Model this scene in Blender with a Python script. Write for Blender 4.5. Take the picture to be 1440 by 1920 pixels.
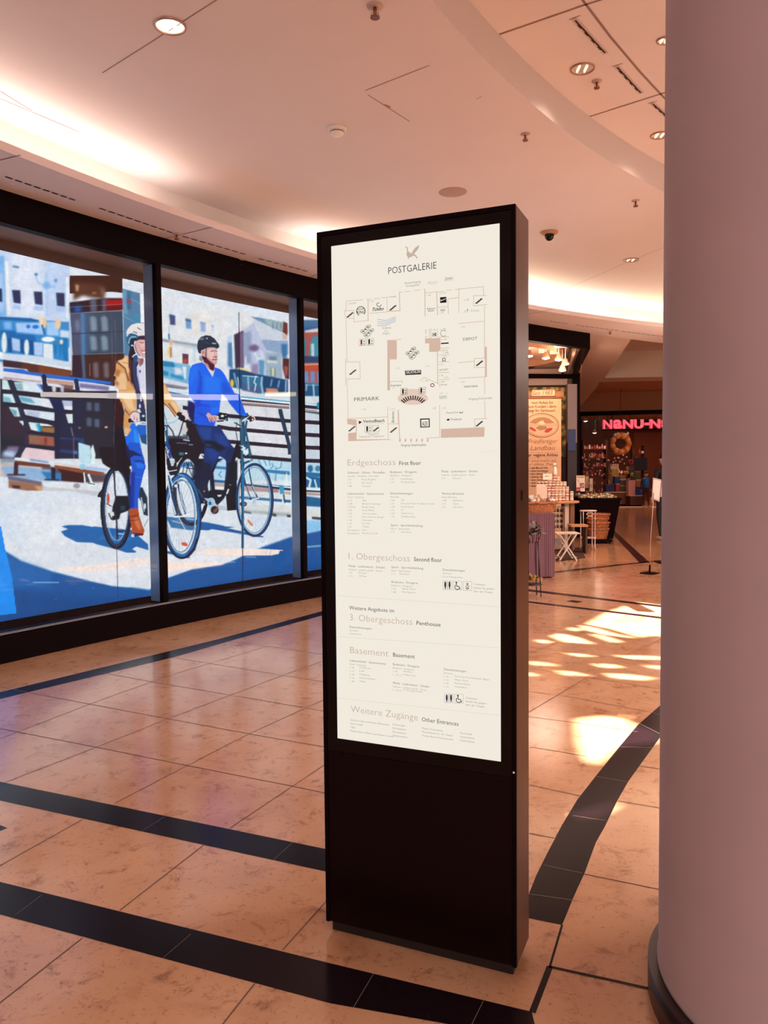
import bpy, bmesh, math, random
import numpy as np
from mathutils import Vector, Matrix
from mathutils.geometry import tessellate_polygon
random.seed(7)
for o in list(bpy.data.objects): bpy.data.objects.remove(o)
S=bpy.context.scene; COL=S.collection
# ================================================================ camera
CF,CX,CY,PITCH,ROLL,EYE=1459.53,718.825,949.553,-0.04961354,-0.00985185,1.5
_cp,_sp=math.cos(PITCH),math.sin(PITCH)
_c,_s=math.cos(ROLL),math.sin(ROLL)
_f=Vector((0,_cp,_sp)); _u=Vector((0,-_sp,_cp)); _r=Vector((1,0,0))
_R=_c*_r+_s*_u; _U=-_s*_r+_c*_u
cam=bpy.data.cameras.new('camera'); cam.sensor_fit='HORIZONTAL'; cam.sensor_width=36; cam.lens=36*CF/1440
cam.shift_x=(720-CX)/1440; cam.shift_y=(CY-960)/1440; cam.clip_end=200
co=bpy.data.objects.new('camera',cam); COL.objects.link(co)
co.matrix_world=Matrix(((_R[0],_U[0],-_f[0],0),(_R[1],_U[1],-_f[1],0),(_R[2],_U[2],-_f[2],EYE),(0,0,0,1)))
S.camera=co
# ================================================================ light
S.view_settings.view_transform='Standard'; S.view_settings.look='None'; S.view_settings.gamma=1
S.view_settings.exposure=0.0; S.view_settings.use_curve_mapping=False
W=bpy.data.worlds.new('world'); S.world=W; W.use_nodes=True
W.node_tree.nodes['Background'].inputs[0].default_value=(1,.90,.87,1); W.node_tree.nodes['Background'].inputs[1].default_value=0.30
def lamp(kind,name,loc,energy,color,aim=None,**k):
    d=bpy.data.lights.new(name,kind); d.energy=energy; d.color=color
    for a,b in k.items(): setattr(d,a,b)
    o=bpy.data.objects.new(name,d); o.location=loc; COL.objects.link(o)
    if aim is not None: o.rotation_euler=(Vector(aim)-Vector(loc)).to_track_quat('-Z','Y').to_euler()
    return o
SUNDIR=Vector((.80,-.45,.77)).normalized()     # towards the sun
lamp('SUN','sun',SUNDIR*30,60,(1,.93,.84),(0,0,0),angle=math.radians(.25))
lamp('AREA','atrium_daylight',(10.5,-1.0,9.5),2600,(1,.93,.90),(6.5,3,0),shape='DISK',size=12)
lamp('AREA','deli_side_fill',(8.6,4.2,5.2),480,(1,.88,.80),(3.6,10.6,0),shape='DISK',size=3)  # added fill that brightens the deli side and its soffit
lamp('AREA','hall_fill',(1.5,-5.5,2.9),200,(1,.90,.88),(0.6,3,1.6),shape='RECTANGLE',size=7,size_y=2.6)  # added fill behind the camera, lifts the hall and ceiling
# ================================================================ helpers
def onz(px,py,z=0.):
    d=_R*((px-CX)/CF)+_U*((CY-py)/CF)+_f; t=(z-EYE)/d.z
    return Vector((d.x*t,d.y*t,z))
def onplane(px,py,A,n):
    d=_R*((px-CX)/CF)+_U*((CY-py)/CF)+_f; E=Vector((0,0,EYE))
    return E+d*((Vector(A)-E).dot(n)/d.dot(n))
def aty(px,py,y):
    d=_R*((px-CX)/CF)+_U*((CY-py)/CF)+_f; return Vector((d.x*y/d.y,y,EYE+d.z*y/d.y))
def s2l(h):
    v=[int(h[i:i+2],16)/255 for i in (0,2,4)]
    return tuple((x/12.92 if x<=.04045 else ((x+.055)/1.055)**2.4) for x in v)+(1,)
MATS={}
def mat(name,col,rough=.5,metal=0,spec=.5,emit=None,es=1,noise=0,nscale=20,bump=0,alpha=None):
    if name in MATS: return MATS[name]
    m=bpy.data.materials.new(name); m.use_nodes=True; MATS[name]=m
    nt=m.node_tree; b=nt.nodes['Principled BSDF']
    c=s2l(col) if isinstance(col,str) else tuple(col)+(1,)
    b.inputs['Base Color'].default_value=c; b.inputs['Roughness'].default_value=rough
    b.inputs['Metallic'].default_value=metal; b.inputs['Specular IOR Level'].default_value=spec
    if emit:
        b.inputs['Emission Color'].default_value=s2l(emit); b.inputs['Emission Strength'].default_value=es
    if noise or bump:
        tc=nt.nodes.new('ShaderNodeTexCoord'); n=nt.nodes.new('ShaderNodeTexNoise'); n.inputs['Scale'].default_value=nscale; n.inputs['Detail'].default_value=4
        nt.links.new(tc.outputs['Object'],n.inputs['Vector'])
    if noise:
        r=nt.nodes.new('ShaderNodeMapRange'); r.inputs[1].default_value=.3; r.inputs[2].default_value=.7; r.inputs[3].default_value=1-noise; r.inputs[4].default_value=1+noise
        mx=nt.nodes.new('ShaderNodeVectorMath'); mx.operation='SCALE'; mx.inputs[0].default_value=c[:3]
        nt.links.new(n.outputs[0],r.inputs[0]); nt.links.new(r.outputs[0],mx.inputs['Scale']); nt.links.new(mx.outputs[0],b.inputs['Base Color'])
    if bump:
        bp=nt.nodes.new('ShaderNodeBump'); bp.inputs['Strength'].default_value=bump; bp.inputs['Distance'].default_value=.01
        nt.links.new(n.outputs[0],bp.inputs['Height']); nt.links.new(bp.outputs[0],b.inputs['Normal'])
    return m
def tag(o,label=None,cat=None,group=None,kind=None):
    if label: o['label']=label
    if cat: o['category']=cat
    if group: o['group']=group
    if kind: o['kind']=kind
    return o
def empty(name,loc,label=None,cat=None,group=None,kind=None,rz=0):
    o=bpy.data.objects.new(name,None); o.location=loc; o.rotation_euler[2]=rz; o.empty_display_size=.05; COL.objects.link(o)
    return tag(o,label,cat,group,kind)
class MB:
    def __init__(s): s.v=[];s.f=[];s.m=[];s.mats=[];s.sm=[]
    def mi(s,m):
        if m not in s.mats: s.mats.append(m)
        return s.mats.index(m)
    def add(s,vs,fs,m,smooth=False):
        b=len(s.v); s.v+= [tuple(v) for v in vs]; k=s.mi(m)
        for f in fs: s.f.append([i+b for i in f]); s.m.append(k); s.sm.append(smooth)
        return s
    def poly(s,pts,m): return s.add(pts,[list(range(len(pts)))],m)
    def box(s,c,sz,m,rz=0,rx=0,ry=0,taper=1):
        M=Matrix.Rotation(rz,3,'Z')@Matrix.Rotation(ry,3,'Y')@Matrix.Rotation(rx,3,'X'); c=Vector(c); vs=[]
        for z in (-.5,.5):
            t=taper if z<0 else 1
            for x,y in ((-.5,-.5),(.5,-.5),(.5,.5),(-.5,.5)): vs.append(c+M@Vector((x*sz[0]*t,y*sz[1]*t,z*sz[2])))
        return s.add(vs,[(3,2,1,0),(4,5,6,7),(0,1,5,4),(1,2,6,5),(2,3,7,6),(3,0,4,7)],m)
    def prism(s,pts,z0,z1,m,side=None):
        n=len(pts); vs=[(p[0],p[1],z0) for p in pts]+[(p[0],p[1],z1) for p in pts]
        tri=tessellate_polygon([[Vector((p[0],p[1],0)) for p in pts]])
        s.add(vs,[tuple(t) for t in tri]+[tuple(i+n for i in t) for t in tri],m)
        return s.add(vs,[(i,(i+1)%n,n+(i+1)%n,n+i) for i in range(n)],side or m)
    def lathe(s,prof,c,m,n=20,smooth=True,cap=True,rx=0,ry=0,sx=1,sy=1,wob=None):
        c=Vector(c); vs=[]; fs=[]; M=Matrix.Rotation(ry,3,'Y')@Matrix.Rotation(rx,3,'X')
        for (r,z) in prof:
            for i in range(n):
                a=2*math.pi*i/n; q=r*(1+(wob(a,z) if wob else 0)); vs.append(c+M@Vector((q*math.cos(a)*sx,q*math.sin(a)*sy,z)))
        for k in range(len(prof)-1):
            for i in range(n): fs.append((k*n+i,k*n+(i+1)%n,(k+1)*n+(i+1)%n,(k+1)*n+i))
        s.add(vs,fs,m,smooth)
        if cap:
            b=len(s.v)-len(vs)
            for k,fl in ((0,1),(len(prof)-1,0)):
                if prof[k][0]>1e-4:
                    r=[b+k*n+i for i in range(n)]; s.f.append(r[::-1] if fl else r); s.m.append(s.mi(m)); s.sm.append(False)
        return s
    def ball(s,c,r,m,n=12,sx=1,sy=1,sz=1):
        return s.lathe([(r*math.sin(math.pi*k/8)*1.0,-r*sz*math.cos(math.pi*k/8)) for k in range(9)],c,m,n,cap=False,sx=sx,sy=sy)
    def tube(s,path,r,m,n=8,closed=False):
        P=[Vector(p) for p in path]; vs=[]; fs=[]; L=len(P)
        for i,p in enumerate(P):
            a=P[(i-1)%L] if (closed or i>0) else p; b=P[(i+1)%L] if (closed or i<L-1) else p
            d=(b-a).normalized(); u=d.cross(Vector((0,0,1)))
            if u.length<1e-3: u=d.cross(Vector((0,1,0)))
            u.normalize(); w=d.cross(u); rr=r[i] if isinstance(r,(list,tuple)) else r
            for k in range(n):
                t=2*math.pi*k/n; vs.append(p+u*math.cos(t)*rr+w*math.sin(t)*rr)
        for i in range(L if closed else L-1):
            j=(i+1)%L
            for k in range(n): fs.append((i*n+k,i*n+(k+1)%n,j*n+(k+1)%n,j*n+k))
        if not closed: fs+=[tuple(range(n))[::-1],tuple((L-1)*n+k for k in range(n))]
        return s.add(vs,fs,m,True)
    def build(s,name,parent=None,loc=None,bevel=0):
        me=bpy.data.meshes.new(name); me.from_pydata(s.v,[],s.f); me.update()
        for m in s.mats: me.materials.append(m)
        me.polygons.foreach_set('material_index',s.m); me.polygons.foreach_set('use_smooth',s.sm)
        bm=bmesh.new(); bm.from_mesh(me); bmesh.ops.recalc_face_normals(bm,faces=bm.faces) if getattr(s,'recalc',True) else None; bm.to_mesh(me); bm.free()
        o=bpy.data.objects.new(name,me); COL.objects.link(o)
        base=None
        if parent is not None:
            o.parent=parent; q=parent
            M=Matrix.Identity(4); chain=[]
            while q is not None: chain.append(q); q=q.parent
            for q in reversed(chain): M=M@(Matrix.Translation(q.location)@Matrix.Rotation(q.rotation_euler[2],4,'Z'))
            me.transform(M.inverted())
        elif loc is not None:
            o.location=loc; me.transform(Matrix.Translation(-Vector(loc)))
        if bevel:
            b=o.modifiers.new('bevel','BEVEL'); b.width=bevel; b.segments=2; b.limit_method='ANGLE'
        return o
def dup(root,loc,rz=None,label=None,group=None):
    r=root.copy(); COL.objects.link(r); r.location=loc
    if rz is not None: r.rotation_euler[2]=rz
    if label: r['label']=label
    if group: r['group']=group
    for ch in root.children:
        c=ch.copy(); COL.objects.link(c); c.parent=r
        for g in ch.children: d=g.copy(); COL.objects.link(d); d.parent=c
    return r
def arc(c,R,x0,x1,n):           # points of a circle's upper-left part, from x0 to x1
    a0=math.acos((x0-c[0])/R); a1=math.acos((x1-c[0])/R)
    return [Vector((c[0]+R*math.cos(a0+(a1-a0)*i/n),c[1]+R*math.sin(a0+(a1-a0)*i/n))) for i in range(n+1)]
def strip(mb,A,B,z,m):          # flat band between two plan curves
    for i in range(len(A)-1): mb.add([(*A[i],z),(*A[i+1],z),(*B[i+1],z),(*B[i],z)],[(0,1,2,3)],m)
def curtain(mb,A,z0,z1,m,off=0):
    for i in range(len(A)-1): mb.add([(*A[i],z0),(*A[i+1],z0),(*A[i+1],z1),(*A[i],z1)],[(0,1,2,3)],m)
# ---------------------------------------------------------------- the mural's print
MX0,MY0,MX1,MY1,SS=-150,470,770,1190,2
MW,MH=(MX1-MX0)*SS,(MY1-MY0)*SS
CV=np.zeros((MH,MW,3),np.float32)
def hexc(h): return np.array([int(h[i:i+2],16)/255 for i in (0,2,4)],np.float32)
TL={'O':(0,0,1),'A':(0,480,9.6),'B':(0,660,9.6),'C':(0,820,6.26),'D':(120,540,8.47),'E':(296,550,9.143),'F':(430,570,8),
'G':(430,740,8),'H':(430,880,8),'W1':(200,590,12.8),'W2':(200,730,12.8),'W3':(180,830,8.727),'M1':(340,610,9.6),
'M2':(300,750,12.8),'M3':(300,860,9.6),'M4':(340,760,8),'M5':(340,870,8)}
def pts(t,s):
    ox,oy,k=TL[t]
    v=np.array([float(q) for q in s.replace(',',' ').split()]).reshape(-1,2)
    return v/k+[ox,oy]
def boxb(m,r):
    r=int(round(r*SS))
    if r<1: return m
    for ax in (0,1):
        for _ in range(2):
            c=np.cumsum(np.pad(m,[(r+1,r) if i==ax else (0,0) for i in range(m.ndim)],mode='edge'),axis=ax)
            n=m.shape[ax]
            m=(np.take(c,np.arange(2*r+1,2*r+1+n),axis=ax)-np.take(c,np.arange(0,n),axis=ax))/(2*r+1)
    return m
def comp(mask,x0,y0,col,a,b,col2=None,ang=0):
    if b: mask=boxb(mask,b)
    h,w=mask.shape
    X0,Y0=max(x0,0),max(y0,0);X1,Y1=min(x0+w,MW),min(y0+h,MH)
    if X1<=X0 or Y1<=Y0: return
    m=(mask[Y0-y0:Y1-y0,X0-x0:X1-x0]*a)[...,None]
    c=hexc(col)
    if col2:
        g=np.linspace(0,1,h,dtype=np.float32)[Y0-y0:Y1-y0,None,None] if ang==0 else np.linspace(0,1,w,dtype=np.float32)[None,X0-x0:X1-x0,None]
        c=c*(1-g)+hexc(col2)*g
    CV[Y0:Y1,X0:X1]=CV[Y0:Y1,X0:X1]*(1-m)+c*m
def fillmask(v):
    v=(v-[MX0,MY0])*SS
    return v
def poly(t,col,s,a=1,b=0,col2=None,ang=0,v=None):
    v=fillmask(pts(t,s) if v is None else v); pad=int(b*SS*2+2)
    x0,y0=np.floor(v.min(0)).astype(int)-pad;x1,y1=np.ceil(v.max(0)).astype(int)+pad
    x0=max(x0,-60);y0=max(y0,-60);x1=min(x1,MW+60);y1=min(y1,MH+60)
    if x1<=x0 or y1<=y0: return
    yy=np.arange(y0,y1)+.5;m=np.zeros((y1-y0,x1-x0+1),np.float32);n=len(v)
    for sub in (-.25,.25):
        for j,y in enumerate(yy+sub):
            xs=[]
            for i in range(n):
                (ax,ay),(bx,by)=v[i],v[(i+1)%n]
                if (ay<=y)!=(by<=y): xs.append(ax+(y-ay)*(bx-ax)/(by-ay))
            xs.sort()
            for k in range(0,len(xs)-1,2):
                a_,b_=xs[k]-x0,xs[k+1]-x0
                a_=min(max(a_,0),x1-x0);b_=min(max(b_,0),x1-x0)
                ia,ib=int(a_),int(b_)
                if ia==ib: m[j,ia]+=(b_-a_)/2
                else:
                    m[j,ia]+=(ia+1-a_)/2;m[j,ia+1:ib]+=.5;m[j,ib]+=(b_-ib)/2
    comp(np.clip(m[:,:-1],0,1),x0,y0,col,a,b,col2,ang)
def line(t,col,w,s,a=1,b=0,v=None):
    v=pts(t,s) if v is None else v
    V=fillmask(v);r=w*SS/2;pad=int(r+b*SS*2+3)
    x0,y0=np.floor(V.min(0)).astype(int)-pad;x1,y1=np.ceil(V.max(0)).astype(int)+pad
    x0=max(x0,-40);y0=max(y0,-40);x1=min(x1,MW+40);y1=min(y1,MH+40)
    if x1<=x0 or y1<=y0: return
    Y,X=np.mgrid[y0:y1,x0:x1]+.5;d=np.full(X.shape,1e9)
    for i in range(len(V)-1):
        p,q=V[i],V[i+1];e=q-p;L=max(e@e,1e-6)
        u=np.clip(((X-p[0])*e[0]+(Y-p[1])*e[1])/L,0,1)
        d=np.minimum(d,np.hypot(X-p[0]-u*e[0],Y-p[1]-u*e[1]))
    comp(np.clip(r+.5-d,0,1).astype(np.float32),x0,y0,col,a,b)
def ell(t,col,s,a=1,b=0,w=0,rot=0,col2=None):   # s: cx cy rx ry ; w>0: ring of that width
    q=[float(x) for x in s.replace(',',' ').split()];ox,oy,k=TL[t]
    cx,cy,rx,ry=q[0]/k+ox,q[1]/k+oy,q[2]/k,q[3]/k
    th=np.linspace(0,2*np.pi,64,endpoint=w>0);c,s_=np.cos(rot),np.sin(rot)
    v=np.stack([cx+rx*np.cos(th)*c-ry*np.sin(th)*s_,cy+rx*np.cos(th)*s_+ry*np.sin(th)*c],1)
    if w: line('O',col,w,'',a,b,v=v)
    else: poly('O',col,'',a,b,col2,v=v)
def paint():
    # ground and sky-lit backdrop
    poly('O','dfe6ee','-150,470 770,470 770,1190 -150,1190')
    # left white-blue building
    poly('O','c3d6f2','-150,440 131,440 131,700 -150,660')
    poly('O','dfe6f4','20,470 80,470 84,596 22,592',b=6)
    poly('A','7fb8ef','-600,0 75,0 110,1090 -600,1060',b=1);poly('A','b9d4f4','-600,300 60,300 90,1000 -600,1000',a=.7,b=3)
    poly('A','eef0ee','90,80 150,110 190,1080 130,1060',b=1)
    poly('A','eef3f2','1185,370 1235,390 1250,1170 1200,1160',b=.7)
    poly('A','9dc6f1','815,300 865,310 870,1080 830,1080',a=.6,b=1.5);ell('A','78b0ea','840,530 70,70',a=.8,b=2)
    line('A','6fb0e6',3,'640,320 680,480 840,540 990,560 1010,420',a=.55,b=1.5);ell('A','2f86b8','650,330 30,24',b=1);ell('A','58a0d8','1005,440 32,30',b=1.2)
    poly('A','3d7fb0','225,170 345,190 340,222 230,200',b=1)
    for q in ('215,610 365,618 376,860 245,838','605,640 760,645 768,885 632,865','1008,660 1160,668 1165,912 1026,895','-60,580 35,590 42,832 -50,810'):
        poly('A','12305c',q,b=.8)
    for q in ('290,640 350,640 360,840 300,840','670,670 735,670 745,850 690,850','1080,690 1140,690 1140,880 1090,880'): poly('A','3b2450',q,a=.7,b=1)
    for q in ('235,870 376,880 370,960 220,950','625,890 770,900 770,985 600,975','1020,920 1170,930 1170,1010 1010,1000'): poly('A','aac6ee',q,b=1.5)
    # awning storey
    poly('A','2f86c6','-600,1060 1240,1190 1250,1900 -600,1900',b=1);poly('A','1763a4','-600,1060 560,1120 700,1165 700,1190 -600,1110',b=1)
    poly('A','a9c9f6','280,1200 760,1200 790,1420 300,1370',b=1.5);poly('A','a4cdf5','830,1180 1060,1180 1060,1440 840,1430',b=1.5);poly('A','7fb4f0','60,1180 210,1180 210,1330 80,1320',b=2)
    ell('A','1173d0','510,1270 36,36',b=.8);ell('A','1173d0','640,1275 60,34',b=.8)
    poly('A','0b66ae','0,1335 270,1350 300,1400 630,1430 660,1540 0,1500',b=1)
    poly('A','0a4d92','130,1480 200,1480 220,1740 140,1720',b=.8);poly('A','0a4d92','365,1500 430,1500 450,1770 370,1740',b=.8);poly('A','0a4d92','520,1520 600,1520 610,1790 530,1770',b=.8)
    poly('A','c5d4f2','210,1470 355,1500 360,1720 230,1690',a=.9,b=1);poly('A','b6cdf2','610,1550 770,1560 770,1800 620,1780',b=1)
    for q in ('75,1560 48,190','478,1650 42,150'): ell('A','e8efec',q,b=1)
    poly('A','e4ecf0','780,1570 950,1590 960,1880 780,1830',b=1.2);ell('A','f2f6f2','865,1500 120,48',b=1);poly('A','cfe0f2','1080,1330 1260,1350 1250,1480 1080,1460',b=1.5)
    poly('A','0b74b8','960,1580 1030,1590 1010,1760 970,1750',b=.8);poly('A','0b74b8','1080,1480 1210,1480 1220,1890 1150,1890 1110,1620 1080,1880 1060,1600',b=.8)
    ell('A','f0d8c0','1105,1545 32,46',b=.8);poly('A','dfeaf0','1230,1650 1270,1650 1290,1900 1240,1900',b=.8)
    ell('A','f2d9b8','745,1150 42,90',b=1);ell('A','efc898','800,1210 36,96',b=1);ell('A','eecba4','1045,1215 50,105',b=1);line('A','0d6aa8',3,'760,1250 800,1400',b=.7)
    # ledge under it
    poly('B','cfdcea','0,0 80,20 700,70 1280,190 1280,330 0,130',b=.8);poly('B','e6ecf0','400,150 1270,280 1270,325 300,170',b=1);poly('B','e8eef2','-300,-60 60,10 60,130 -300,100',b=1)
    poly('B','5a2c22','50,140 450,190 1290,335 1290,470 540,380 480,310 60,260',b=.7);poly('B','7a3d20','700,240 1280,345 1280,455 700,400',b=1);poly('B','342036','60,160 400,200 400,280 60,255',b=2)
    # dark reflected office block
    poly('D','3e1c12','90,-200 930,-200 930,80 760,60 90,90');poly('D','55301f','150,-100 640,-60 640,180 420,150 300,120 150,200',b=3);poly('D','c49a78','180,-60 240,-40 220,60 190,40',b=1.5);ell('D','9a6a50','480,80 40,18',b=1.5);poly('D','7a5a52','580,0 660,10 650,120 590,110',b=3)
    poly('D','2c0f18','90,230 400,190 660,160 930,160 930,350 100,405',b=.8);poly('D','142348','100,240 300,250 330,400 100,405',b=3);ell('D','1f63b8','220,340 50,40',b=3)
    for x in (400,590): poly('D','5c6a86',f'{x+10},170 {x+115},170 {x+125},380 {x+20},390',a=.8,b=2)
    poly('D','a80810','665,195 930,180 935,300 665,290',b=1);poly('D','640a10','665,290 935,270 935,345 665,360',b=1.5);line('D','9a9aa0',1,'90,305 940,255',a=.6)
    poly('D','36495f','100,410 930,362 945,1030 140,1060');poly('D','44608a','100,410 400,400 400,1055 140,1062',a=.7,b=4)
    poly('D','524c66','140,420 260,420 270,1055 150,1060',a=.8,b=2)
    for y0,y1 in ((440,680),(750,985)):
        for x in (410,585): poly('D','8296a8',f'{x},{y0+20} {x+60},{y0} {x+105},{y0+40} {x+118},{y1} {x+20},{y1+10}',a=.9,b=2)
    poly('D','7f8fb4','180,520 240,500 250,680 190,700',a=.7,b=2.5);poly('D','4d86b8','265,400 325,400 340,1440 290,1440',a=.75,b=1.5)
    line('D','16243c',1.2,'130,728 940,690');line('D','7a8696',.8,'100,405 930,362');line('D','6a7480',.8,'140,1062 945,1030')
    poly('D','40201c','130,1066 960,1034 960,1200 800,1560 0,1430 130,1380');poly('D','2c1430','130,1070 270,1065 290,1440 140,1410',a=.8,b=2);poly('D','4a7fae','275,1060 325,1060 345,1440 300,1435',a=.7,b=1)
    for x in (460,625): poly('D','7c6f78',f'{x},1200 {x+40},1175 {x+85},1190 {x+90},1430 {x+15},1420',a=.8,b=2)
    line('D','a08070',1,'405,1200 412,1390',a=.7)
    # teal street strip behind the woman
    poly('D','4f7fa4','930,10 1215,85 1230,1080 950,1080',b=.5);poly('D','7fb0cc','930,20 1000,40 1010,420 940,400',a=.6,b=2);poly('D','2d5c86','1000,40 1060,60 1060,340 1000,340',a=.8,b=2);ell('D','b03a4c','1030,220 34,30',b=1)
    line('D','9ab8c8',1.2,'1060,170 1210,250',a=.7);line('D','86b4c8',1.2,'945,450 1100,530 1210,560',a=.7);poly('D','2f8ab6','1060,420 1210,440 1215,640 1080,560',a=.6,b=3)
    poly('D','eef2f6','1208,90 1400,140 1400,700 1225,700')
    # right part of the backdrop: cream facade
    poly('E','e6e6e6','0,0 1440,300 1440,1400 1180,1400 60,1300',b=1);poly('O','dfe5ea','296,540 440,575 440,700 296,700',a=.4,b=8)
    poly('E','dbe2ec','40,80 700,230 700,500 40,350',a=.6,b=6);poly('E','ece4dc','500,300 900,380 900,700 500,650',a=.8,b=8)
    for x0,y0,x1,y1,c in ((195,375,300,548,'3d4a78'),(470,440,575,615,'6f9cc8'),(725,495,820,665,'8fb0d6'),(915,540,965,650,'c3d6ec')):
        poly('E',c,f'{x0},{y0-20} {x1-5},{y0+5} {x1},{y1} {x0+15},{y1-10}',b=1)
        poly('E','2b5585' if x0<500 else '7aa0cc',f'{x0+5},{y0} {x1-8},{y0+25} {x1-8},{y0+50} {x0+8},{y0+30}',b=1,a=.9)
        poly('E','d3dbe8',f'{x0+20},{y1} {x1},{y1} {x1},{y1+45} {x0+20},{y1+40}',b=1.5,a=.8)
    poly('E','8a98ac','60,770 200,800 670,870 670,920 260,850 60,825',b=1);poly('E','b8c2cc','260,830 670,900 670,960 260,880',a=.7,b=2)
    poly('E','1d84ac','175,690 200,690 210,790 180,790',b=.7);line('E','6aa6c8',1,'190,560 190,700',a=.7)
    ell('E','e8b48c','225,840 32,60',b=1);poly('E','a8603c','200,920 240,920 240,1100 205,1100',a=.8,b=1);poly('E','ecd46a','160,930 195,930 195,1090 165,1080',a=.9,b=1)
    poly('E','5c2f48','420,1030 525,1045 520,1215 425,1205',b=.7);poly('E','b04a3c','430,1120 505,1130 500,1210 430,1200',b=1.5)
    poly('E','74b4d8','60,1150 560,1230 530,1560 60,1470',b=1);poly('E','1c7cb0','75,1160 260,1180 310,1270 90,1250',b=1);poly('E','1a88b4','85,1320 180,1350 180,1420 85,1400',b=1);poly('E','2a8cb8','210,1370 440,1430 440,1490 220,1430',b=1)
    poly('E','d8dce8','280,1260 400,1290 430,1380 300,1400',b=1.5);poly('E','e4e8e8','420,1250 490,1260 480,1480 450,1460',b=1);poly('E','8fc8e0','600,900 640,900 650,1180 610,1180',a=.5,b=1.5)
    poly('E','d4dce4','80,1440 540,1560 540,1640 80,1540',b=.8);poly('E','7a7c92','85,1540 510,1610 510,1640 200,1620 85,1580',b=1);poly('E','8c6a6a','100,1570 480,1640 480,1660 120,1610',a=.8,b=1)
    # street corner right of the man
    poly('F','dfe6ea','0,100 150,130 150,420 60,440 0,600',b=.5);poly('E','c0d4e8','1180,760 1290,700 1300,1300 1190,1300',b=1.5);poly('E','4a7ca8','1200,850 1275,840 1285,1300 1200,1240',b=1.5);poly('E','d8eef4','1265,700 1300,690 1310,1300 1290,1300',b=.7)
    poly('F','e3e2e4','150,130 400,170 640,330 340,560 170,430',b=.5)
    poly('F','bac4dc','160,420 420,240 620,320 640,520 560,760 500,900 180,900',b=2);poly('F','ccd2de','360,200 800,430 830,540 480,520 380,330')
    poly('F','3b2a44','70,460 210,400 215,960 90,970',b=.8);poly('F','7a6484','150,430 210,420 210,960 160,960',b=1.5,a=.9);poly('F','8898b8','210,440 330,400 330,900 220,900',a=.8,b=2)
    poly('F','6c95b4','320,190 430,200 870,290 880,440 790,420 420,245',b=.5);poly('F','9db6b8','520,220 870,290 870,440 560,300',b=1.5)
    for x in (640,700,760): poly('F','6a7f96',f'{x},{265+(x-640)//5} {x+25},{268+(x-640)//5} {x+25},390 {x},350',b=1,a=.8)
    poly('F','6a2a22','810,260 870,290 870,480 800,420',b=1);poly('F','d0b0a4','800,440 870,480 870,540 800,530',b=1)
    poly('F','8ea8c8','480,540 880,550 890,760 760,740 560,700',b=1);poly('F','9fb2c6','540,720 780,720 800,1120 540,1100',b=1.5);poly('F','2f74a6','780,600 870,600 860,820 790,800',b=1.5);poly('F','4a2428','800,810 900,820 900,1130 840,1120 800,960',b=1);poly('F','a85048','820,930 880,940 870,1060 840,1100',b=1.5)
    ell('F','6f5a80','370,660 75,50',b=2);poly('F','6a86a0','590,780 710,790 700,870 600,850',b=1.5);poly('F','d3d6cc','560,840 720,850 720,890 560,880',b=1);poly('F','8a9a88','610,950 700,960 700,1090 610,1080',b=1);poly('F','cfd2c0','640,960 670,960 670,1080 640,1080',b=.7)
    line('F','e4ecf4',2.2,'385,740 420,830 510,800 470,700',a=.9,b=1);poly('F','3a86b0','440,840 530,850 520,1080 450,1080',b=1.5,a=.8);poly('F','7a6c98','320,900 440,890 440,1070 320,1060',a=.8,b=2.5);poly('F','d0d6e2','230,790 260,780 260,930 235,930',b=.8)
    # dark van and terrace
    poly('F','0b3f6e','0,980 170,970 360,1040 880,1140 880,1330 500,1340 0,1240',b=1);poly('F','2c6f96','180,1070 500,1090 490,1340 200,1290',b=1.5);poly('F','4a5c86','180,1200 470,1250 460,1350 190,1290',b=2)
    line('F','f6d890',3.4,'140,965 320,1000',b=.8);line('F','bcd4e4',3,'490,1100 480,1200 510,1370',b=.8);line('F','cfe0ea',1.6,'200,1075 430,1095',b=.6);line('F','c8dcea',2.2,'280,1100 290,1290',b=.8);line('F','d8e8f0',2,'400,1080 370,1180 400,1200 380,1300',b=.7);line('F','bcd4e4',2.4,'850,1150 845,1320',b=.8);line('F','a8c8dc',2,'640,1130 620,1230',b=.8);line('F','a8c8dc',2,'750,1150 730,1250',b=.8)
    poly('F','d08a78','545,1260 720,1270 740,1330 560,1340',b=1.2);ell('F','e8c050','40,1190 30,60',b=.8);line('F','8fc0d8',2.6,'70,1040 140,1330',b=.8);line('F','c8e0ea',2,'125,1100 160,1330',b=.6)
    poly('F','d6dde2','60,1280 160,1300 520,1370 880,1400 880,1440 520,1430 0,1370',b=.8)
    # third pane: red house
    poly('F','3f6f98','1080,240 1400,240 1400,440 1080,440',b=1);poly('F','2c5a9a','1090,350 1400,340 1400,400 1090,400',b=1.5);poly('F','d8d0c8','1130,400 1340,360 1400,370 1400,420 1140,440',b=1)
    poly('F','a8504c','1090,430 1500,420 1500,1200 1090,1180',b=1);poly('F','2e7e98','1100,520 1150,510 1150,780 1100,780',b=1);poly('F','3a8aa0','1250,480 1420,480 1420,800 1200,780 1210,620',b=1.5);poly('F','b8d0dc','1225,600 1270,590 1275,800 1230,790',b=1);poly('F','1a3e6c','1090,780 1420,790 1420,880 1090,880',b=1)
    poly('F','ba4a30','1100,900 1500,890 1500,1010 1100,1000',b=1);line('F','e0c0a0',2,'1120,910 1400,900',b=1);
    for x in (1115,1215,1320): poly('F','6f8ab8',f'{x},1010 {x+65},1010 {x+75},1180 {x+5},1180',b=1)
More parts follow.
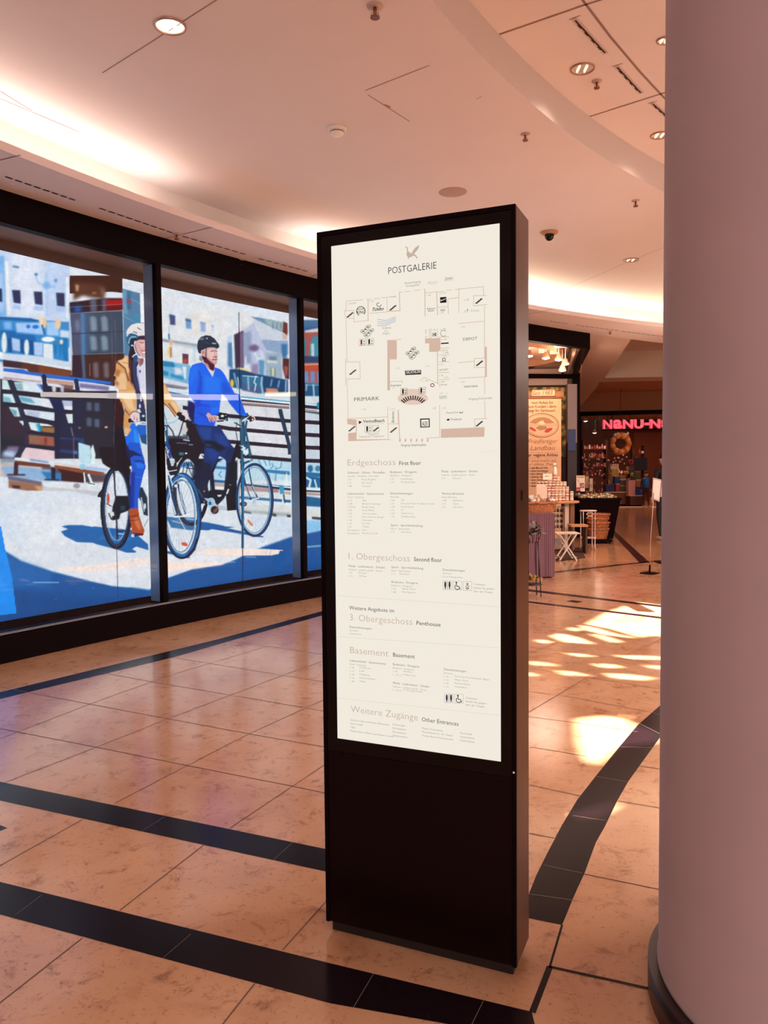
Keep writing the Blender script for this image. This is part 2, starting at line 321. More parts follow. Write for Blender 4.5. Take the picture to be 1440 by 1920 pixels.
    poly('F','12507c','1100,1180 1500,1200 1500,1390 1100,1380',b=1);line('F','b8dcec',2,'1160,1210 1150,1300',b=.8);line('F','c4e0ec',2.5,'1260,1210 1275,1450',b=.8);line('F','a8ccd8',1.5,'1140,1215 1380,1215',b=.8)
    poly('F','c8e0e8','880,1400 1100,1400 1500,1380 1500,1470 1100,1470 880,1450',b=1)
    # concrete wall with rail, bars and graffiti (behind the bicycles)
    poly('O','d6dce2','-150,735 430,735 770,760 770,870 430,870 -150,860',b=.5);poly('G','c4d0dc','1100,200 1440,240 1440,1000 1100,1000',a=.6,b=2);poly('G','e6e4e6','190,180 740,220 880,540 880,900 330,860',a=.6,b=4)
    for q in ('540,190 560,330','700,640 720,720','360,620 375,700','860,260 880,330'):
        v=q.split();line('G','a8b0b8',1.6,' '.join(v),a=.5,b=1.5)
    poly('G','bcdcea','200,870 880,1000 1440,1030 1440,1290 200,1290',b=1)
    poly('G','2f7eae','480,1115 905,1150 905,1205 500,1160',b=.5);poly('G','1f6a9c','1130,1160 1440,1180 1440,1240 1130,1230',b=.6)
    for q in ('440,975 470,1050','520,985 555,1060','600,990 610,1060','640,1030 660,1070 620,1110','780,1010 775,1090 700,1115 690,1080','600,1190 610,1290','700,1190 690,1290'): line('G','2c86b4',1.6,q,a=.9,b=.5)
    ell('G','226a94','1215,1110 40,55',b=1);ell('G','3a7fa4','1330,1110 45,45',b=1)
    # left dark lower zone behind fence
    poly('B','22202f','0,480 1500,700 2100,700 2100,1920 0,1920',b=.5);poly('B','3b2434','40,1000 420,1000 500,1500 60,1500',a=.7,b=4)
    for q in ('40,490 130,510 190,680 40,670','55,750 220,760 285,925 60,900','160,990 320,1000 365,1165 260,1160','340,1240 420,1235 430,1340'): poly('B','cfe6ea',q,b=.6)
    poly('B','5aa6b4','60,800 180,820 210,910 70,900',a=.7,b=1);poly('B','3f8aa0','190,1010 300,1060 300,1160 260,1150',a=.7,b=1)
    for q in ('250,540 520,545 700,570 780,720 720,735 310,690','330,780 900,850 975,1020 700,990 390,910','420,1030 980,1090 980,1240 850,1220 450,1140','510,1260 690,1280 720,1440 560,1400'): poly('B','dbe8ee',q,b=.6)
    poly('B','5a8c9c','260,560 400,560 420,690 310,680',a=.6,b=1.5);poly('B','2d90b0','340,790 560,840 640,930 390,890',a=.7,b=1.5);poly('B','4f7ad8','650,570 760,580 770,710 700,640',a=.7,b=1);poly('B','2f6ad0','850,830 950,850 960,960',a=.8,b=1)
    poly('B','e8e2e8','760,810 930,880 940,1000 780,960',a=.7,b=2);poly('B','a8b0cc','470,1050 720,1080 700,1200 480,1140',a=.7,b=2);poly('B','20a0c8','700,1290 760,1290 760,1430 690,1440 640,1290',a=.8,b=1);poly('B','f0ecea','700,1280 860,1300 970,1338 740,1330',b=.5);poly('B','9a6a3c','740,1350 980,1360 980,1460 760,1440',b=.8)
    poly('B','a05a48','510,1490 970,1530 980,1700 490,1650',b=1);poly('B','6e2a24','800,1540 850,1540 840,1680 800,1680',b=1.5,a=.8);poly('B','8a6a54','540,1490 700,1510 690,1660 520,1640',a=.7,b=2)
    poly('B','e8cdd2','430,1710 980,1780 985,1960 370,1920',b=.7);poly('B','7a6a88','140,1700 340,1700 300,1900 60,1900',b=2);poly('B','b6cdea','60,1780 280,1790 250,1910 40,1900',b=3)
    poly('B','d8d0d8','930,610 1010,620 1000,730 950,720',b=1);poly('B','c2bcd4','1080,620 1150,630 1150,730 1100,730',b=1);poly('B','5a3530','1010,560 1330,600 1300,720 1160,720 1150,620',a=.8,b=1)
    poly('B','b8c0e0','1105,870 1300,880 1300,1050 1150,1030',b=.6);poly('B','dce8ea','1180,1115 1305,1115 1310,1285 1230,1280',b=.5);poly('B','e6eaea','1150,970 1300,975 1300,1045 1150,1030',b=.5)
    for q in ('1060,1480 1500,1560 1500,1600 1060,1560','1000,1740 1390,1780 1390,1840 1000,1800'): poly('B','2b4c78',q,b=1)
    poly('B','5ca8e4','1320,1780 1390,1780 1395,1840 1320,1830',b=1);line('B','e08a70',1.3,'1320,1500 1330,1920',b=.3);poly('B','c8a890','1270,1350 1290,1360 1320,1500 1300,1500',b=.5)
    # windows of the reflected block, lower storey
    for x,y in ((1560,900),(1700,910),(1560,1180),(1700,1200)): poly('B','5a6a84',f'{x},{y} {x+90},{y+10} {x+90},{y+160} {x},{y+150}',a=.8,b=1.5)
    ell('B','f0a060','1430,1365 26,14',b=.6);ell('O','f0a870','199,801 3,2',b=.6)
    poly('B','1c5a86','1420,1600 1500,1560 1560,1900 1400,1900',b=1.5,a=.8)
    # fence: rail, posts and bars
    poly('B','2469cc','60,290 200,300 420,310 540,360 1500,470 2000,535 2000,590 1340,520 760,460 60,360',b=.6);poly('B','e4dce6','60,345 740,440 740,530 60,430',b=.6);poly('B','c89a8a','840,480 1330,540 1330,600 840,560',b=.8);poly('B','8a5a5c','60,450 740,530 740,545 60,475',a=.8,b=.8)
    poly('B','7c70a0','1430,560 1960,620 1960,700 1430,640',b=1.5)
    line('B','1b1d3c',8.5,'790,440 800,560 1000,1000');line('B','232842',9,'190,540 460,1250 480,1620 300,1900');line('B','3a2230',6,'500,1380 470,1600');line('B','1c2444',8,'1370,520 1400,700')
    for q in ('40,700 710,775','60,920 700,990 980,1050 1310,1075','330,960 990,1060','430,1150 720,1215 990,1275','500,1440 980,1490 1300,1540','60,1620 480,1680 980,1740'): line('B','1c1c34',5,q,b=.3)
    poly('B','10205a','960,870 1110,870 1230,1290 1320,1300 1330,1100 1310,860 1500,860 1500,1900 980,1900 985,1300',a=.35)
    poly('B','141c38','985,880 1090,880 1080,1920 990,1920',a=.9,b=.5);poly('B','0e1c50','880,830 1110,860 1180,1100 1000,1100',a=.7,b=1)
    # right part of the fence
    line('E','1c6a9e',2.6,'180,1690 530,1760');line('E','bfe4f4',1.4,'190,1650 530,1700');line('E','cfeaf6',1.6,'180,1625 530,1680')
    poly('E','0f4a7c','60,1700 540,1760 540,1800 60,1770')
    poly('G','35283c','180,70 900,140 900,160 180,100');poly('G','a08078','185,115 900,175 900,215 185,150');poly('G','6a5058','185,140 900,200 900,212 185,158')
    line('G','2fa0c8',3,'180,35 900,110 1110,135 1360,160');line('G','e8f8fa',2.2,'180,52 900,122 1110,138 1320,160')
    poly('G','24243c','1110,150 1370,175 1370,225 1110,200');poly('G','b09890','1110,212 1310,235 1310,250 1110,235');poly('G','48545e','1110,240 1370,262 1370,300 1110,260',b=.5);ell('G','2b84a8','1335,160 26,50',b=.7)
    for a_,b_ in (((-700,160),(1500,420)),((-700,350),(1500,610)),((-700,545),(1500,795)),((-700,745),(1500,990))):
        (x0,y0),(x1,y1)=a_,b_
        poly('G','24172a',f'{x0},{y0} {-0},{y0+130} {900},{368+ (y0-160)*1.0} {x1},{y1-20} {x1},{y1+42} {900},{424+(y0-160)} 0,{y0+190} {x0},{y0+62}')
    poly('G','1c3450','735,215 790,215 925,760 925,900 880,900 870,760 735,260')
    # lower rail and kerb
    poly('C','c9b8b4','0,300 160,310 740,400 1260,470 1260,540 740,520 490,500 0,460',b=1)
    poly('C','42303e','490,330 1260,430 1260,520 980,530 490,490',a=.85,b=1.5)
    poly('C','8fb4d8','0,350 160,340 600,380 600,520 90,470',b=2);poly('C','2a78b4','480,400 720,420 720,510 560,500',b=1.5);poly('C','3a1418','650,340 980,400 980,530 720,510 720,420',b=.7)
    poly('C','54606c','0,190 180,250 180,300 0,300',b=2,a=.6)
    poly('C','dfe6ea','170,235 260,240 570,280 570,300 175,268',b=.4);poly('C','5a88c8','350,250 570,285 570,305 350,275',a=.8,b=1);poly('C','6e3a28','175,270 590,320 590,360 175,322',b=.6)
    poly('C','e0d0cc','630,298 930,335 930,360 630,320',b=.5);poly('C','8c4a30','640,325 930,365 1220,410 1220,450 930,415 640,360',b=.7);poly('C','a8c4e8','1000,335 1260,370 1250,400 1000,375',b=.8)
    poly('C','44202a','165,290 215,300 212,440 160,440',b=.5);line('C','3a2430',3,'90,440 290,440',b=.8);poly('C','1a1c34','600,350 650,360 650,500 605,495',b=.4);line('C','1c2434',2.5,'530,495 690,500',b=.8)
    poly('C','bfe0ec','920,60 1060,100 1070,300 1000,340 925,250',b=.6);poly('C','dff0f2','1060,150 1090,80 1120,200 1110,330 1080,320',b=.5);ell('C','9acce0','965,345 34,34',b=.6)
    line('C','e4f0f0',2.4,'985,420 1000,540');line('C','e4f0f0',4,'1040,440 1080,540 1130,560');line('C','203448',1.6,'1005,440 1040,540 1110,550')
    poly('C','6a6480','90,450 490,520 490,570 100,500',b=1);poly('C','9a6a50','100,500 500,560 500,640 380,640 100,590',b=1);poly('C','d0a070','400,570 500,570 500,640 460,640',b=1.5);poly('C','3a2430','140,560 240,570 230,600 150,595',b=1)
    poly('C','c8ccd0','500,570 870,600 1190,640 1200,710 730,690 500,640',b=.7);poly('C','dfe3e6','540,530 900,560 1190,590 1190,630 540,580',b=.7);poly('C','3a3c48','880,660 940,665 960,695 890,690',b=.6);ell('C','8a8288','900,570 40,30',b=1.2,a=.8)
    # right kerb
    poly('H','d8dcd8','60,600 100,540 920,540 1440,600 1440,750 920,720 560,690 100,640',b=.8);poly('H','9aa4a8','200,600 920,660 920,715 200,640',b=1.5,a=.8)
    poly('H','3a2c34','640,660 700,670 710,710 650,705',b=.8);poly('H','2c3038','860,680 920,685 920,720 870,718',b=.6);poly('H','3a4048','1240,710 1380,720 1390,765 1240,745',b=.7);poly('H','28384a','200,620 320,640 340,670 210,650',b=.8)
    poly('H','dfe2e2','150,340 920,380 920,450 150,410',b=.8);poly('H','1b5f92','150,400 920,460 920,500 150,440',b=.7);poly('H','185f90','1130,400 1440,440 1440,570 1130,550',b=.8);poly('H','d4e4ea','1130,565 1440,580 1440,620 1130,600',b=.8)
    poly('H','184e84','150,195 920,250 920,262 150,212');poly('H','b08078','200,250 740,300 740,350 200,320',b=1);poly('H','c0a898','820,330 920,340 920,380 820,370',b=.7);poly('H','0f2c4c','180,205 920,285 920,320 180,240',b=.6);line('H','e8f4f6',1.6,'220,205 920,272');poly('H','12233c','1130,310 1440,325 1440,350 1130,335',b=.4);line('H','e8f4f6',1.8,'1130,295 1440,318');poly('H','b09c94','1130,345 1440,365 1440,400 1130,385',b=.6);poly('H','0f5f94','1130,100 1440,130 1440,280 1130,265',b=.6);line('H','cfe6ee',4,'1145,120 1220,160 1200,260',b=.5);line('H','cfe6ee',3,'1280,160 1310,270',b=.5)
    poly('H','3a96c0','745,240 820,240 820,370 760,370',b=.5);line('H','1a3048',2.4,'815,380 830,500',b=.3);poly('H','e0eef0','790,390 830,520 790,520',b=.4);poly('H','e6eef0','860,30 890,250 810,250',b=.5)
    # pavement
    poly('O','dde3ea','-150,925 60,920 130,921 190,932 300,945 450,965 530,975 620,983 770,1000 770,1190 -150,1190',b=.7)
    poly('O','cddcf0','-150,940 60,940 200,990 100,1010 -150,1000',a=.5,b=8);poly('O','eceef0','20,960 180,950 200,1010 60,1020',a=.6,b=8);poly('H','c3d9ee','300,720 920,740 920,1000 400,1100',a=.5,b=5);poly('H','7fc0ea','1130,760 1440,770 1440,900 1130,960',a=.9,b=2)
    poly('O','0b549c','-150,1000 11,1034 40,1052 100,1072 180,1092 280,1106 300,1092 313,1084 359,1067 418,1058 400,1050 460,1040 494,1025 545,1007 600,995 770,960 770,1190 -150,1190',b=1.5);poly('O','084484','-150,1080 60,1110 300,1125 560,1060 770,1040 770,1190 -150,1190',a=.7,b=8)
    poly('O','1f78c8','0,1040 40,1052 100,1075 90,1100 0,1100',a=.4,b=6);poly('O','0a8cf0','-150,985 2,987 10,1030 22,1080 31,1150 -150,1170')
    poly('O','dfe4ec','86,1066 279,1048 279,1092 240,1101 211,1099 144,1082',b=1.2);poly('O','f6e4dc','95,1067 200,1056 300,1042 300,1053 230,1066 150,1073',b=1.2)
    poly('O','e6e6ea','300,1044 460,1040 440,1050 418,1058 360,1067 313,1083 300,1088',b=1);poly('O','fbe6da','300,1053 380,1055 422,1058 380,1063 313,1069 300,1070',b=.7);poly('H','fbe6da','-300,1190 540,1195 700,1205 760,1215 740,1270 620,1292 -100,1295 -500,1260',b=.7);line('H','fbe6da',1.2,'700,1210 800,1216');line('H','c8d4e8',1,'540,1290 570,1200',a=.8);line('H','7a86a8',.8,'610,1290 625,1200')
    line('H','e4e8f0',1,'-100,1315 130,1318',b=.4);line('H','cfdcec',1,'240,1312 400,1320',b=.4);line('H','cfdcec',1,'-50,1392 90,1392',b=.4);line('O','c8d8ec',1.2,'62,1092 110,1092',b=.6);line('H','c8d4d8',2,'1150,1165 1380,1145',b=.8)
    for x,y,w in ((150,1011,5),(245,1052,6),(35,1027,3),(167,1044,5),(380,1021,4),(490,1017,6),(173,1103,3),(103,1124,3)): line('O','9ab0c8',1,f'{x},{y} {x+w},{y-1}',a=.7,b=.4)
    # cast shadows of the riders
    poly('C','0f62ac','720,1045 800,1030 960,1030 1230,1075 1500,1110 1500,1252 900,1230 820,1190 760,1160 715,1105 800,1078',b=.7)
    poly('W3','0f62ac','-40,1370 280,1400 580,1430 850,1660 860,1760 660,1700 590,1740 660,1780 640,1800 500,1800 350,1750 0,1660 -120,1600',b=.6);poly('W3','3a8cc0','60,1540 300,1540 560,1560 560,1600 60,1570',a=.6,b=2);line('W3','d8ecf8',1.4,'370,1488 520,1508')
    poly('M3','0f5aa4','720,1130 860,1150 1160,1210 1152,1300 930,1262 860,1285 720,1275',b=.5);poly('M5','0f5aa4','290,880 360,880 560,930 790,945 690,970 900,1010 1220,1090 1180,1096 900,1050 460,975 400,995 290,990',b=.4);poly('M3','0d5a9c','120,1040 640,1060 640,1270 560,1290 200,1240 130,1100',b=.7,a=.95);poly('M3','125a98','110,1660 300,1690 550,1780 500,1792 110,1700',b=.5)
    for q in ('220,1120 400,1165','480,1080 630,1100','150,1040 620,1050'): line('M3','cfe4f0',1.6,q,b=.5)
    line('H','15528c',2.6,'0,900 200,945 400,1000 500,1012')
def bikes():
    poly('M5','b4d6ec','440,-120 700,-110 690,240 440,225',b=.8);poly('M5','2f7eae','480,25 690,45 690,85 490,70',b=.6);line('M5','2c86b4',1.6,'600,110 560,160 600,200',b=.6);line('M5','3a92bc',1.5,'520,-60 560,-30 600,-40',b=.6)
    poly('M5','1f66a4','440,228 690,250 690,290 440,275',b=.4);poly('M5','b8a8a0','440,278 690,292 690,345 440,330',b=.6);poly('M5','eeeae6','440,345 690,362 690,392 440,385',b=.6);poly('M5','2a6aa0','440,400 690,410 690,460 440,450',b=1,a=.8);poly('M5','b8c4cc','440,600 700,640 700,700 440,680',b=1)
    # --- woman's rear wheel (pane 1)
    ell('W3','10162a','335,1060 225,645',w=9);ell('W3','13406c','332,1060 205,628',w=2.6,b=.4);ell('W3','a8b8c8','345,1045 180,560',w=1.6,a=.8)
    for k in range(12):
        a_=2*np.pi*k/12+.2;line('W3','8090b0',.5,f'{340},{1040} {340+180*np.cos(a_):.0f},{1040+560*np.sin(a_):.0f}',a=.55)
    poly('W3','160a18','40,90 120,60 330,80 420,150 560,110 620,180 600,300 560,520 530,470 480,400 330,270 400,420 330,470 200,400 180,390 110,340 60,180',b=.3);poly('W3','120818','330,280 440,300 500,400 560,500 550,760 500,640 440,500 330,440',b=.3)
    poly('W3','e2e4e4','400,300 460,292 495,400 470,410');poly('W3','dce4e8','545,310 595,430 560,440 540,380')
    poly('W3','9aa878','320,40 375,35 418,95 325,85',b=.3)
    poly('W3','141420','330,870 520,870 560,1100 400,1160 380,1250 260,1270 270,1050',b=.5);poly('W3','1b3a58','400,1030 480,1030 480,1110 400,1110',b=1);poly('W3','d8d8dc','300,950 260,1010 250,930');poly('W3','e4e8ea','250,1140 290,1130 300,1200 255,1200',b=.3)
    line('W3','141420',3,'290,470 320,900 350,1560');line('W3','1a2030',2.5,'210,1160 250,1250 300,1260');ell('W3','c84a2c','200,915 22,90',b=.3)
    line('W3','101828',2,'180,1000 250,1040');poly('W3','181828','40,830 110,740 110,900 20,890')
    poly('W3','182c40','690,730 760,730 840,900 850,1200 780,1180 740,960 700,900',b=.5);ell('W3','dfe8ec','800,1040 18,50',b=.4);line('W3','c8dce8',1.4,'740,900 790,1120');line('W3','101828',2.2,'350,1450 560,1440');line('W3','8898a8',1.6,'790,1370 850,1250')
    # --- man's rear wheel and lower frame
    ell('M3','120a18','560,560 295,620',w=7);ell('M3','1a2440','560,560 270,590',w=2,a=.8)
    poly('M2','14081a','200,860 440,900 700,940 640,700 620,540 860,480 900,700 1100,1000 1060,1300 1000,1600 850,1560 700,1420 520,1380 420,1500 330,1480 260,1300 180,1000',b=.3);poly('M2','d8dce0','220,620 480,650 420,830 330,800 280,720',b=.3);poly('M2','c8ccd0','520,640 640,650 630,840 490,820',b=.4);poly('M2','3a4450','200,860 680,860 680,930 200,920',b=.8)
    ell('M2','f4c8a8','640,710 30,40',b=.8);poly('M2','2c707c','460,1250 575,1260 570,1330 455,1325',b=.4);ell('M2','e8f4f4','628,1280 26,18');poly('M2','e4e8ec','930,1390 970,1290 1040,1390 990,1490');line('M2','d8e0e8',2.5,'1000,1300 1060,1330')
    line('M2','a8b4c8',2.5,'570,955 700,975');line('M2','6a88a8',2,'700,1070 780,1075');line('M2','6a6a80',1.4,'400,1030 640,1040')
    poly('M3','cfdcea','420,140 640,190 600,290 560,320 420,310',b=.7);poly('M3','2f78b0','340,160 430,60 560,60 620,140 480,150',b=1.2);line('M3','2a1014',1.8,'470,165 660,190');poly('M3','e08888','655,150 690,190 660,260 640,220');
    for q in ('470,60 570,300','440,80 400,300','520,60 460,300','560,60 600,180'): line('M3','14101c',1.6,q)
    poly('M3','14081a','640,0 1150,0 1040,60 960,250 990,560 900,600 860,420 740,640 640,480',b=.3)
    # crank, shoe, battery
    poly('M5','0c1024','440,130 480,380 640,390 680,0 760,0 830,160 840,680 690,700 670,480 640,520 540,620 470,540 360,480 330,330 420,180',b=.3)
    poly('M5','d8e8f0','380,210 420,190 450,380 410,410 395,330',b=.3);line('M5','1a3a60',1.6,'430,200 440,400');poly('M5','050a1c','150,-60 500,-60 470,60 440,130 410,260 390,330 200,380 215,200 240,100',b=.4);poly('M5','101c38','180,200 400,260 380,520 300,600 230,480 220,380',b=.4)
    line('M5','3a70a0',1.4,'250,380 320,500',a=.8);ell('M5','c87840','342,408 16,14',b=.3);ell('M5','a8cce0','450,590 46,72',b=.2,w=3);poly('M5','9cc0dc','340,510 440,520 490,590 460,660 430,600',b=.2);ell('M5','1a5a90','430,590 22,30',b=.2)
    poly('M5','1a1424','230,540 350,570 360,610 300,620 240,600');poly('M5','d8dce4','260,600 355,590 350,625 280,625',b=.3);ell('M5','301820','500,690 60,60',b=.4);poly('M5','8a6a68','480,700 560,620 540,700 490,745',b=.5,a=.7)
    line('M5','b8d4e4',2,'670,480 620,570 730,690');poly('M5','d8dce4','540,465 605,460 590,490 550,490');line('M5','cfdcea',3,'705,385 685,440');line('M5','c8a8a0',1,'720,310 745,315');ell('M5','0c1830','930,600 56,38',b=.2);ell('M5','c8d8e4','950,600 8,6')
    poly('M5','0a0818','670,470 830,300 840,690 690,700')
    # --- man's front wheel
    ell('M5','e6ecef','1105,560 230,490',a=.15);ell('M5','15407a','1100,540 262,535',w=5.4);ell('M5','0d1c40','1108,545 270,540',w=2);ell('M5','5a4458','1105,535 258,526',w=1.6,a=.5);ell('M5','9fd0e4','1096,540 238,500',w=1.6,b=.2);ell('M5','1c3a5c','1096,540 230,490',w=.8)
    for k in range(26):
        a_=2*np.pi*k/26;line('M5','8aa0b8',.5,f'1090,530 {1096+230*np.cos(a_):.0f},{540+490*np.sin(a_):.0f}',a=.6)
    line('M5','14406a',3.4,'890,-40 930,160 970,350 1040,530');line('M5','14406a',2.6,'1010,60 1060,330 1150,520');line('M5','c8e4f0',1.4,'905,-20 950,130 960,100 1010,60');line('M5','cfeaf4',1.2,'960,340 1020,500');line('M5','cfeaf4',1,'1065,320 1120,450');line('M5','eaf4f8',2,'1020,560 1060,540 1160,510');line('M5','1d6c9c',5,'925,0 918,1250')
    poly('M5','e07a3c','990,835 1010,835 1080,915 1065,930 1045,925 1000,870',b=.2)
    # --- head tube, stem, bars of the man's bicycle
    line('M4','0c0a16',9,'860,580 800,720 760,860 750,1000');line('M4','120c1c',12,'870,600 880,760');line('M4','1b4a68',7,'920,200 940,560 1030,740');line('M4','1c5a7c',5,'905,350 900,700 930,900');line('M4','1e5478',4,'980,240 960,360 1040,740')
    line('M4','bcdfe8',3.2,'920,235 1010,160');line('M4','a8d4e0',2.6,'700,190 780,215 880,220');line('M4','cfe4ec',1.8,'490,320 545,245 640,235 720,230');line('M4','0e1420',2.4,'540,240 630,232');poly('M4','0a1420','560,120 690,120 700,240 640,215 560,215',b=.3);ell('M4','e8eef0','615,160 24,16',b=.2);ell('M4','e8eef0','695,120 9,9');ell('M4','d8e4ea','668,150 7,7');ell('M4','d8e4ea','668,205 7,7')
    line('M4','2a3c50',2.4,'800,260 890,310');line('M4','1a3048',1.6,'835,260 815,380 845,540');poly('M4','0c1a2c','940,140 990,110 1020,160 960,190');poly('M4','231220','1000,190 1060,170 1080,230 1030,250',b=.2);line('M4','eac8c0',2,'1060,170 1090,170 1110,230');ell('M4','f0e4e4','1068,212 10,14')
    line('M4','d8ecf0',1.8,'880,600 960,640 900,660 970,690',b=.2);poly('M4','d8ecf0','940,690 1000,640 1010,720 960,760',b=.4);line('M4','1c4a68',3,'930,880 1060,820 950,860');line('M4','cfe8ee',1.2,'950,800 1050,830')
    # --- woman's front wheel (pane 2)
    ell('M3','e2e8ea','390,1050 250,640',a=.1);ell('M3','0e2848','395,1030 312,735',w=9.2);ell('M3','1d6ab0','402,1020 300,722',w=5,b=.3);ell('M3','0f1c3a','415,1090 302,700',w=1.6,a=.8);ell('M3','a8c8dc','375,1030 262,665',w=2.2);ell('M3','2a5888','372,1030 252,650',w=1.2)
    poly('M3','18102a','330,1770 450,1770 600,1600 640,1450 690,1400 640,1640 520,1775',a=.75,b=.7)
    for k in range(24):
        a_=2*np.pi*k/24+.1;line('M3','7f90a8',.55,f'330,1030 {372+250*np.cos(a_):.0f},{1030+640*np.sin(a_):.0f}',a=.6)
    line('M3','12386a',6.5,'150,330 220,700 290,1000');line('M3','d8ecf4',2.2,'125,290 200,720 280,1000');line('M3','14386a',4.6,'330,470 390,740 470,1000');line('M3','cfe8f2',1.8,'350,440 370,640 400,790 480,990');line('M3','bfe0ee',2.2,'150,210 200,400 225,480');line('M3','eaf4f8',2.6,'260,1050 400,1040 500,1000');line('M3','cfdce8',1.4,'340,1060 450,1270');ell('M3','dc5a34','442,1540 60,34',rot=.25);ell('M3','f0efe8','285,490 30,26',b=.4)
    poly('M3','1a1020','110,0 300,0 300,180 330,290 180,300 130,180');line('M3','9fd0f0',2.6,'320,275 400,300 490,390 560,500',a=.6,b=.3);poly('M3','cfdfe8','170,0 260,0 265,60 240,130 205,130',b=.2);line('M3','5a88a0',1,'215,50 250,50');line('M3','5a88a0',1,'215,90 250,90');line('M3','dfe8ee',1.4,'110,80 130,200 160,230 300,205')
    # down tube with letters, stem and bar (woman)
    poly('M2','14507c','80,600 180,600 200,1000 280,1400 180,1400 110,1000',b=.3);poly('M2','123ea0','150,1050 240,1080 270,1400 210,1380',b=.5);line('M2','d8ecee',3,'100,780 130,980');poly('M2','101828','100,1040 140,1060 220,1420 160,1400')
    for q in ('140,1120 170,1180','160,1205 205,1270','210,1205 165,1275','175,1300 205,1375'): line('M2','e8eef4',1.4,q)
    ell('M2','d8ecf0','112,690 28,44',w=1.6);ell('M2','e4f2f2','105,520 26,30',b=.2);line('M2','a8d0dc',4.4,'110,550 200,560 320,530 420,440 500,385');line('M2','d8eef2',1.6,'150,510 300,500 480,390');line('M2','6a98b0',2.2,'90,300 150,480 160,560');line('M2','123048',2.6,'190,610 300,750 350,900');line('M2','12283c',2.4,'550,540 500,720 440,900');poly('M2','cfd8dc','200,700 280,800 230,810',b=.3)
def riders():
    # ---------- woman
    poly('D','1c6a94','985,780 1010,680 1060,600 1150,560 1270,550 1270,780 1180,820 1130,870 1060,940 1010,900')
    poly('W1','1b0f20','540,500 700,600 720,900 640,1000 900,1300 880,1920 680,1920 620,1500 560,1300 520,1000 560,800')
    poly('W1','1d6086','470,560 500,440 700,440 900,510 900,640 780,640 600,760 530,740 480,640',b=.1);poly('W1','0c2840','560,590 700,560 760,620 680,660 640,760 560,800 545,720',b=.3)
    poly('W1','ebe8e4','480,540 470,420 510,330 600,240 720,205 860,205 1100,260 1120,500 880,500 760,510 700,470 600,445 540,460 500,520',b=.1,col2='dfdce0');poly('W1','c8d4dc','480,540 480,430 520,460 500,520',a=.8);line('W1','2a2440',1.4,'740,315 820,360');line('W1','2a2440',1.4,'640,405 725,440');line('W1','a8d0d8',1.6,'530,690 545,590 600,530 700,535')
    poly('W1','3a1c3c','700,620 780,520 900,500 1100,500 1100,640 880,600 780,600 700,660')
    poly('W1','dba8a4','690,640 780,600 900,600 1080,620 1090,900 1000,1040 860,1030 780,960 720,860 690,740');poly('W1','ecc8c2','820,640 1000,640 1020,780 860,800 800,720',a=.7,b=1);line('W1','6a2c34',1.4,'800,660 850,680 890,670');line('W1','8a3c3c',1.2,'820,850 880,880 980,850');poly('W1','f4ecec','860,890 900,885 960,880 930,930 870,930',b=.1);line('W1','b06868',1,'870,940 940,930')
    line('W1','e4dce8',2,'680,640 660,760 700,900 770,1010');ell('W1','dfe4ec','610,740 24,20');poly('W1','e6ecf0','605,1010 650,960 710,930 720,960 660,990 640,1030');poly('W1','20507c','640,1000 720,960 760,1040 720,1180 650,1130',b=.5)
    poly('W1','a87a7c','740,1040 880,1050 890,1120 860,1200 800,1260 760,1180');poly('W1','7a4a58','800,1060 880,1060 870,1180 820,1220',a=.7,b=1)
    # shirt and hair
    poly('W1','dbd8ea','720,1270 760,1170 790,1250 860,1200 900,1100 1100,1100 1100,1920 830,1920 780,1700 730,1450');poly('W1','b8b4d8','720,1270 760,1300 780,1500 830,1900 800,1900 740,1500',a=.8,b=.5);ell('W1','4a3868','800,1360 18,44')
    poly('W1','283a64','630,1060 720,1200 720,1440 770,1640 790,1900 700,1900 680,1700 640,1500 610,1300',b=.3);poly('W1','3a1420','520,1000 610,1040 620,1250 640,1500 660,1700 570,1640 560,1400 520,1250',b=.4);poly('W1','6a2c20','540,1060 580,1100 590,1400 560,1400',a=.7,b=.6)
    # jacket
    poly('W1','dca064','400,1040 480,970 520,1000 520,1250 560,1400 570,1600 650,1700 680,1920 260,1920 300,1800 220,1720 190,1600 230,1500 175,1460 220,1300 230,1150 290,1090 390,1070')
    poly('W1','f0c490','410,1060 500,990 510,1200 540,1350 500,1500 430,1300 300,1120',a=.9,b=.8);poly('W1','efc494','250,1500 380,1380 470,1450 480,1900 330,1900 260,1700',a=.9,b=1.2);poly('W1','a8602c','240,1300 330,1350 280,1500 200,1420',a=.7,b=1.2);poly('W1','b06a34','210,1580 300,1640 290,1700 230,1680',a=.8,b=1);line('W1','6a2c14',2.2,'240,1130 330,1200 440,1290 480,1420 520,1580',b=.3);line('W1','8a4820',1.6,'540,1380 550,1600',b=.3);line('W1','7a3a1c',1.4,'560,1620 640,1720',b=.3);line('W1','9a6a50',1,'380,1145 500,1165')
    poly('W2','14081a','160,210 330,200 420,540 400,900 430,1100 520,1350 480,1600 600,1800 500,1920 220,1920 200,1500 180,900',b=.3);poly('W2','3a0a10','190,260 330,230 400,520 400,900 210,900',a=.8,b=2)
    poly('W2','dda468','290,0 680,0 720,300 700,520 600,560 560,660 440,480 340,300 300,200');poly('W2','f0c898','400,150 600,200 680,500 600,540 480,400 400,250',a=.9,b=1);poly('W2','ecdccc','260,50 700,50 700,190 280,190',a=.5,b=1);poly('W2','5a1c10','300,260 380,330 350,380',b=.5);poly('W2','8a4a20','430,440 560,620 560,660 430,520',a=.9,b=.5)
    poly('W2','d89a5c','430,530 560,670 590,800 540,920 590,980 500,1115 440,1070 405,800',b=.1);poly('W2','f0c898','440,900 560,960 500,1090 440,1040',a=.7,b=.6);poly('W2','1c1048','560,420 700,500 700,560 600,520',a=.0)
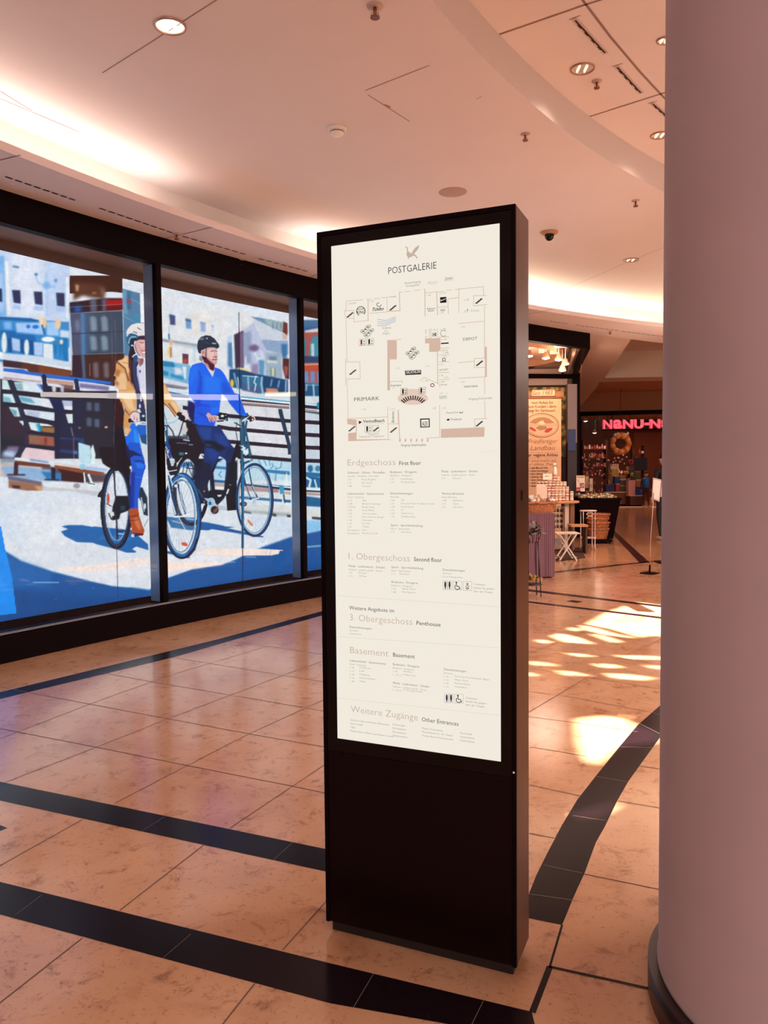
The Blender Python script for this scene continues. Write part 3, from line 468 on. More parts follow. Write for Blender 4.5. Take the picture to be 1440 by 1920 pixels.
    poly('W2','2a2c54','690,0 790,0 830,130 880,240 920,430 940,620 940,800 780,800 800,600 720,520 720,250',b=.2);poly('W2','e4e0e8','790,0 920,0 920,130 850,130 810,60');poly('W2','e8ccb0','870,130 920,140 930,430 890,300');line('W2','dfe8f0',2,'820,160 825,280');poly('W2','dce6ee','770,400 800,340 825,430 790,450');poly('W2','d8dcd8','730,490 790,470 830,560 740,560')
    poly('W2','0f2c44','790,570 940,570 940,830 800,800',b=.3);ell('W2','cfe0e8','880,640 36,28',b=.5)
    poly('W2','e8ccd0','560,600 620,550 720,545 790,620 800,770 760,780 720,700 740,840 700,860 660,700 640,760 600,750 570,680');line('W2','5a3048',1,'650,640 660,720');line('W2','5a3048',1,'720,680 740,780');line('W2','3a1820',1.4,'570,600 620,540 700,530 790,570');ell('W2','1c0c14','560,750 44,54');poly('W2','1c0c18','580,720 640,760 680,800 600,800')
    line('W2','e4eef4',2.4,'660,890 740,820 850,780 940,800')
    # jeans
    poly('W2','0f6ce8','600,800 680,820 740,960 780,1150 830,1400 880,1650 940,1920 600,1920 640,1700 560,1500 480,1350 440,1120 500,1115 590,980 545,910');poly('W2','1c98f4','650,950 720,1000 820,1400 800,1500 720,1400 660,1200',a=.8,b=1.2);poly('W2','0a1c5c','480,1330 560,1420 700,1480 860,1600 860,1640 660,1600 560,1700 480,1560',b=.8);poly('W2','0f60c8','700,900 760,850 950,860 950,1100 780,1100',b=.3);poly('W2','0c4a80','780,1100 960,1080 960,1330 840,1280',b=.6);line('W2','0a2c80',2.6,'720,1720 850,1740 920,1840',b=.5)
    poly('W3','0f54cc','520,0 700,0 740,120 790,260 810,400 770,540 720,760 690,930 690,1080 560,1080 560,900 570,600 590,430 560,260 540,100',b=.1);poly('W3','0a2a98','560,480 640,480 620,1060 550,1060',a=.9,b=1.2);poly('W3','1c7cf0','640,330 790,340 780,420 680,420',a=.8,b=1);poly('W3','08144a','500,100 600,130 740,200 760,220 620,210 520,280',b=.6,a=.9);line('W3','082a80',2.4,'640,300 740,300 790,340',b=.4);line('W3','3a9cf4',1,'640,555 760,575',a=.7)
    # boot and pedal
    poly('W3','b04a24','535,1085 690,1070 710,1200 760,1360 795,1430 780,1500 700,1520 590,1480 580,1400 550,1230');poly('W3','d88458','620,1240 690,1230 740,1400 700,1430 650,1350',a=.7,b=1);line('W3','5a1c10',1.4,'550,1215 690,1185');line('W3','6a2414',1.2,'560,1280 700,1260');poly('W3','4a1830','590,1470 780,1490 770,1520 680,1525');poly('W3','d0d0e0','575,1500 620,1500 620,1550 580,1545',b=.2);ell('W3','181828','650,1520 20,12')
    # arm over the second pane, hand
    poly('E','e0a468','80,1520 130,1560 200,1700 250,1800 330,1930 100,1930 80,1800',b=.2);poly('E','f0c898','100,1560 190,1700 260,1850 180,1830 100,1700',a=.8,b=.8)
    poly('M2','e0a868','80,30 370,30 450,180 510,270 440,300 400,340 370,410 230,210 80,60');poly('M2','f0cca0','240,40 350,40 480,260 400,300 330,180',a=.9,b=.8);line('M2','4a2010',1.6,'210,90 380,320',b=.3);line('M2','7a2414',1.6,'90,70 230,200 370,400')
    poly('M2','150c1c','390,330 440,285 530,300 570,360 640,430 680,510 600,540 500,500 430,450 450,400 400,370');poly('M2','ecd0d0','530,310 620,285 690,350 705,430 670,470 620,450 590,380 520,345');line('M2','c8d0d8',1.6,'690,480 760,490 810,550');ell('M2','e4e4e8','800,548 16,16');ell('M2','e8e0e8','620,465 20,16')
    # ---------- man
    poly('M1','0b2a40','285,370 295,290 350,210 440,178 520,185 600,240 680,350 685,390 640,425 600,400 520,395 450,410 420,440 360,450 350,510 310,500 290,430');ell('M1','6a8ca0','370,245 40,20',b=1);ell('M1','dfe8ec','460,235 14,14',b=.3);line('M1','dfe8f0',1.8,'560,322 620,328',b=.3);line('M1','28506c',1.2,'420,300 490,320')
    poly('M1','d4a09c','355,480 385,440 460,405 560,395 630,415 645,480 655,560 645,620 640,690 590,720 520,720 470,660 440,600 390,560 360,530');poly('M1','ecccc0','470,430 600,420 640,520 630,600 540,620 470,560',a=.8,b=1.2);poly('M1','5a1630','400,590 450,580 520,650 600,710 590,820 520,800 470,700 400,660',b=.4);poly('M1','3a0c20','480,690 590,720 580,830 520,780',a=.8,b=.5)
    line('M1','6a3038',1.5,'530,470 590,455');line('M1','6a3038',1.4,'605,460 640,465');line('M1','8a4440',1.6,'575,565 625,580 630,560');line('M1','6a2430',1.6,'560,612 600,618 640,620');line('M1','e8b4ac',1.3,'575,640 635,632');line('M1','b07870',1,'600,480 610,560');ell('M1','d8a8a8','400,500 36,50');ell('M1','a86a70','395,490 16,26',b=.4);line('M1','1a1428',1.5,'450,410 440,520 450,600');poly('M1','1a1428','360,540 450,580 460,610 390,620');poly('M1','6a5a68','330,530 390,600 380,660 320,620',a=.7,b=.5);poly('M1','b88888','400,660 480,700 520,810 460,760')
    poly('M1','e2d8dc','430,700 500,790 570,830 600,790 575,930 500,830')
    # jumper
    poly('M1','0a62ec','200,710 290,680 380,665 430,710 565,935 600,800 590,755 640,765 700,790 740,830 790,900 850,1020 960,1220 1040,1240 1150,1560 1200,1620 1130,1640 1020,1590 860,1400 820,1320 730,1230 700,1400 670,1600 530,1620 480,1560 620,1740 600,1790 420,1820 230,1760 240,1600 250,1400 130,1260 130,950 155,780')
    poly('M1','0a3cc4','330,900 380,1000 360,1240 340,1500 260,1400 300,1100',a=.75,b=1.8);poly('M1','0c48d4','720,1050 790,1010 900,1200 740,1230',a=.7,b=1.5);poly('M1','1c82f8','400,900 700,960 700,1200 420,1250',a=.6,b=3);poly('M1','1a78f4','160,800 280,720 330,820 220,1000 150,1100',a=.6,b=2);line('M1','0a2cac',2,'310,820 360,960',a=.7,b=1)
    poly('M1','0a1a70','120,1350 250,1400 240,1600 230,1750 110,1560',b=1);poly('M1','0a1450','130,1400 250,1450 230,1790 130,1640',b=.6);poly('M2','0c3cd8','850,60 1180,120 1280,300 1280,600 960,560 820,480 830,200',b=.6,a=.8);line('M2','1a70f0',3,'830,480 960,560 1280,600',a=.8,b=.8);poly('M4','0f6ae8','750,0 910,0 950,120 930,150 860,130 800,60')
    poly('M1','0850dc','860,1380 1040,1300 1140,1560 1080,1620 1000,1560',a=.7,b=1);poly('M4','1c86f6','200,30 400,110 370,150 250,120',a=.0)
    poly('M4','0a54e0','230,20 580,10 560,120 530,150 440,150 400,110 370,130 400,200 500,310 400,320 190,260 200,60',b=.2);poly('M4','1272f4','440,30 570,10 560,110 440,140',a=.8,b=1.5);line('M4','0a30b0',2,'240,100 370,170',a=.8,b=1)
    # hand, watch hand
    poly('M4','d8a8a4','370,150 400,105 440,130 450,150 520,150 545,180 530,250 510,240 500,190 485,260 460,250 450,200 440,260 420,240 400,190');
    for q in ('425,185 440,250','455,180 480,250','495,175 520,235'): line('M4','6a2030',1,q)
    line('M4','e8f0f8',1.8,'500,325 530,300 545,270');ell('M4','f0e0d8','500,352 16,9')
    # trousers
    poly('M4','0b2a6a','200,290 520,310 590,330 640,420 740,580 800,650 770,740 740,860 840,860 840,1120 670,1120 670,840 640,800 570,760 520,860 440,1000 460,1120 150,1120 330,850 350,600 260,440',b=.2);poly('M4','0c4498','250,330 460,330 440,520 370,540 280,420',a=.8,b=2);poly('M4','0e3f92','480,420 640,430 730,590 640,640 540,560',a=.8,b=2);poly('M4','0c3c88','370,640 520,640 560,730 500,850 400,780',a=.9,b=2);poly('M4','03081c','340,520 500,540 680,640 560,700 470,640 340,620',a=.8,b=1.6);poly('M4','06102c','180,900 340,850 440,880 450,1120 150,1120',a=.85,b=1.5);poly('M4','08204c','700,640 790,640 760,760 720,860 660,760',a=.8,b=1.2)
    line('M4','6a88b0',2.6,'370,590 440,600',a=.5,b=1);poly('M4','050610','700,860 840,820 840,1120 680,1120',b=.8,a=.8)
    # panel joints of the print
    line('O','101a28',1.5,'448,586 449,740 452,900 455,1000 455,1095');line('O','8a6a6a',.9,'216,600 217,740 213,830',a=.6);line('O','3a2c44',1.1,'213,790 216,900 218,980 221,1120',a=.9);line('D','888898',.8,'755,380 770,1560',a=.5)
def grain(amp,r,seed):
    global CV
    g=np.random.RandomState(seed).randn(MH,MW).astype(np.float32); g=boxb(g,r); g/=g.std()+1e-6; CV[:]=np.clip(CV*(1+amp*g[...,None]),0,1)
def mural_rgb():
    paint();grain(.010,5,1);grain(.012,1,2);bikes();riders();grain(.008,2,3)
    return np.clip(CV,0,1)
# ================================================================ materials
black=mat('black_metal',(.005,.0015,.0018),.5,0,.05)
blackg=mat('black_gloss',(.004,.001,.0015),.12,0,.2)
ceilm=mat('ceiling_plaster',(.80,.72,.69),.75,spec=.25,noise=.02,nscale=1.2)
soffm=mat('soffit_plaster',(.80,.67,.63),.75,spec=.25)
seam=mat('ceiling_joint',(.30,.19,.16),.8)
darkslot=mat('vent_slot',(.02,.01,.01),.8)
colm=mat('column_plaster',(.52,.385,.40),.62,spec=.3,noise=.05,nscale=2.2,bump=.05)
white=mat('white_paint','efe6dc',.45); chrome=mat('chrome',(.75,.66,.60),.18,1)
def floor_material():
    m=bpy.data.materials.new('polished_limestone'); m.use_nodes=True; nt=m.node_tree; b=nt.nodes['Principled BSDF']; L=nt.links
    tc=nt.nodes.new('ShaderNodeTexCoord')
    def noi(sc,det,rgh=.6,dist=0):
        n=nt.nodes.new('ShaderNodeTexNoise'); n.inputs['Scale'].default_value=sc; n.inputs['Detail'].default_value=det; n.inputs['Roughness'].default_value=rgh; n.inputs['Distortion'].default_value=dist
        L.new(tc.outputs['Object'],n.inputs['Vector']); return n
    def ramp(src,stops):
        r=nt.nodes.new('ShaderNodeValToRGB'); L.new(src,r.inputs[0])
        while len(r.color_ramp.elements)<len(stops): r.color_ramp.elements.new(.5)
        for e,(p,c) in zip(r.color_ramp.elements,stops): e.position=p; e.color=c+(1,)
        return r
    a=ramp(noi(1.3,3).outputs[0],[(.3,(.47,.215,.108)),(.55,(.56,.285,.155)),(.75,(.62,.34,.20))])
    s1=ramp(noi(11,9,.78,.5).outputs[0],[(.34,(.10,.04,.02)),(.40,(.60,.48,.42)),(.47,(1,1,1))])
    s2=ramp(noi(45,5,.75).outputs[0],[(.33,(.30,.15,.10)),(.42,(1,1,1))])
    s3=ramp(noi(2.2,5,.7,.4).outputs[0],[(.30,(.70,.58,.50)),(.45,(1,1,1))])
    cur=a.outputs[0]
    for s_,f in ((s1,.55),(s2,.6),(s3,.6)):
        x=nt.nodes.new('ShaderNodeMix'); x.data_type='RGBA'; x.blend_type='MULTIPLY'; x.inputs[0].default_value=f
        L.new(cur,x.inputs[6]); L.new(s_.outputs[0],x.inputs[7]); cur=x.outputs[2]
    L.new(cur,b.inputs['Base Color']); b.inputs['Specular IOR Level'].default_value=.7
    rr=ramp(noi(30,3).outputs[0],[(.3,(.12,.12,.12)),(.7,(.18,.18,.18))]); L.new(rr.outputs[0],b.inputs['Roughness'])
    return m
stone=floor_material()
inlay=mat('dark_granite_inlay',(.010,.004,.006),.2,spec=.12,noise=.3,nscale=60)
joint=mat('floor_joint',(.12,.05,.035),.5); jointl=mat('inlay_joint',(.16,.11,.09),.4)
# ================================================================ floor
fl=MB(); fl.recalc=False
fl.poly([(-9,-7,0),(26,-7,0),(26,40,0),(-9,40,0)],stone)
def fpoly(px,m,z=.0008): fl.poly([onz(x,y,z) for x,y in px],m)
def fline(px,w=.004,m=joint,z=.0014):
    P=[onz(x,y,z) for x,y in px]
    for a,b in zip(P,P[1:]):
        d=(b-a); n=Vector((-d.y,d.x,0)).normalized()*w/2
        fl.poly([a-n,b-n,b+n,a+n],m)
def fband(A,B,m=inlay):
    P=[onz(x,y,.0008) for x,y in A]; Q=[onz(x,y,.0008) for x,y in B]
    fl.poly(P+Q[::-1],m)
def ext(p,q,t): return (p[0]+(q[0]-p[0])*t,p[1]+(q[1]-p[1])*t)
def ray2(P,Q,k):   # extend a floor line from P through Q by factor k (world), returned as points
    a=onz(*P);b=onz(*Q);return a+(b-a)*k
def wband(A,B,kl,kr,z=.0008,m=inlay):   # straight inlay given by its two pixel edges, extended in the world
    a0,a1=ray2(A[1],A[0],kl),ray2(A[0],A[1],kr); b0,b1=ray2(B[1],B[0],kl),ray2(B[0],B[1],kr)
    for v in (a0,a1,b0,b1): v.z=z
    fl.poly([a0,a1,b1,b0],m)
wband([(0,1466),(609,1591.8)],[(0,1501),(610,1634)],2.2,1.25)
fl.poly([ray2((998.9,1898),(0,1653),2.0)+Vector((0,0,.0008)),onz(611,1804,.0008),onz(997,1897,.0008),onz(1010,1950,.0008),onz(620,1881,.0008),ray2((620,1881),(0,1714.5),2.4)+Vector((0,0,.0008))],inlay)
fpoly([(-60,1530),(0,1547),(14,1552.5),(0,1558),(-60,1565)],inlay)
fband([(-260,1362),(0,1298),(407,1199),(606,1145.4),(760,1108)],[(-260,1378),(0,1310.5),(327,1232),(432,1201.5),(606,1153.4),(760,1115)])
out_=[(1290,1272),(1241,1320),(1195,1360),(1160,1402),(1117,1455),(1082,1500),(1053,1548),(1026,1600),(1006,1640),(996,1665),(984,1695),(975,1718)]
inn_=[(1290,1318),(1241,1378),(1225,1400),(1178,1465),(1157,1502),(1135,1548),(1117,1580),(1096,1637),(1083,1665),(1072,1690),(1062,1715),(1054,1734)]
fband(out_,inn_)
for a,b in (((1118,1455.7),(1177.8,1466)),((1074.4,1529),(1138.5,1539)),((1019,1622),(1091.5,1636.8)),((1163,1400),(1226,1402)),((1200,1357),(1240,1377)),((992,1676),(1084,1689))): fline([a,b],.003,jointl,.0016)
for a,b in (((165,1710),(92,1683)),((73,1680),(28,1715)),((358,1752),(305,1795)),((268,1556),(310,1531)),((510,1613),(548,1581)),((700,1826),(664,1886)),((905,1876),(880,1925)),((95,1491),(80,1518))): 
    pass
for a,b in (((80,1677),(28,1716)),((358,1751),(306,1796)),((309,1531),(266,1558)),((548,1580),(512,1613)),((700,1826),(662,1890)),((906,1877),(880,1930))): fline([a,b],.002,jointl,.0016)
for L_ in [[(-60,1924),(0,1880),(155,1758)],[(224,1707),(381,1585)],[(430.6,1553),(607,1434.6),(700,1376)],[(380,1968),(417.6,1920),(478,1843.7)],[(529.6,1781),(610.5,1690.8),(760,1560)],
  [(-120,1690),(0,1623),(155,1536)],[(215,1505.7),(465,1376.5),(607,1312),(700,1270)],[(-60,1494),(8.6,1467),(178.7,1401.5),(318.6,1346),(534,1264.6),(607,1239),(700,1207)],
  [(0,1385),(20,1377),(192,1311),(325,1264),(500,1212)],[(-160,1336),(0,1365.8),(185,1401.5),(348.8,1434.6),(544.7,1473),(607,1486),(700,1505)],
  [(-30,1280),(51.7,1298),(172,1320.6),(316.5,1347.7),(467,1375.7),(607,1400),(720,1420)],[(185,1260),(288.5,1278.8),(426,1302),(572.6,1327),(700,1349)],[(327,1233),(420,1248),(530,1266),(700,1293)],[(430,1202),(520,1214),(620,1229)],
  [(994,1400),(1101,1418)],[(1199,1436),(1245,1442.6)],[(993,1471.5),(1088,1492)],[(1158.6,1501.4),(1245,1516)],[(993,1562.5),(1039,1571)],[(1094.5,1638),(1245,1669)],[(980,1342),(1081.7,1355),(1195,1372)],
  [(980,1294.5),(1071,1307),(1186,1328.5),(1250,1342)],[(980,1340),(993.3,1334),(1160.7,1234.5),(1239.7,1198),(1290,1178)],[(980,1230),(993,1225),(1052,1202.5),(1130,1170)],[(990,1252),(1240,1292)],[(990,1212),(1245,1246)],[(990,1178),(1245,1205)]]: fline(L_,.0045)
fline([(1054,1734),(1031,1812)],.007,inlay); fline([(1031,1812),(1012,1862),(998,1898)],.018,inlay); fline([(1029,1812),(1135,1835),(1243,1859)],.011,inlay)
fband([(900,1093.5),(989.7,1104.4),(1243.5,1135.5),(1330,1146)],[(900,1097.5),(989.7,1108.5),(1243.5,1138.8),(1330,1149.5)]); fband([(900,1116),(990,1126.8),(1243.5,1157),(1330,1168)],[(900,1118.5),(990,1129.9),(1243.5,1160.5),(1330,1171.5)])
fband([(1035,1072),(1040,1071.4),(1199.7,1054),(1260,1048)],[(1035,1075),(1040,1074.3),(1199.7,1056),(1260,1050)]); fband([(1143,995.6),(1199.7,1055.8)],[(1151,994.5),(1217.5,1054.3)])
fpoly([(1060.7,1127.2),(1073.3,1124.9),(1093.2,1127.8),(1081.1,1130.7)],inlay); fline([(1150,988),(1250,989)],.05,joint); fline([(1150,992),(1250,993)],.03,joint)
tag(fl.build('floor'),kind='structure')
# ================================================================ ceilings of the rotunda
RC,RR=(11.59,-1.76),12.93          # edge of the raised ring
LC,LR=(12.10,-2.24),16.51          # lip of the soffit
EC,ER=(11.94,-1.26),16.47          # wall above the soffit
WC,WR=(18.43,-7.49),25.34          # shop front
ZC,ZR,ZS,ZH=4.14,4.40,3.67,3.42
c1=MB(); c1.recalc=False
def ring(c,R,a0,a1,n): return [Vector((c[0]+R*math.cos(a0+(a1-a0)*i/n),c[1]+R*math.sin(a0+(a1-a0)*i/n))) for i in range(n+1)]
A0,A1=math.radians(215),math.radians(88)
strip(c1,ring(EC,ER,A0,A1,90),ring(RC,RR,A0,A1,90),ZC,ceilm)
def cline(mb,px,z,w=.012,m=seam,dz=.002):
    P=[onz(x,y,z-dz) for x,y in px]
    for a,b in zip(P,P[1:]):
        d=b-a; n=Vector((-d.y,d.x,0)).normalized()*w/2; mb.poly([a-n,b-n,b+n,a+n],m)
for q in ([(192,137),(290,75),(400,4),(430,-15)],[(685,170),(805,123)],[(690,178),(768,228)],[(0,185),(150,248)],[(893,186),(903,181)],[(1045,549),(1180,490),(1250,462)],[(-10,165),(60,208)]): cline(c1,q,ZC,.006)
P=[onz(719,198,ZC-.003),onz(731,203,ZC-.003),onz(733,200,ZC-.003),onz(721,195,ZC-.003)]; c1.poly(P,mat('pink_mark',(.5,.2,.2)))
tag(c1.build('ceiling'),kind='structure')
c2=MB(); c2.recalc=False
curtain(c2,ring(RC,RR,A0,A1,90),ZC,ZR,mat('fascia_plaster',(.62,.52,.47),.8,spec=.2))
tag(c2.build('trim_1'),kind='structure')
c3=MB(); c3.recalc=False
strip(c3,ring(RC,RR,A0,A1,90),ring(RC,9.3,A0,A1,90),ZR,ceilm); curtain(c3,ring(RC,9.3,A0,A1,90),ZR,ZR+.5,ceilm)
for q in ([(1070,-30),(1092,0),(1145,70),(1200,135),(1239,177),(1262,200)],[(933,66),(1095,10),(1127,0),(1200,-30)],[(1105,219),(1237,177),(1270,166)]): cline(c3,q,ZR,.016)
tag(c3.build('ceiling_recess'),kind='structure')
# soffit shelf with lip, and the wall behind its light trough
c4=MB(); c4.recalc=False
a0,a1=math.radians(215),math.radians(95)
LA=ring(LC,LR,a0,a1,110); LB=ring(LC,LR+.03,a0,a1,110)
WA=arc(WC,WR,-5.2,8.5,110)
# soffit underside runs from the lip out to the shop front line and beyond the corridor mouth
def wall_pt(v):   # where the ray from the rotunda centre meets the outer line
    d=(v-Vector(LC)).normalized(); lo,hi=LR,LR+6
    for _ in range(40):
        m_=(lo+hi)/2; p=Vector(LC)+d*m_
        if (p-Vector(WC)).length<WR: lo=m_
        else: hi=m_
    return Vector(LC)+d*lo
WB=[wall_pt(v) for v in LA]
keep=[i for i in range(len(LA)-1) if LA[i].x<4.9 or True]
strip(c4,LA,WB,ZS,soffm); curtain(c4,LA,ZS,ZS+.06,soffm); strip(c4,LA,LB,ZS+.06,soffm)
EA=ring(EC,ER,a0,a1,110); strip(c4,LB,[e+(e-Vector(EC)).normalized()*.02 for e in EA],ZS+.05,soffm)
for q in ([(-10,302),(0,300.6),(38.7,291)],[(297,450.4),(398,426)],[(580,520),(600,512)],[(990,590),(1035,580)]): cline(c4,q,ZS,.012)
def slots(P0,P1,n,z=ZS):
    A=onz(*P0,z); B=onz(*P1,z)
    for i in range(n):
        a=A.lerp(B,(i+.12)/n); b=A.lerp(B,(i+.85)/n); d=b-a; nn=Vector((-d.y,d.x,0)).normalized()*.011
        c4.poly([v-Vector((0,0,.002)) for v in (a-nn,b-nn,b+nn,a+nn)],darkslot)
slots((8,330),(143,376),8); slots((184,389),(325,437),9); slots((340,442),(462,477),8); slots((483,484),(578,509),7)
slots((1030,602),(1065,607),5); slots((1078,609),(1160,620),9); slots((1165,621),(1247,631),9)
tag(c4.build('ceiling_soffit'),kind='structure')
c5=MB(); c5.recalc=False
curtain(c5,EA,ZS,ZC+.01,mat('trough_wall',(.80,.70,.62),.7))
for px,y0,y1 in ((228,320,348),(390,387,418)):
    a=onplane(px,y0,(EA[0].x,EA[0].y,0),Vector((1,0,0)))
tag(c5.build('wall_trough'),kind='structure')
# cove lamps lying in the trough
cove=mat('cove_tube','ffffff',.5,emit='fff3ea',es=4)
covey=mat('cove_tube_yellow','ffffff',.5,emit='fff0a8',es=6)
coveg=mat('cove_tube_green','ffffff',.5,emit='f2ffe0',es=5)
def covelight(xa,xb,m,e,colr,label):
    A=arc(EC,ER-.16,xa,xb,10); mid=A[5]
    r=empty('cove_light',(mid.x,mid.y,ZS+.05),label,'light','tube lights in the ceiling trough')
    mb=MB(); mb.tube([(p.x,p.y,ZS+.10) for p in A],.018,m); mb.build('tube',r)
    for p in (A[0],A[10]): mb=MB(); mb.box((p.x,p.y,ZS+.085),(.05,.05,.07),white); mb.build('holder',r)
    L=(A[10]-A[0]).length; dd=(A[10]-A[0]).normalized(); inw=Vector((-dd.y,dd.x))*-1
    o=lamp('AREA','cove_glow',(mid.x+inw.x*.15,mid.y+inw.y*.15,ZS+.12),e*L,colr,(mid.x-inw.x*.10+inw.x*.35,mid.y+inw.y*.25,ZC+1),shape='RECTANGLE',size=L,size_y=.06)
    o.rotation_euler=Matrix((( dd.x,inw.x,0),(dd.y,inw.y,0),(0,0,-1))).transposed().to_euler() if False else o.rotation_euler
    X=Vector((dd.x,dd.y,0)); Z=Vector((0,0,-1)); Y=Z.cross(X)
    o.rotation_euler=Matrix((X,Y,Z)).transposed().to_euler()
    o.parent=r; o.matrix_parent_inverse=Matrix.Translation(-r.location)
covelight(-3.9,-3.05,cove,3,(1,.88,.84),'first trough tube from the left above the poster window')
covelight(-3.02,-2.00,cove,3,(1,.88,.84),'trough tube glowing brightest left of the dark gap above the poster window')
covelight(-.98,.9,cove,3,(1,.92,.84),'trough tube glowing right of the dark gap, towards the sign')
covelight(.95,2.6,coveg,4.5,(1,.98,.80),'trough tube glowing pale green right behind the sign')
covelight(2.65,3.9,cove,4,(1,.96,.88),'trough tube above the deli stand corner')
covelight(3.95,5.6,covey,6,(1,.93,.55),'trough tube glowing yellow beside the column')
# ================================================================ shop front with the lit poster
def wp(x): return Vector((x,WC[1]+math.sqrt(WR**2-(x-WC[0])**2)))
def outn(p): return (Vector((p.x,p.y))-Vector(WC)).normalized()
def off(A,d): return [p+outn(p)*d for p in A]
def solidarc(name,A,d0,d1,z0,z1,m):
    mb=MB(); mb.recalc=False; I=off(A,d0); O=off(A,d1)
    curtain(mb,I,z0,z1,m); curtain(mb,O,z0,z1,m); strip(mb,I,O,z0,m); strip(mb,I,O,z1,m)
    for k in (0,-1): mb.add([(*I[k],z0),(*O[k],z0),(*O[k],z1),(*I[k],z1)],[(0,1,2,3)],m)
    return mb
FA=arc(WC,WR,-5.2,2.2,60)
tag(solidarc('h',FA,-.03,.06,ZH,ZS,black).build('trim_2'),kind='structure')
bb=solidarc('b',FA,-.03,.06,0,.245,black); I=off(FA,-.034); curtain(bb,I,.228,.234,mat('sill_line',(.50,.50,.56),.3,.6)); curtain(bb,I,.239,.243,mat('sill_line',(.25,.24,.26)))
tag(bb.build('baseboard_left'),kind='structure')
casem=mat('display_case_lining',(.20,.105,.07),.7)
cs=MB(); cs.recalc=False; G=off(FA,.06); B_=off(FA,.40)
strip(cs,G,B_,ZH,casem); strip(cs,G,B_,.245,mat('display_case_floor',(.008,.003,.004),1,spec=0)); curtain(cs,B_,0,ZS,mat('display_case_back',(.09,.04,.025),.8)); 
tag(cs.build('wall_left'),kind='structure')
MUL=[-3.16,-2.094,-.912,.36,1.75]
finm=mat('grey_blue_fin',(.20,.29,.43),.3,.3)
gm=bpy.data.materials.new('shop_glass'); gm.use_nodes=True; nt=gm.node_tree; nt.nodes.clear()
o_=nt.nodes.new('ShaderNodeOutputMaterial'); mx=nt.nodes.new('ShaderNodeMixShader'); tr=nt.nodes.new('ShaderNodeBsdfTransparent'); gl=nt.nodes.new('ShaderNodeBsdfGlossy'); fr=nt.nodes.new('ShaderNodeFresnel')
gi=nt.nodes.new('ShaderNodeNewGeometry'); mr=nt.nodes.new('ShaderNodeMapRange'); mr.inputs[3].default_value=1.5; mr.inputs[4].default_value=1/1.5; nt.links.new(gi.outputs['Backfacing'],mr.inputs[0]); nt.links.new(mr.outputs[0],fr.inputs[0]); gl.inputs['Roughness'].default_value=0.0; tr.inputs[0].default_value=(.97,.98,1,1)
ff=nt.nodes.new('ShaderNodeMath'); ff.operation='MULTIPLY'; ff.inputs[1].default_value=.6; nt.links.new(fr.outputs[0],ff.inputs[0]); nt.links.new(ff.outputs[0],mx.inputs[0]); nt.links.new(tr.outputs[0],mx.inputs[1]); nt.links.new(gl.outputs[0],mx.inputs[2]); nt.links.new(mx.outputs[0],o_.inputs[0])
for i in range(len(MUL)-1):
    a,b=wp(MUL[i]),wp(MUL[i+1]); m_=(a+b)/2
    w=empty('window_%d'%(i+1),(m_.x,m_.y,.245),kind='structure')
    mb=MB(); d=(b-a).normalized(); n=Vector((-d.y,d.x))
    a2,b2=a+n*.02,b+n*.02
    mb.poly([(*a2,.245),(*b2,.245),(*b2,ZH),(*a2,ZH)],gm); mb.build('glass_pane',w)
    mb=MB(); mb.box((*(b+n*.005),(.245+ZH)/2),(.060,.05,ZH-.245),black,rz=math.atan2(d.y,d.x)); mb.build('mullion',w)
    mb=MB(); c=b+n*.095-d*.022; mb.box((*c,(.245+ZH)/2),(.016,.125,ZH-.25),finm,rz=math.atan2(d.y,d.x)); mb.build('fin',w)
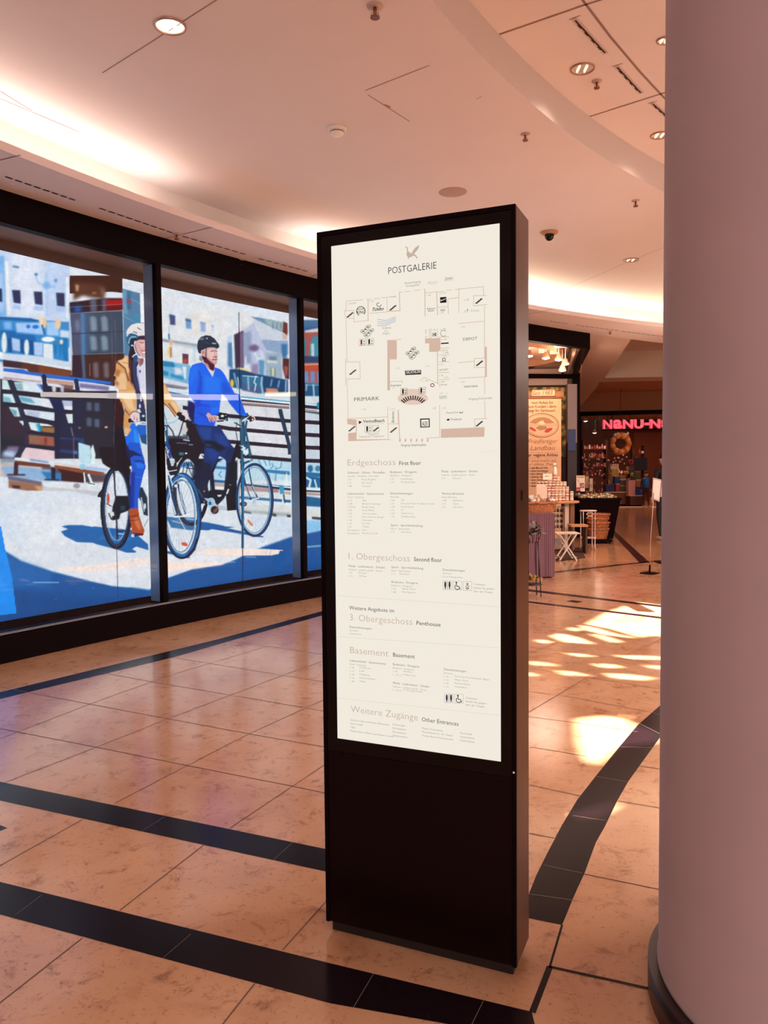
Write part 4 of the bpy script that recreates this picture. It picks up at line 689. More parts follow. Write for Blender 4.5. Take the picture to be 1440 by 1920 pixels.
# ---- the poster itself: a curved printed sheet, lit from behind
cvm=mural_rgb(); lin=np.where(cvm<=.04045,cvm/12.92,((cvm+.055)/1.055)**2.4)
def build_mural():
    z0,z1=.25,3.325; A=arc(WC,WR+.38,-4.1,.3,900)
    s=np.array([(p.x,p.y) for p in A]); zs=np.linspace(z0,z1,620)
    nx,nz=len(s),len(zs)
    X=np.repeat(s[:,0][:,None],nz,1); Y=np.repeat(s[:,1][:,None],nz,1); Z=np.repeat(zs[None],nx,0)
    P=np.stack([X,Y,Z-EYE],-1).reshape(-1,3)
    v=P@np.array([_R,_U,_f]).T
    px=CX+CF*v[:,0]/v[:,2]; py=CY-CF*v[:,1]/v[:,2]
    fx=np.clip((px-MX0)*SS-.5,0,MW-1.01); fy=np.clip((py-MY0)*SS-.5,0,MH-1.01); ix=fx.astype(int); iy=fy.astype(int); ax=(fx-ix)[:,None]; ay=(fy-iy)[:,None]
    c=(lin[iy,ix]*(1-ax)+lin[iy,ix+1]*ax)*(1-ay)+(lin[iy+1,ix]*(1-ax)+lin[iy+1,ix+1]*ax)*ay
    me=bpy.data.meshes.new('printed_sheet')
    idx=np.arange(nx*nz).reshape(nx,nz); q=np.stack([idx[:-1,:-1],idx[1:,:-1],idx[1:,1:],idx[:-1,1:]],-1).reshape(-1,4)
    base=np.array([wp(-2.1).x,wp(-2.1).y,.25]); co_=np.stack([X,Y,Z],-1).reshape(-1,3)-base
    me.vertices.add(len(co_)); me.vertices.foreach_set('co',co_.astype(np.float32).ravel())
    me.loops.add(q.size); me.loops.foreach_set('vertex_index',q.ravel().astype(np.int32))
    me.polygons.add(len(q)); me.polygons.foreach_set('loop_start',(np.arange(len(q))*4).astype(np.int32)); me.polygons.foreach_set('loop_total',np.full(len(q),4,np.int32))
    me.update()
    at=me.color_attributes.new('print','FLOAT_COLOR','POINT'); at.data.foreach_set('color',np.c_[c,np.ones(len(c))].astype(np.float32).ravel())
    m=bpy.data.materials.new('backlit_print'); m.use_nodes=True; nt=m.node_tree; b=nt.nodes['Principled BSDF']
    a=nt.nodes.new('ShaderNodeAttribute'); a.attribute_name='print'; nt.links.new(a.outputs['Color'],b.inputs['Emission Color']); b.inputs['Emission Strength'].default_value=1.0
    b.inputs['Base Color'].default_value=(.01,.01,.01,1); b.inputs['Roughness'].default_value=.5; b.inputs['Specular IOR Level'].default_value=.1
    me.materials.append(m)
    r=empty('backlit_poster',tuple(base),'huge backlit photo poster of two cyclists behind the shop windows','poster')
    o=bpy.data.objects.new('printed_sheet',me); COL.objects.link(o); o.parent=r
    mb=solidarc('x',arc(WC,WR,-4.0,.3,40),.385,.395,.25,3.325,black); mb.build('light_box',r)
build_mural()
# ================================================================ round column
cm=MB(); cm.lathe([(.50,0),(.50,.085)],(1.228,2.03,0),mat('column_plinth',(.025,.012,.012),.35),96,smooth=True); tag(cm.build('baseboard_column'),kind='structure')
cm=MB(); cm.lathe([(.472,.085),(.4755,.09),(.4755,.10),(.472,.105),(.472,4.5)],(1.228,2.03,0),colm,128,smooth=True,cap=False); tag(cm.build('column'),kind='structure')
# unseen roof added far above: its holes shape the sun patches
def sun_mask():
    zr=11.0; t=zr/SUNDIR.z; sh=Vector((SUNDIR.x*t,SUNDIR.y*t))
    def hole(px): return [Vector((onz(x,y).x+sh.x,onz(x,y).y+sh.y,0)) for x,y in px]
    holes=[hole(h) for h in [
     [(1081,1350),(1100,1346),(1136,1343),(1165,1347),(1185,1356),(1215,1366),(1238,1376),(1225,1392),(1163,1400),(1140,1415),(1118,1430),(1108,1433),(1096,1418),(1086,1390)],
     [(1100,1170),(1140,1148),(1180,1134),(1200,1129),(1290,1142),(1290,1196),(1246,1193),(1215,1192),(1200,1195),(1150,1180)],
     [(1033,1193),(1050,1188),(1085,1196),(1112,1207),(1060,1204)],[(1088,1172),(1110,1176),(1160,1190),(1180,1193),(1190,1197),(1130,1189),(1095,1180)],[(1067,1177),(1078,1177),(1088,1181),(1078,1183),(1068,1181)],[(1008,1200),(1020,1200),(1034,1204),(1020,1206),(1008,1203)],
     [(1106,1189),(1130,1191),(1165,1203),(1150,1205)],[(1152,1229),(1200,1230),(1260,1232),(1260,1237),(1180,1235)],[(1060,1225),(1090,1226),(1116,1230),(1085,1231)],[(990,1240),(1020,1242),(1046,1248),(1000,1247)],[(1112,1245),(1150,1246),(1168,1251),(1130,1252)],[(1040,1258),(1070,1259),(1108,1267),(1060,1266)],[(1135,1263),(1180,1265),(1228,1271),(1200,1275),(1150,1271)],[(1210,1248),(1250,1250),(1250,1255),(1225,1253)],[(975,1260),(1008,1264),(1000,1267),(975,1266)],
     [(1170,1343),(1176,1341),(1180,1343),(1175,1346)],[(1060,1043.5),(1061,1043),(1062,1044)],[(1222,1049),(1240,1046.5),(1262,1046),(1262,1052),(1240,1053)],
     [(1075,1530),(1100,1522),(1150,1505),(1158,1500),(1150,1512),(1120,1528),(1090,1536)]]]
    outer=[Vector((-12,-30,0)),Vector((45,-30,0)),Vector((45,25,0)),Vector((-12,25,0))]
    pl=[outer]+holes; tri=tessellate_polygon(pl); vs=[(v.x,v.y,zr) for p in pl for v in p]
    mb=MB(); mb.recalc=False; mb.add(vs,[tuple(t) for t in tri],mat('sun_mask_panel',(.7,.66,.62),.8)); tag(mb.build('sun_patch_mask'),kind='structure')
sun_mask()
# ================================================================ information pillar
KX,KY,KYAW,KW,KD,KT=-.1976,2.4582,-.408,.6263,.1585,2.2314
ka=Vector((math.cos(KYAW),math.sin(KYAW),0)); kn=Vector((-math.sin(KYAW),math.cos(KYAW),0)); kO=Vector((KX,KY,0))
def kl(u,d,z): return kO+ka*u+kn*d+Vector((0,0,z))
def kbox(mb,u0,u1,d0,d1,z0,z1,m):
    vs=[kl(u,d,z) for z in (z0,z1) for u,d in ((u0,d0),(u1,d0),(u1,d1),(u0,d1))]
    mb.add(vs,[(3,2,1,0),(4,5,6,7),(0,1,5,4),(1,2,6,5),(2,3,7,6),(3,0,4,7)],m)
kr=empty('information_pillar',tuple(kl(KW/2,KD/2,0)),'tall black freestanding directory pillar with a backlit floor plan, centre of hall','directory sign')
bodym=mat('pillar_brown_metal',(.11,.042,.030),.36,.75,.5,noise=.25,nscale=5)
mb=MB(); kbox(mb,.0146,KW-.0146,.0146,KD-.0146,0,.036,mat('plinth_black',(.008,.004,.004),.5)); mb.build('plinth',kr)
mb=MB(); kbox(mb,0,KW,0.004,KD,.0344,KT,bodym); mb.build('body',kr,bevel=.0015)
mb=MB()
for u0,u1,z0,z1 in ((0,.013,.0344,KT),(KW-.013,KW,.0344,KT),(.013,KW-.013,KT-.014,KT)): kbox(mb,u0,u1,-.004,.004,z0,z1,black)
mb.build('front_frame',kr,bevel=.001)
mb=MB(); kbox(mb,.014,KW-.014,-.001,.003,.60,KT-.015,blackg); mb.build('upper_panel',kr)
mb=MB(); kbox(mb,.014,KW-.014,-.001,.003,.036,.598,mat('lower_panel',(.006,.001,.0015),.35,spec=.12)); mb.build('lower_panel',kr,bevel=.0008)
p=onplane(962,1446,kO,kn)
lk=MB(); lk.lathe([(.004,0),(.004,.004),(.0015,.005)],(p.x,p.y-.008,p.z),chrome,12,rx=math.pi/2); lo=lk.build('lock',kr); lo['label']='small chrome lock'
mb=MB(); kbox(mb,KW-.001,KW+.0015,.06,.075,1.40,1.43,black); mb.build('side_catch',kr)
# --- the lit sheet with its print
dp=MB(); kbox(dp,.05,KW-.0457,-.0030,-.001,.6427,2.1832,mat('lit_sheet',(.04,.04,.035),.35,spec=.25,emit='f1ebde',es=.97)); disp=dp.build('backlit_sheet',kr)
ART={'K1':(620,420,4.235),'K2':(620,840,4.235),'K3':(620,1120,4.235),'O':(0,0,1)}
def kuv(t,x,y):
    ox,oy,k=ART[t]; P=onplane(ox+x/k,oy+y/k,kO-kn*.0035,kn)-kO
    return P.dot(ka),P.z
inkc={'k':'1a1012','g':'9c948c','t':'cbb2a2','d':'54403c','b':'7686cc','p':'d9b9a6','q':'e6cdbd','n':'232040','w':'f4efe4','l':'b8b2ac','y':'8fb4e0','r':'8a2020','m':'6a605c'}
def ink(k): return mat('ink_'+k,(.02,.02,.02),.6,spec=.1,emit=inkc[k],es=.95)
class Art:
    def __init__(s): s.mb=MB(); s.mb.recalc=False
    def P(s,uv,L=0): return kl(uv[0],-.0034-.0002*L,uv[1])
    def poly(s,t,st,c,L=0):
        v=[float(q) for q in st.replace(',',' ').split()]; pts_=[kuv(t,v[i],v[i+1]) for i in range(0,len(v),2)]
        tri=tessellate_polygon([[Vector((a,b,0)) for a,b in pts_]]); s.mb.add([s.P(q,L) for q in pts_],[tuple(x) for x in tri],ink(c))
    def line(s,t,st,c,w=2,L=1):
        v=[float(q) for q in st.replace(',',' ').split()]; k=ART[t][2]; q=[Vector(kuv(t,v[i],v[i+1])) for i in range(0,len(v),2)]; w=w/k*.00173
        for a,b in zip(q,q[1:]):
            d=(b-a)
            if d.length<1e-7: continue
            d=d.normalized()*w/2; n=Vector((-d.y,d.x)); s.mb.add([s.P(x,L) for x in (a-d-n,b+d-n,b+d+n,a-d+n)],[(0,1,2,3)],ink(c))
    def ring(s,t,cx,cy,rx,ry,c,w=2,a0=0,a1=360,L=1):
        s.line(t,' '.join(f'{cx+rx*math.cos(math.radians(a0+(a1-a0)*i/20)):.1f},{cy+ry*math.sin(math.radians(a0+(a1-a0)*i/20)):.1f}' for i in range(21)),c,w,L)
    def text(s,t,x0,y0,x1,h,txt,c,L=2,bold=0,shear=0,vert=False):
        g,me=glyphs(txt,bold,shear)
        if not g: return
        u0,z0=kuv(t,x0,y0); k=ART[t][2]
        if vert:
            u1,z1=kuv(t,x0,x1); sx=abs(z1-z0)/g[1]; sz=h/k*.00173/g[2]
            vs=[s.P((u0-b*sz,z0+a*sx),L) for a,b in me[0]]
        else:
            u1,_=kuv(t,x1,y0); zt=kuv(t,x0,y0-h)[1]-z0; sx=(u1-u0)/g[1]; sz=zt/g[2]
            vs=[s.P((u0+(a-g[0])*sx,z0+b*sz),L) for a,b in me[0]]
        s.mb.add(vs,me[1],ink(c))
_gc={}
def glyphs(txt,bold=0,shear=0):
    key=(txt,bold,shear)
    if key in _gc: return _gc[key]
    cu=bpy.data.curves.new('lettering','FONT'); cu.body=txt; cu.size=1; cu.resolution_u=2; cu.offset=bold; cu.shear=shear
    o=bpy.data.objects.new('lettering',cu); COL.objects.link(o); dg=bpy.context.evaluated_depsgraph_get(); me=bpy.data.meshes.new_from_object(o.evaluated_get(dg))
    vs=[(v.co.x,v.co.y) for v in me.vertices]; fs=[tuple(p.vertices) for p in me.polygons]
    bpy.data.objects.remove(o); bpy.data.curves.remove(cu); bpy.data.meshes.remove(me)
    if not vs: _gc[key]=(None,None); return _gc[key]
    x0=min(v[0] for v in vs); x1=max(v[0] for v in vs)
    _gc[key]=((x0,x1-x0,.70),(vs,fs)); return _gc[key]
# title
A=Art()
A.poly('K1','590,180 600,178 612,188 614,215 640,235 668,190 703,166 700,185 690,205 672,225 662,238 680,250 690,270 684,278 676,262 655,250 640,262 620,268 618,288 612,265 600,240 606,225 604,195 598,188','t'); A.line('K1','684,262 700,268','t',1)
for ch,x0,x1,c in (('P',458,488,'k'),('O',494,520,'d'),('S',527,552,'n'),('T',560,585,'b'),('G',592,620,'b'),('A',627,662,'b'),('L',670,692,'m'),('E',700,725,'n'),('R',735,762,'m'),('I',774,778,'n'),('E',812,840,'d')): 
    pass
A.text('K1',458,398,840,54,'POSTGALERIE','n',bold=-.006)
A.text('K1',588,478,716,17,'Haupteingang','g'); A.text('K1',600,500,708,16,'Europaplatz','g')
A.ring('K1',808,466,40,10,'l',2,0,180); A.text('K1',775,470,845,12,'Zoo','l'); A.text('K1',905,446,965,24,'2min','m',shear=.3); A.line('K1','905,452 972,446 970,418','l',2)
A.mb.build('title_lettering',disp)
# map walls and rooms
A=Art()
for st in ('128,1548 205,1552 208,1600 205,1710 455,1708 500,1712 140,1725 138,1660 200,1655 200,1600 135,1590','875,1630 1140,1618 1222,1618 1220,1690 875,1698','450,925 525,925 525,1075 470,1075 470,1320 450,1320','750,908 872,905 872,990 855,1015 782,1015 782,948 750,948','1225,975 1240,975 1240,1215 1225,1215'): A.poly('K1',st,'p')
for cx,cy,rx,ry in ((652,1385,122,52),): A.poly('K1',' '.join(f'{cx+rx*math.cos(a/10*math.pi)},{cy+ry*math.sin(a/10*math.pi)}' for a in range(20)),'q')
A.poly('K1','585,1310 725,1310 725,1370 585,1370','q')
W_=['122,612 258,602','285,600 320,597','345,594 390,590','405,586 448,582','455,580 520,576','122,612 122,690','108,690 185,685','108,690 120,748 185,750','185,685 185,778','185,778 300,766','297,600 297,766','310,710 445,698','447,582 450,696','450,694 550,688','545,545 550,688','545,543 570,540','590,538 630,535','665,528 710,524','740,518 748,520','748,520 750,730','748,548 840,538','842,540 848,722','850,540 900,534','918,528 960,524','990,522 1030,516','848,662 930,656','930,595 935,712','932,595 1015,584','1018,520 1018,704','1018,516 1215,498','1212,498 1215,565','1135,570 1236,568','1135,570 1135,650','1135,650 1240,640','1222,650 1222,770','1016,790 1222,772','122,760 130,1095','118,1070 120,1280','118,1096 235,1096','232,1096 235,1230','130,1230 235,1230','130,1230 140,1545','140,1545 450,1532','452,1455 455,1590','445,925 558,916','470,1252 565,1248 572,1262','470,1320 470,1252','710,1245 740,1218 860,1270 868,1295','848,1015 850,1265','860,898 938,896','872,988 940,984','860,1042 940,1038','860,1096 940,1094','860,1180 940,1178','860,1236 940,1234','782,835 786,905','795,832 797,905','848,830 850,905','1222,772 1222,1068','1016,1102 1140,1090','1140,1068 1238,1064','1140,1068 1140,1140 1236,1138','1016,1226 1222,1214','1222,1214 1224,1350','1224,1405 1226,1545','865,1440 865,1695','760,1700 865,1695','538,1478 548,1715','535,1480 535,1590','455,1588 538,1586','1142,1550 1240,1545','1142,1550 1145,1616','878,1630 1222,1615','455,1590 458,1705']
for w in W_: A.line('K1',w,'p',6 if w in ('748,520 750,730','450,694 550,688','538,1478 548,1715','848,1015 850,1265','842,540 848,722','297,600 297,766','545,545 550,688') else 4)
for i in range(6): x=550+i*44; A.line('K1',f'{x},1722 {x+1},1712','p',13)
A.mb.build('floor_plan',disp)
# icons
A=Art()
def stairs(x,y,s=8,t='K1'):
    for i in range(4): A.line(t,f'{x+i*s*1.5},{y-i*s*1.25} {x+i*s*1.5+s*1.4},{y-i*s*1.25-1}','k',8); A.line(t,f'{x+i*s*1.5+s*1.4},{y-i*s*1.25} {x+i*s*1.5+s*1.4},{y-(i+1)*s*1.25}','k',3)
for x,y in ((130,738),(470,682),(1153,628),(152,1193),(1158,1122),(145,1642),(475,1652),(1157,1602)): stairs(x,y)
def lift(x,y,c='k'):
    A.line('K1',f'{x},{y} {x+52},{y-3} {x+52},{y+48} {x},{y+51} {x},{y}','m',2); A.ring('K1',x+18,y+10,4,4,c,6); A.line('K1',f'{x+18},{y+20} {x+18},{y+32}',c,14); A.line('K1',f'{x+14},{y+32} {x+14},{y+46}',c,4); A.line('K1',f'{x+22},{y+32} {x+22},{y+46}',c,4)
    for q in (f'{x+34},{y+18} {x+39},{y+10} {x+44},{y+18} {x+34},{y+18}',f'{x+34},{y+34} {x+39},{y+42} {x+44},{y+34} {x+34},{y+34}'): A.line('K1',q,'m',3)
for x,y,c in ((226,916,'r'),(288,912,'k'),(556,1306,'k'),(702,1298,'k'),(272,1604,'k')): lift(x,y,c)
A.line('K1','334,1602 382,1600 384,1650 335,1653 334,1602','m',2); stairs(342,1642,6)
def esc(x,y):
    for dx,dy in ((0,0),(25,30)):
        A.line('K1',f'{x+dx},{y+dy+55} {x+dx+5},{y+dy+40} {x+dx+30},{y+dy+38} {x+dx+45},{y+dy+8} {x+dx+75},{y+dy} {x+dx+80},{y+dy+14} {x+dx+60},{y+dy+30} {x+dx+45},{y+dy+55} {x+dx+20},{y+dy+68} {x+dx},{y+dy+55}','k',3)
        for k in range(3): A.line('K1',f'{x+dx+15+k*18},{y+dy+52-k*17} {x+dx+27+k*18},{y+dy+50-k*17}','k',7)
esc(238,802); esc(597,977)
for i in range(11):
    a=math.radians(222+i*9.6); A.line('K1',f'{654+92*math.cos(a):.1f},{1465+72*math.sin(a):.1f} {654+122*math.cos(a):.1f},{1465+98*math.sin(a):.1f}','k',9)
for i,c in enumerate('lyyl'): y=762+i*14; A.line('K1',f'{372},{y-4+i*3} {440},{y+4} {515},{y-26-i*2}',c,4)
A.poly('K1','868,582 918,578 920,624 870,628','k',1); A.line('K1','876,608 895,602 912,594','w',4,3); A.line('K1','876,604 882,610','w',4,3)
A.poly('K1','808,866 838,864 838,890 808,892','k',1); A.ring('K1',821,878,8,9,'w',4,L=3)
A.ring('K1',896,868,24,24,'m',3,40,320); A.ring('K1',240,692,34,36,'k',5,120,400)
A.poly('K1','590,1164 718,1158 719,1194 592,1200','k',1); A.poly('K1','710,1545 786,1543 788,1614 712,1617','k',1); A.poly('K1','719,1554 778,1552 780,1607 721,1609','w',2)
A.poly('K1','876,944 936,940 937,950 877,954','k',1); A.line('K1','888,1068 910,1067 910,1087 888,1088 888,1068','k',4); A.ring('K1',808,1280,14,12,'r',5); A.ring('K1',384,640,18,14,'k',4,0,270); A.poly('K1','222,1562 250,1572 224,1590','k'); A.poly('K1','918,1560 930,1545 944,1548 940,1562','k'); A.ring('K1',1036,1492,12,9,'k',4,0,180); A.poly('K1','1086,668 1092,690 1084,690','k')
def wc(t,x,y,kinds):
    for i,kd in enumerate(kinds):
        X=x+i*80; Y=y+i*3; A.line(t,f'{X},{Y} {X+68},{Y+2} {X+68},{Y+72} {X},{Y+70} {X},{Y}','g',2)
        if kd=='wc':
            for dx in (18,52): A.ring(t,X+dx,Y+14,4,4,'n',5); A.line(t,f'{X+dx},{Y+26} {X+dx},{Y+40}','n',14); A.line(t,f'{X+dx},{Y+40} {X+dx},{Y+60}','n',8)
            A.line(t,f'{X+35},{Y+8} {X+35},{Y+62}','n',3)
        elif kd=='wh': A.ring(t,X+34,Y+46,20,20,'k',5,20,230); A.ring(t,X+26,Y+12,4,4,'k',5); A.line(t,f'{X+27},{Y+20} {X+30},{Y+42} {X+46},{Y+42} {X+56},{Y+62}','k',5)
        else: A.ring(t,X+34,Y+20,5,5,'m',5); A.line(t,f'{X+18},{Y+40} {X+34},{Y+32} {X+50},{Y+40}','m',4); A.ring(t,X+34,Y+54,10,6,'m',5)
wc('K2',892,1054,['wc','wh','b']); wc('K3',904,766,['wc','wh'])
A.mb.build('map_symbols',disp)
# lettering on the map
A=Art()
T=[(187,1408,388,30,'PRIMARK','m'),(1052,928,1165,24,'DEPOT','m'),(258,1578,428,24,'VeniceBeach','k'),(727,1602,772,34,'ALEX','k'),(600,1190,712,24,'DECATHLON','w'),(210,715,274,24,'KING','k'),(212,684,268,12,'BURGER','k'),(1060,1300,1168,16,'NANU-NANA','k'),(1098,1398,1282,18,'Eingang Karlstraße','g'),(562,1765,758,18,'Eingang Stephanplatz','m'),
(920,1506,1015,15,'Deutsche Post','m'),(955,1560,1042,18,'Postbank','m'),(768,682,830,16,'Reform','k'),(772,698,822,16,'werk','k'),(872,695,912,18,'NKD','k'),(408,834,478,15,'Aufgang','g'),(424,858,455,14,'mit 3','g'),(416,878,470,15,'Etagen','g'),(1064,704,1180,18,'lO  Thalia','l'),(862,1012,932,14,'Timezone','g'),(890,1030,936,13,'L 35B','g'),(874,842,914,12,'L 30','g'),(884,924,920,12,'L 28','g'),(880,1062,922,12,'L 35A','g'),(862,1122,892,12,'L 36','g'),(862,1166,936,13,'ARTZEIT','m'),(862,1210,892,12,'L 38','g'),(898,1222,934,8,'Crobag','m'),(866,1260,906,12,'L 38A','g'),(874,1282,924,12,'Hussel','m'),
(138,640,200,12,'L 03/04','g'),(312,620,342,12,'L 02','g'),(486,584,516,12,'L 01','g'),(762,572,796,12,'L 46','g'),(868,558,914,13,'L 31 A','g'),(1062,610,1096,13,'L 30','g'),(1036,824,1068,12,'L 27','g'),(1030,1260,1064,12,'L 26','g'),(886,1468,916,13,'L 21','g'),(806,1470,836,13,'L 18','g'),(470,1478,510,13,'L 17 A','g'),(252,1478,282,13,'L 07','g'),(516,1152,548,12,'L 15','g'),(754,1134,784,12,'L 16','g'),(736,1252,776,12,'L 16A','g'),(866,1350,892,12,'2 OG','g'),(866,1382,915,24,'Lyon','m'),(285,1675,385,14,'1. Etagendeck','g'),(230,1695,425,14,'Eingang über Treppenhaus','g'),(250,1592,424,6,'Premium Fitness und Lifestyle','g'),(868,712,898,12,'L 42','g'),(804,848,836,12,'L 32','g'),(480,1290,560,16,'kamps','k'),(490,1308,512,12,'L 14','g')]
for x0,y,x1,h,t_,c in T: A.text('K1',x0,y,x1,h,t_,c,L=4,bold=(.012 if t_ in('VeniceBeach','ALEX','DECATHLON','KING','BURGER') else 0))
A.text('K1',332,692,422,26,'Tchibo','k',shear=.4,bold=.02); A.text('K1',505,1580,1490,22,'Barbarino','k',vert=True,shear=.3); A.text('K1',762,900,842,12,'L 33','g',vert=True)
A.line('K1','862,1390 922,1386 922,1336','l',2)
A.mb.build('map_lettering',disp)
# headings and directory
A=Art()
for t,x0,y,x1,h,tx,c in (('K2',135,140,515,50,'Erdgeschoss','t'),('K2',143,882,628,52,'1. Obergeschoss','t'),('K3',152,182,648,52,'3. Obergeschoss','t'),('K3',155,442,460,52,'Basement','t'),('K3',160,910,692,52,'Weitere Zugänge','t'),
    ('K2',545,136,716,32,'First floor','k'),('K2',662,898,883,33,'Second floor','k'),('K3',148,96,504,30,'Weitere Angebote im','d'),('K3',682,218,873,32,'Penthouse','k'),('K3',496,470,668,32,'Basement','d'),('K3',724,984,1015,33,'Other Entrances','d')):
    A.text(t,x0,y,x1,h,tx,c,bold=-.008 if c=='t' else 0)
for t,y0,y1 in (('K2',1172,1262),('K3',312,402),('K3',800,938)): A.line(t,f'52,{y0} 1342,{y1}','l',1.2)
A.line('K2','1195,30 1340,26','q',1)
A.mb.build('heading_lettering',disp)
A=Art()
def blk(t,x,y,head,sub,rows,c0=112,w=None,dy=26,sl=0):
    cw=11; A.text(t,x,y,x+len(head)*cw,17,head,'m',bold=-.004); A.text(t,x,y+dy,x+len(sub)*8.5,13,sub,'g',bold=-.004)
    for i,(a,b) in enumerate(rows):
        yy=y+dy*(i+2)
        if a: A.text(t,x,yy,x+len(a)*(8.4 if len(a)>6 else 7.2),12,a,'g',bold=-.004)
        if b: A.text(t,x+c0,yy+sl,x+c0+len(b)*8.7,12.5,b,'g',bold=-.004)
blk('K2',135,204,'Schmuck · Uhren · Porzellan','Jewelry · Watches · Porcelain',[('L 36','Rosa Brigitte'),('L 37','Kris Gold'),('L 38A','Timezone')])
blk('K2',474,199,'Bodycare · Drogerie','Bodycare · Drugstore',[('L 29','Long Beauty'),('L 30','The Body Shop')],84)
blk('K2',882,194,'Mode · Lederwaren · Schuhe','Fashion · Leather goods · Shoes',[('L 07','Primark')],90)
blk('K2',136,370,'Lebensmittel · Gastronomie','Food · Catering',[('L 18','Alex'),('L 35B','Bäckerei Emminger'),('L 03/04','Burger King'),('L 28','Fritz Mitte'),('L 14A','Gut zum Leben'),('L 39','Haus of Dosn. Burger'),('L 16B','Immergrün'),('L 16','La Vina'),('L 02','Tchibo'),('Europaplatz','Lyon'),('Europaplatz','Da Noi im Loft')],116)
blk('K2',475,368,'Dienstleistungen','Services',[('L 26A','T&T'),('L 21','Deutsche Post / Postbank Center'),('L 26B','Handy Doctor'),('L 32','O2'),('L 33A','Tabak Forum'),('L 34','Vodafone Shop')],84)
blk('K2',883,370,'Weitere Branchen','Other Branches',[('L 20B','Barbarino'),('L 27','Depot'),('L 26','Nanu-Nana')],90)
blk('K2',478,620,'Sport · Sportbekleidung','Sport · Sportswear',[('L 15','Decathlon')],84)
blk('K2',144,944,'Mode · Lederwaren · Schuhe','Fashion · Leather goods · Shoes',[('L 07','Primark'),('L 10','TK Maxx')],80); blk('K2',482,952,'Sport · Sportbekleidung','Sport · Sportswear',[('L 15','Decathlon')],64); blk('K2',484,1070,'Bodycare · Drogerie','Bodycare · Drugstore',[('L 35a','Beauty World'),('L 28b','Hair Express')],84)
blk('K2',890,974,'Dienstleistungen','Services',[('Forum Massagestudio','')])
for i,t_ in enumerate(('Toiletten','finden Sie gegen-','über der Treppe')): A.text('K2',1136,1088+i*28,1136+len(t_)*10,14,t_,'g'); A.text('K3',1072,804+i*27,1072+len(t_)*10,14,t_,'g')
blk('K3',150,242,'Dienstleistungen','Services',[('Jonathan B.','')],dy=25)
blk('K3',152,508,'Lebensmittel · Gastronomie','Food · Catering',[('L -02','La Piccola'),('L -17','Lidl'),('L -04','Kebabking'),('L -05','Sushi Karlsbad'),('L -08','Subway')],78,dy=27); blk('K3',495,538,'Bodycare · Drogerie','Bodycare · Drugstore',[('L -09','Rossmann'),('L -10 11','Müller Ltd.')],84,dy=27); blk('K3',496,686,'Mode · Lederwaren · Schuhe','Fashion · Leather goods · Shoes',[('L -12 13','E. König & Family')],84,dy=27)
blk('K3',900,578,'Dienstleistungen','Services',[('L -22','Deutsche Post Poststelle allgem.'),('L -16','Mister Minit'),('L -02','Reinhard Barke'),('L -10','Schneiderei')],86,dy=27)
for x,y,rows in ((158,978,('Service Café und Kiosk Altenwerk','Dekra GmbH','TEDi','Media Saturn Markt und Kassen Center')),(494,1014,('Karlstraße','Europaplatz','Europaplatz','Stephanplatz')),(726,1044,('Physio Consulting','Praxisklinik Dr. M. Thieß','Venice Beach Fitnessstudio')),(1028,1082,('Karlstraße','Stephanplatz','Stephanplatz'))):
    for i,t_ in enumerate(rows): A.text('K3',x,y+i*29,x+len(t_)*9.6,13,t_,'g')
A.mb.build('directory_lettering',disp)

# ================================================================ unseen lamps added by mirroring, so their glare bars cross the shop glass
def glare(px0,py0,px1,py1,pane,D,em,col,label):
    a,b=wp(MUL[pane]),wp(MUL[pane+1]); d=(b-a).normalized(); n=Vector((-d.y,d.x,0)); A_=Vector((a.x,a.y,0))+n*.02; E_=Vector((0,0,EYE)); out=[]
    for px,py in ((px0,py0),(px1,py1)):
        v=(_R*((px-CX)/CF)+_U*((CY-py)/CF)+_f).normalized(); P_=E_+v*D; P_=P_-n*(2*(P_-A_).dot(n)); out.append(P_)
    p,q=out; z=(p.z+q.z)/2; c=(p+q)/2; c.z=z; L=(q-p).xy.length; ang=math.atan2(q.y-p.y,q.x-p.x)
    r=empty('glare_lamp',tuple(c),label,'ceiling lamp','unseen lamps added for the window glare')
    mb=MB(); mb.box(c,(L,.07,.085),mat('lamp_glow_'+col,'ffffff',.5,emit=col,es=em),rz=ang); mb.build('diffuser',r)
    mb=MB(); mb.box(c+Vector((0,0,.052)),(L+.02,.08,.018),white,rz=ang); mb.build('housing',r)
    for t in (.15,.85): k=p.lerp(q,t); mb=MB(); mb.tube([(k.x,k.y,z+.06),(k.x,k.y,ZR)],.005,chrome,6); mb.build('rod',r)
glare(76,742,272,741,0,15.5,26,'fff4ee','unseen long white lamp added for the glare bar in the first shop window')
glare(303,745.5,447,744,1,13.0,18,'fff0f4','unseen white lamp added for the glare bar across the second shop window')
glare(497,741,560,737,1,16.5,16,'ffe9a0','unseen short yellow lamp added for the glare at the right of the second window')
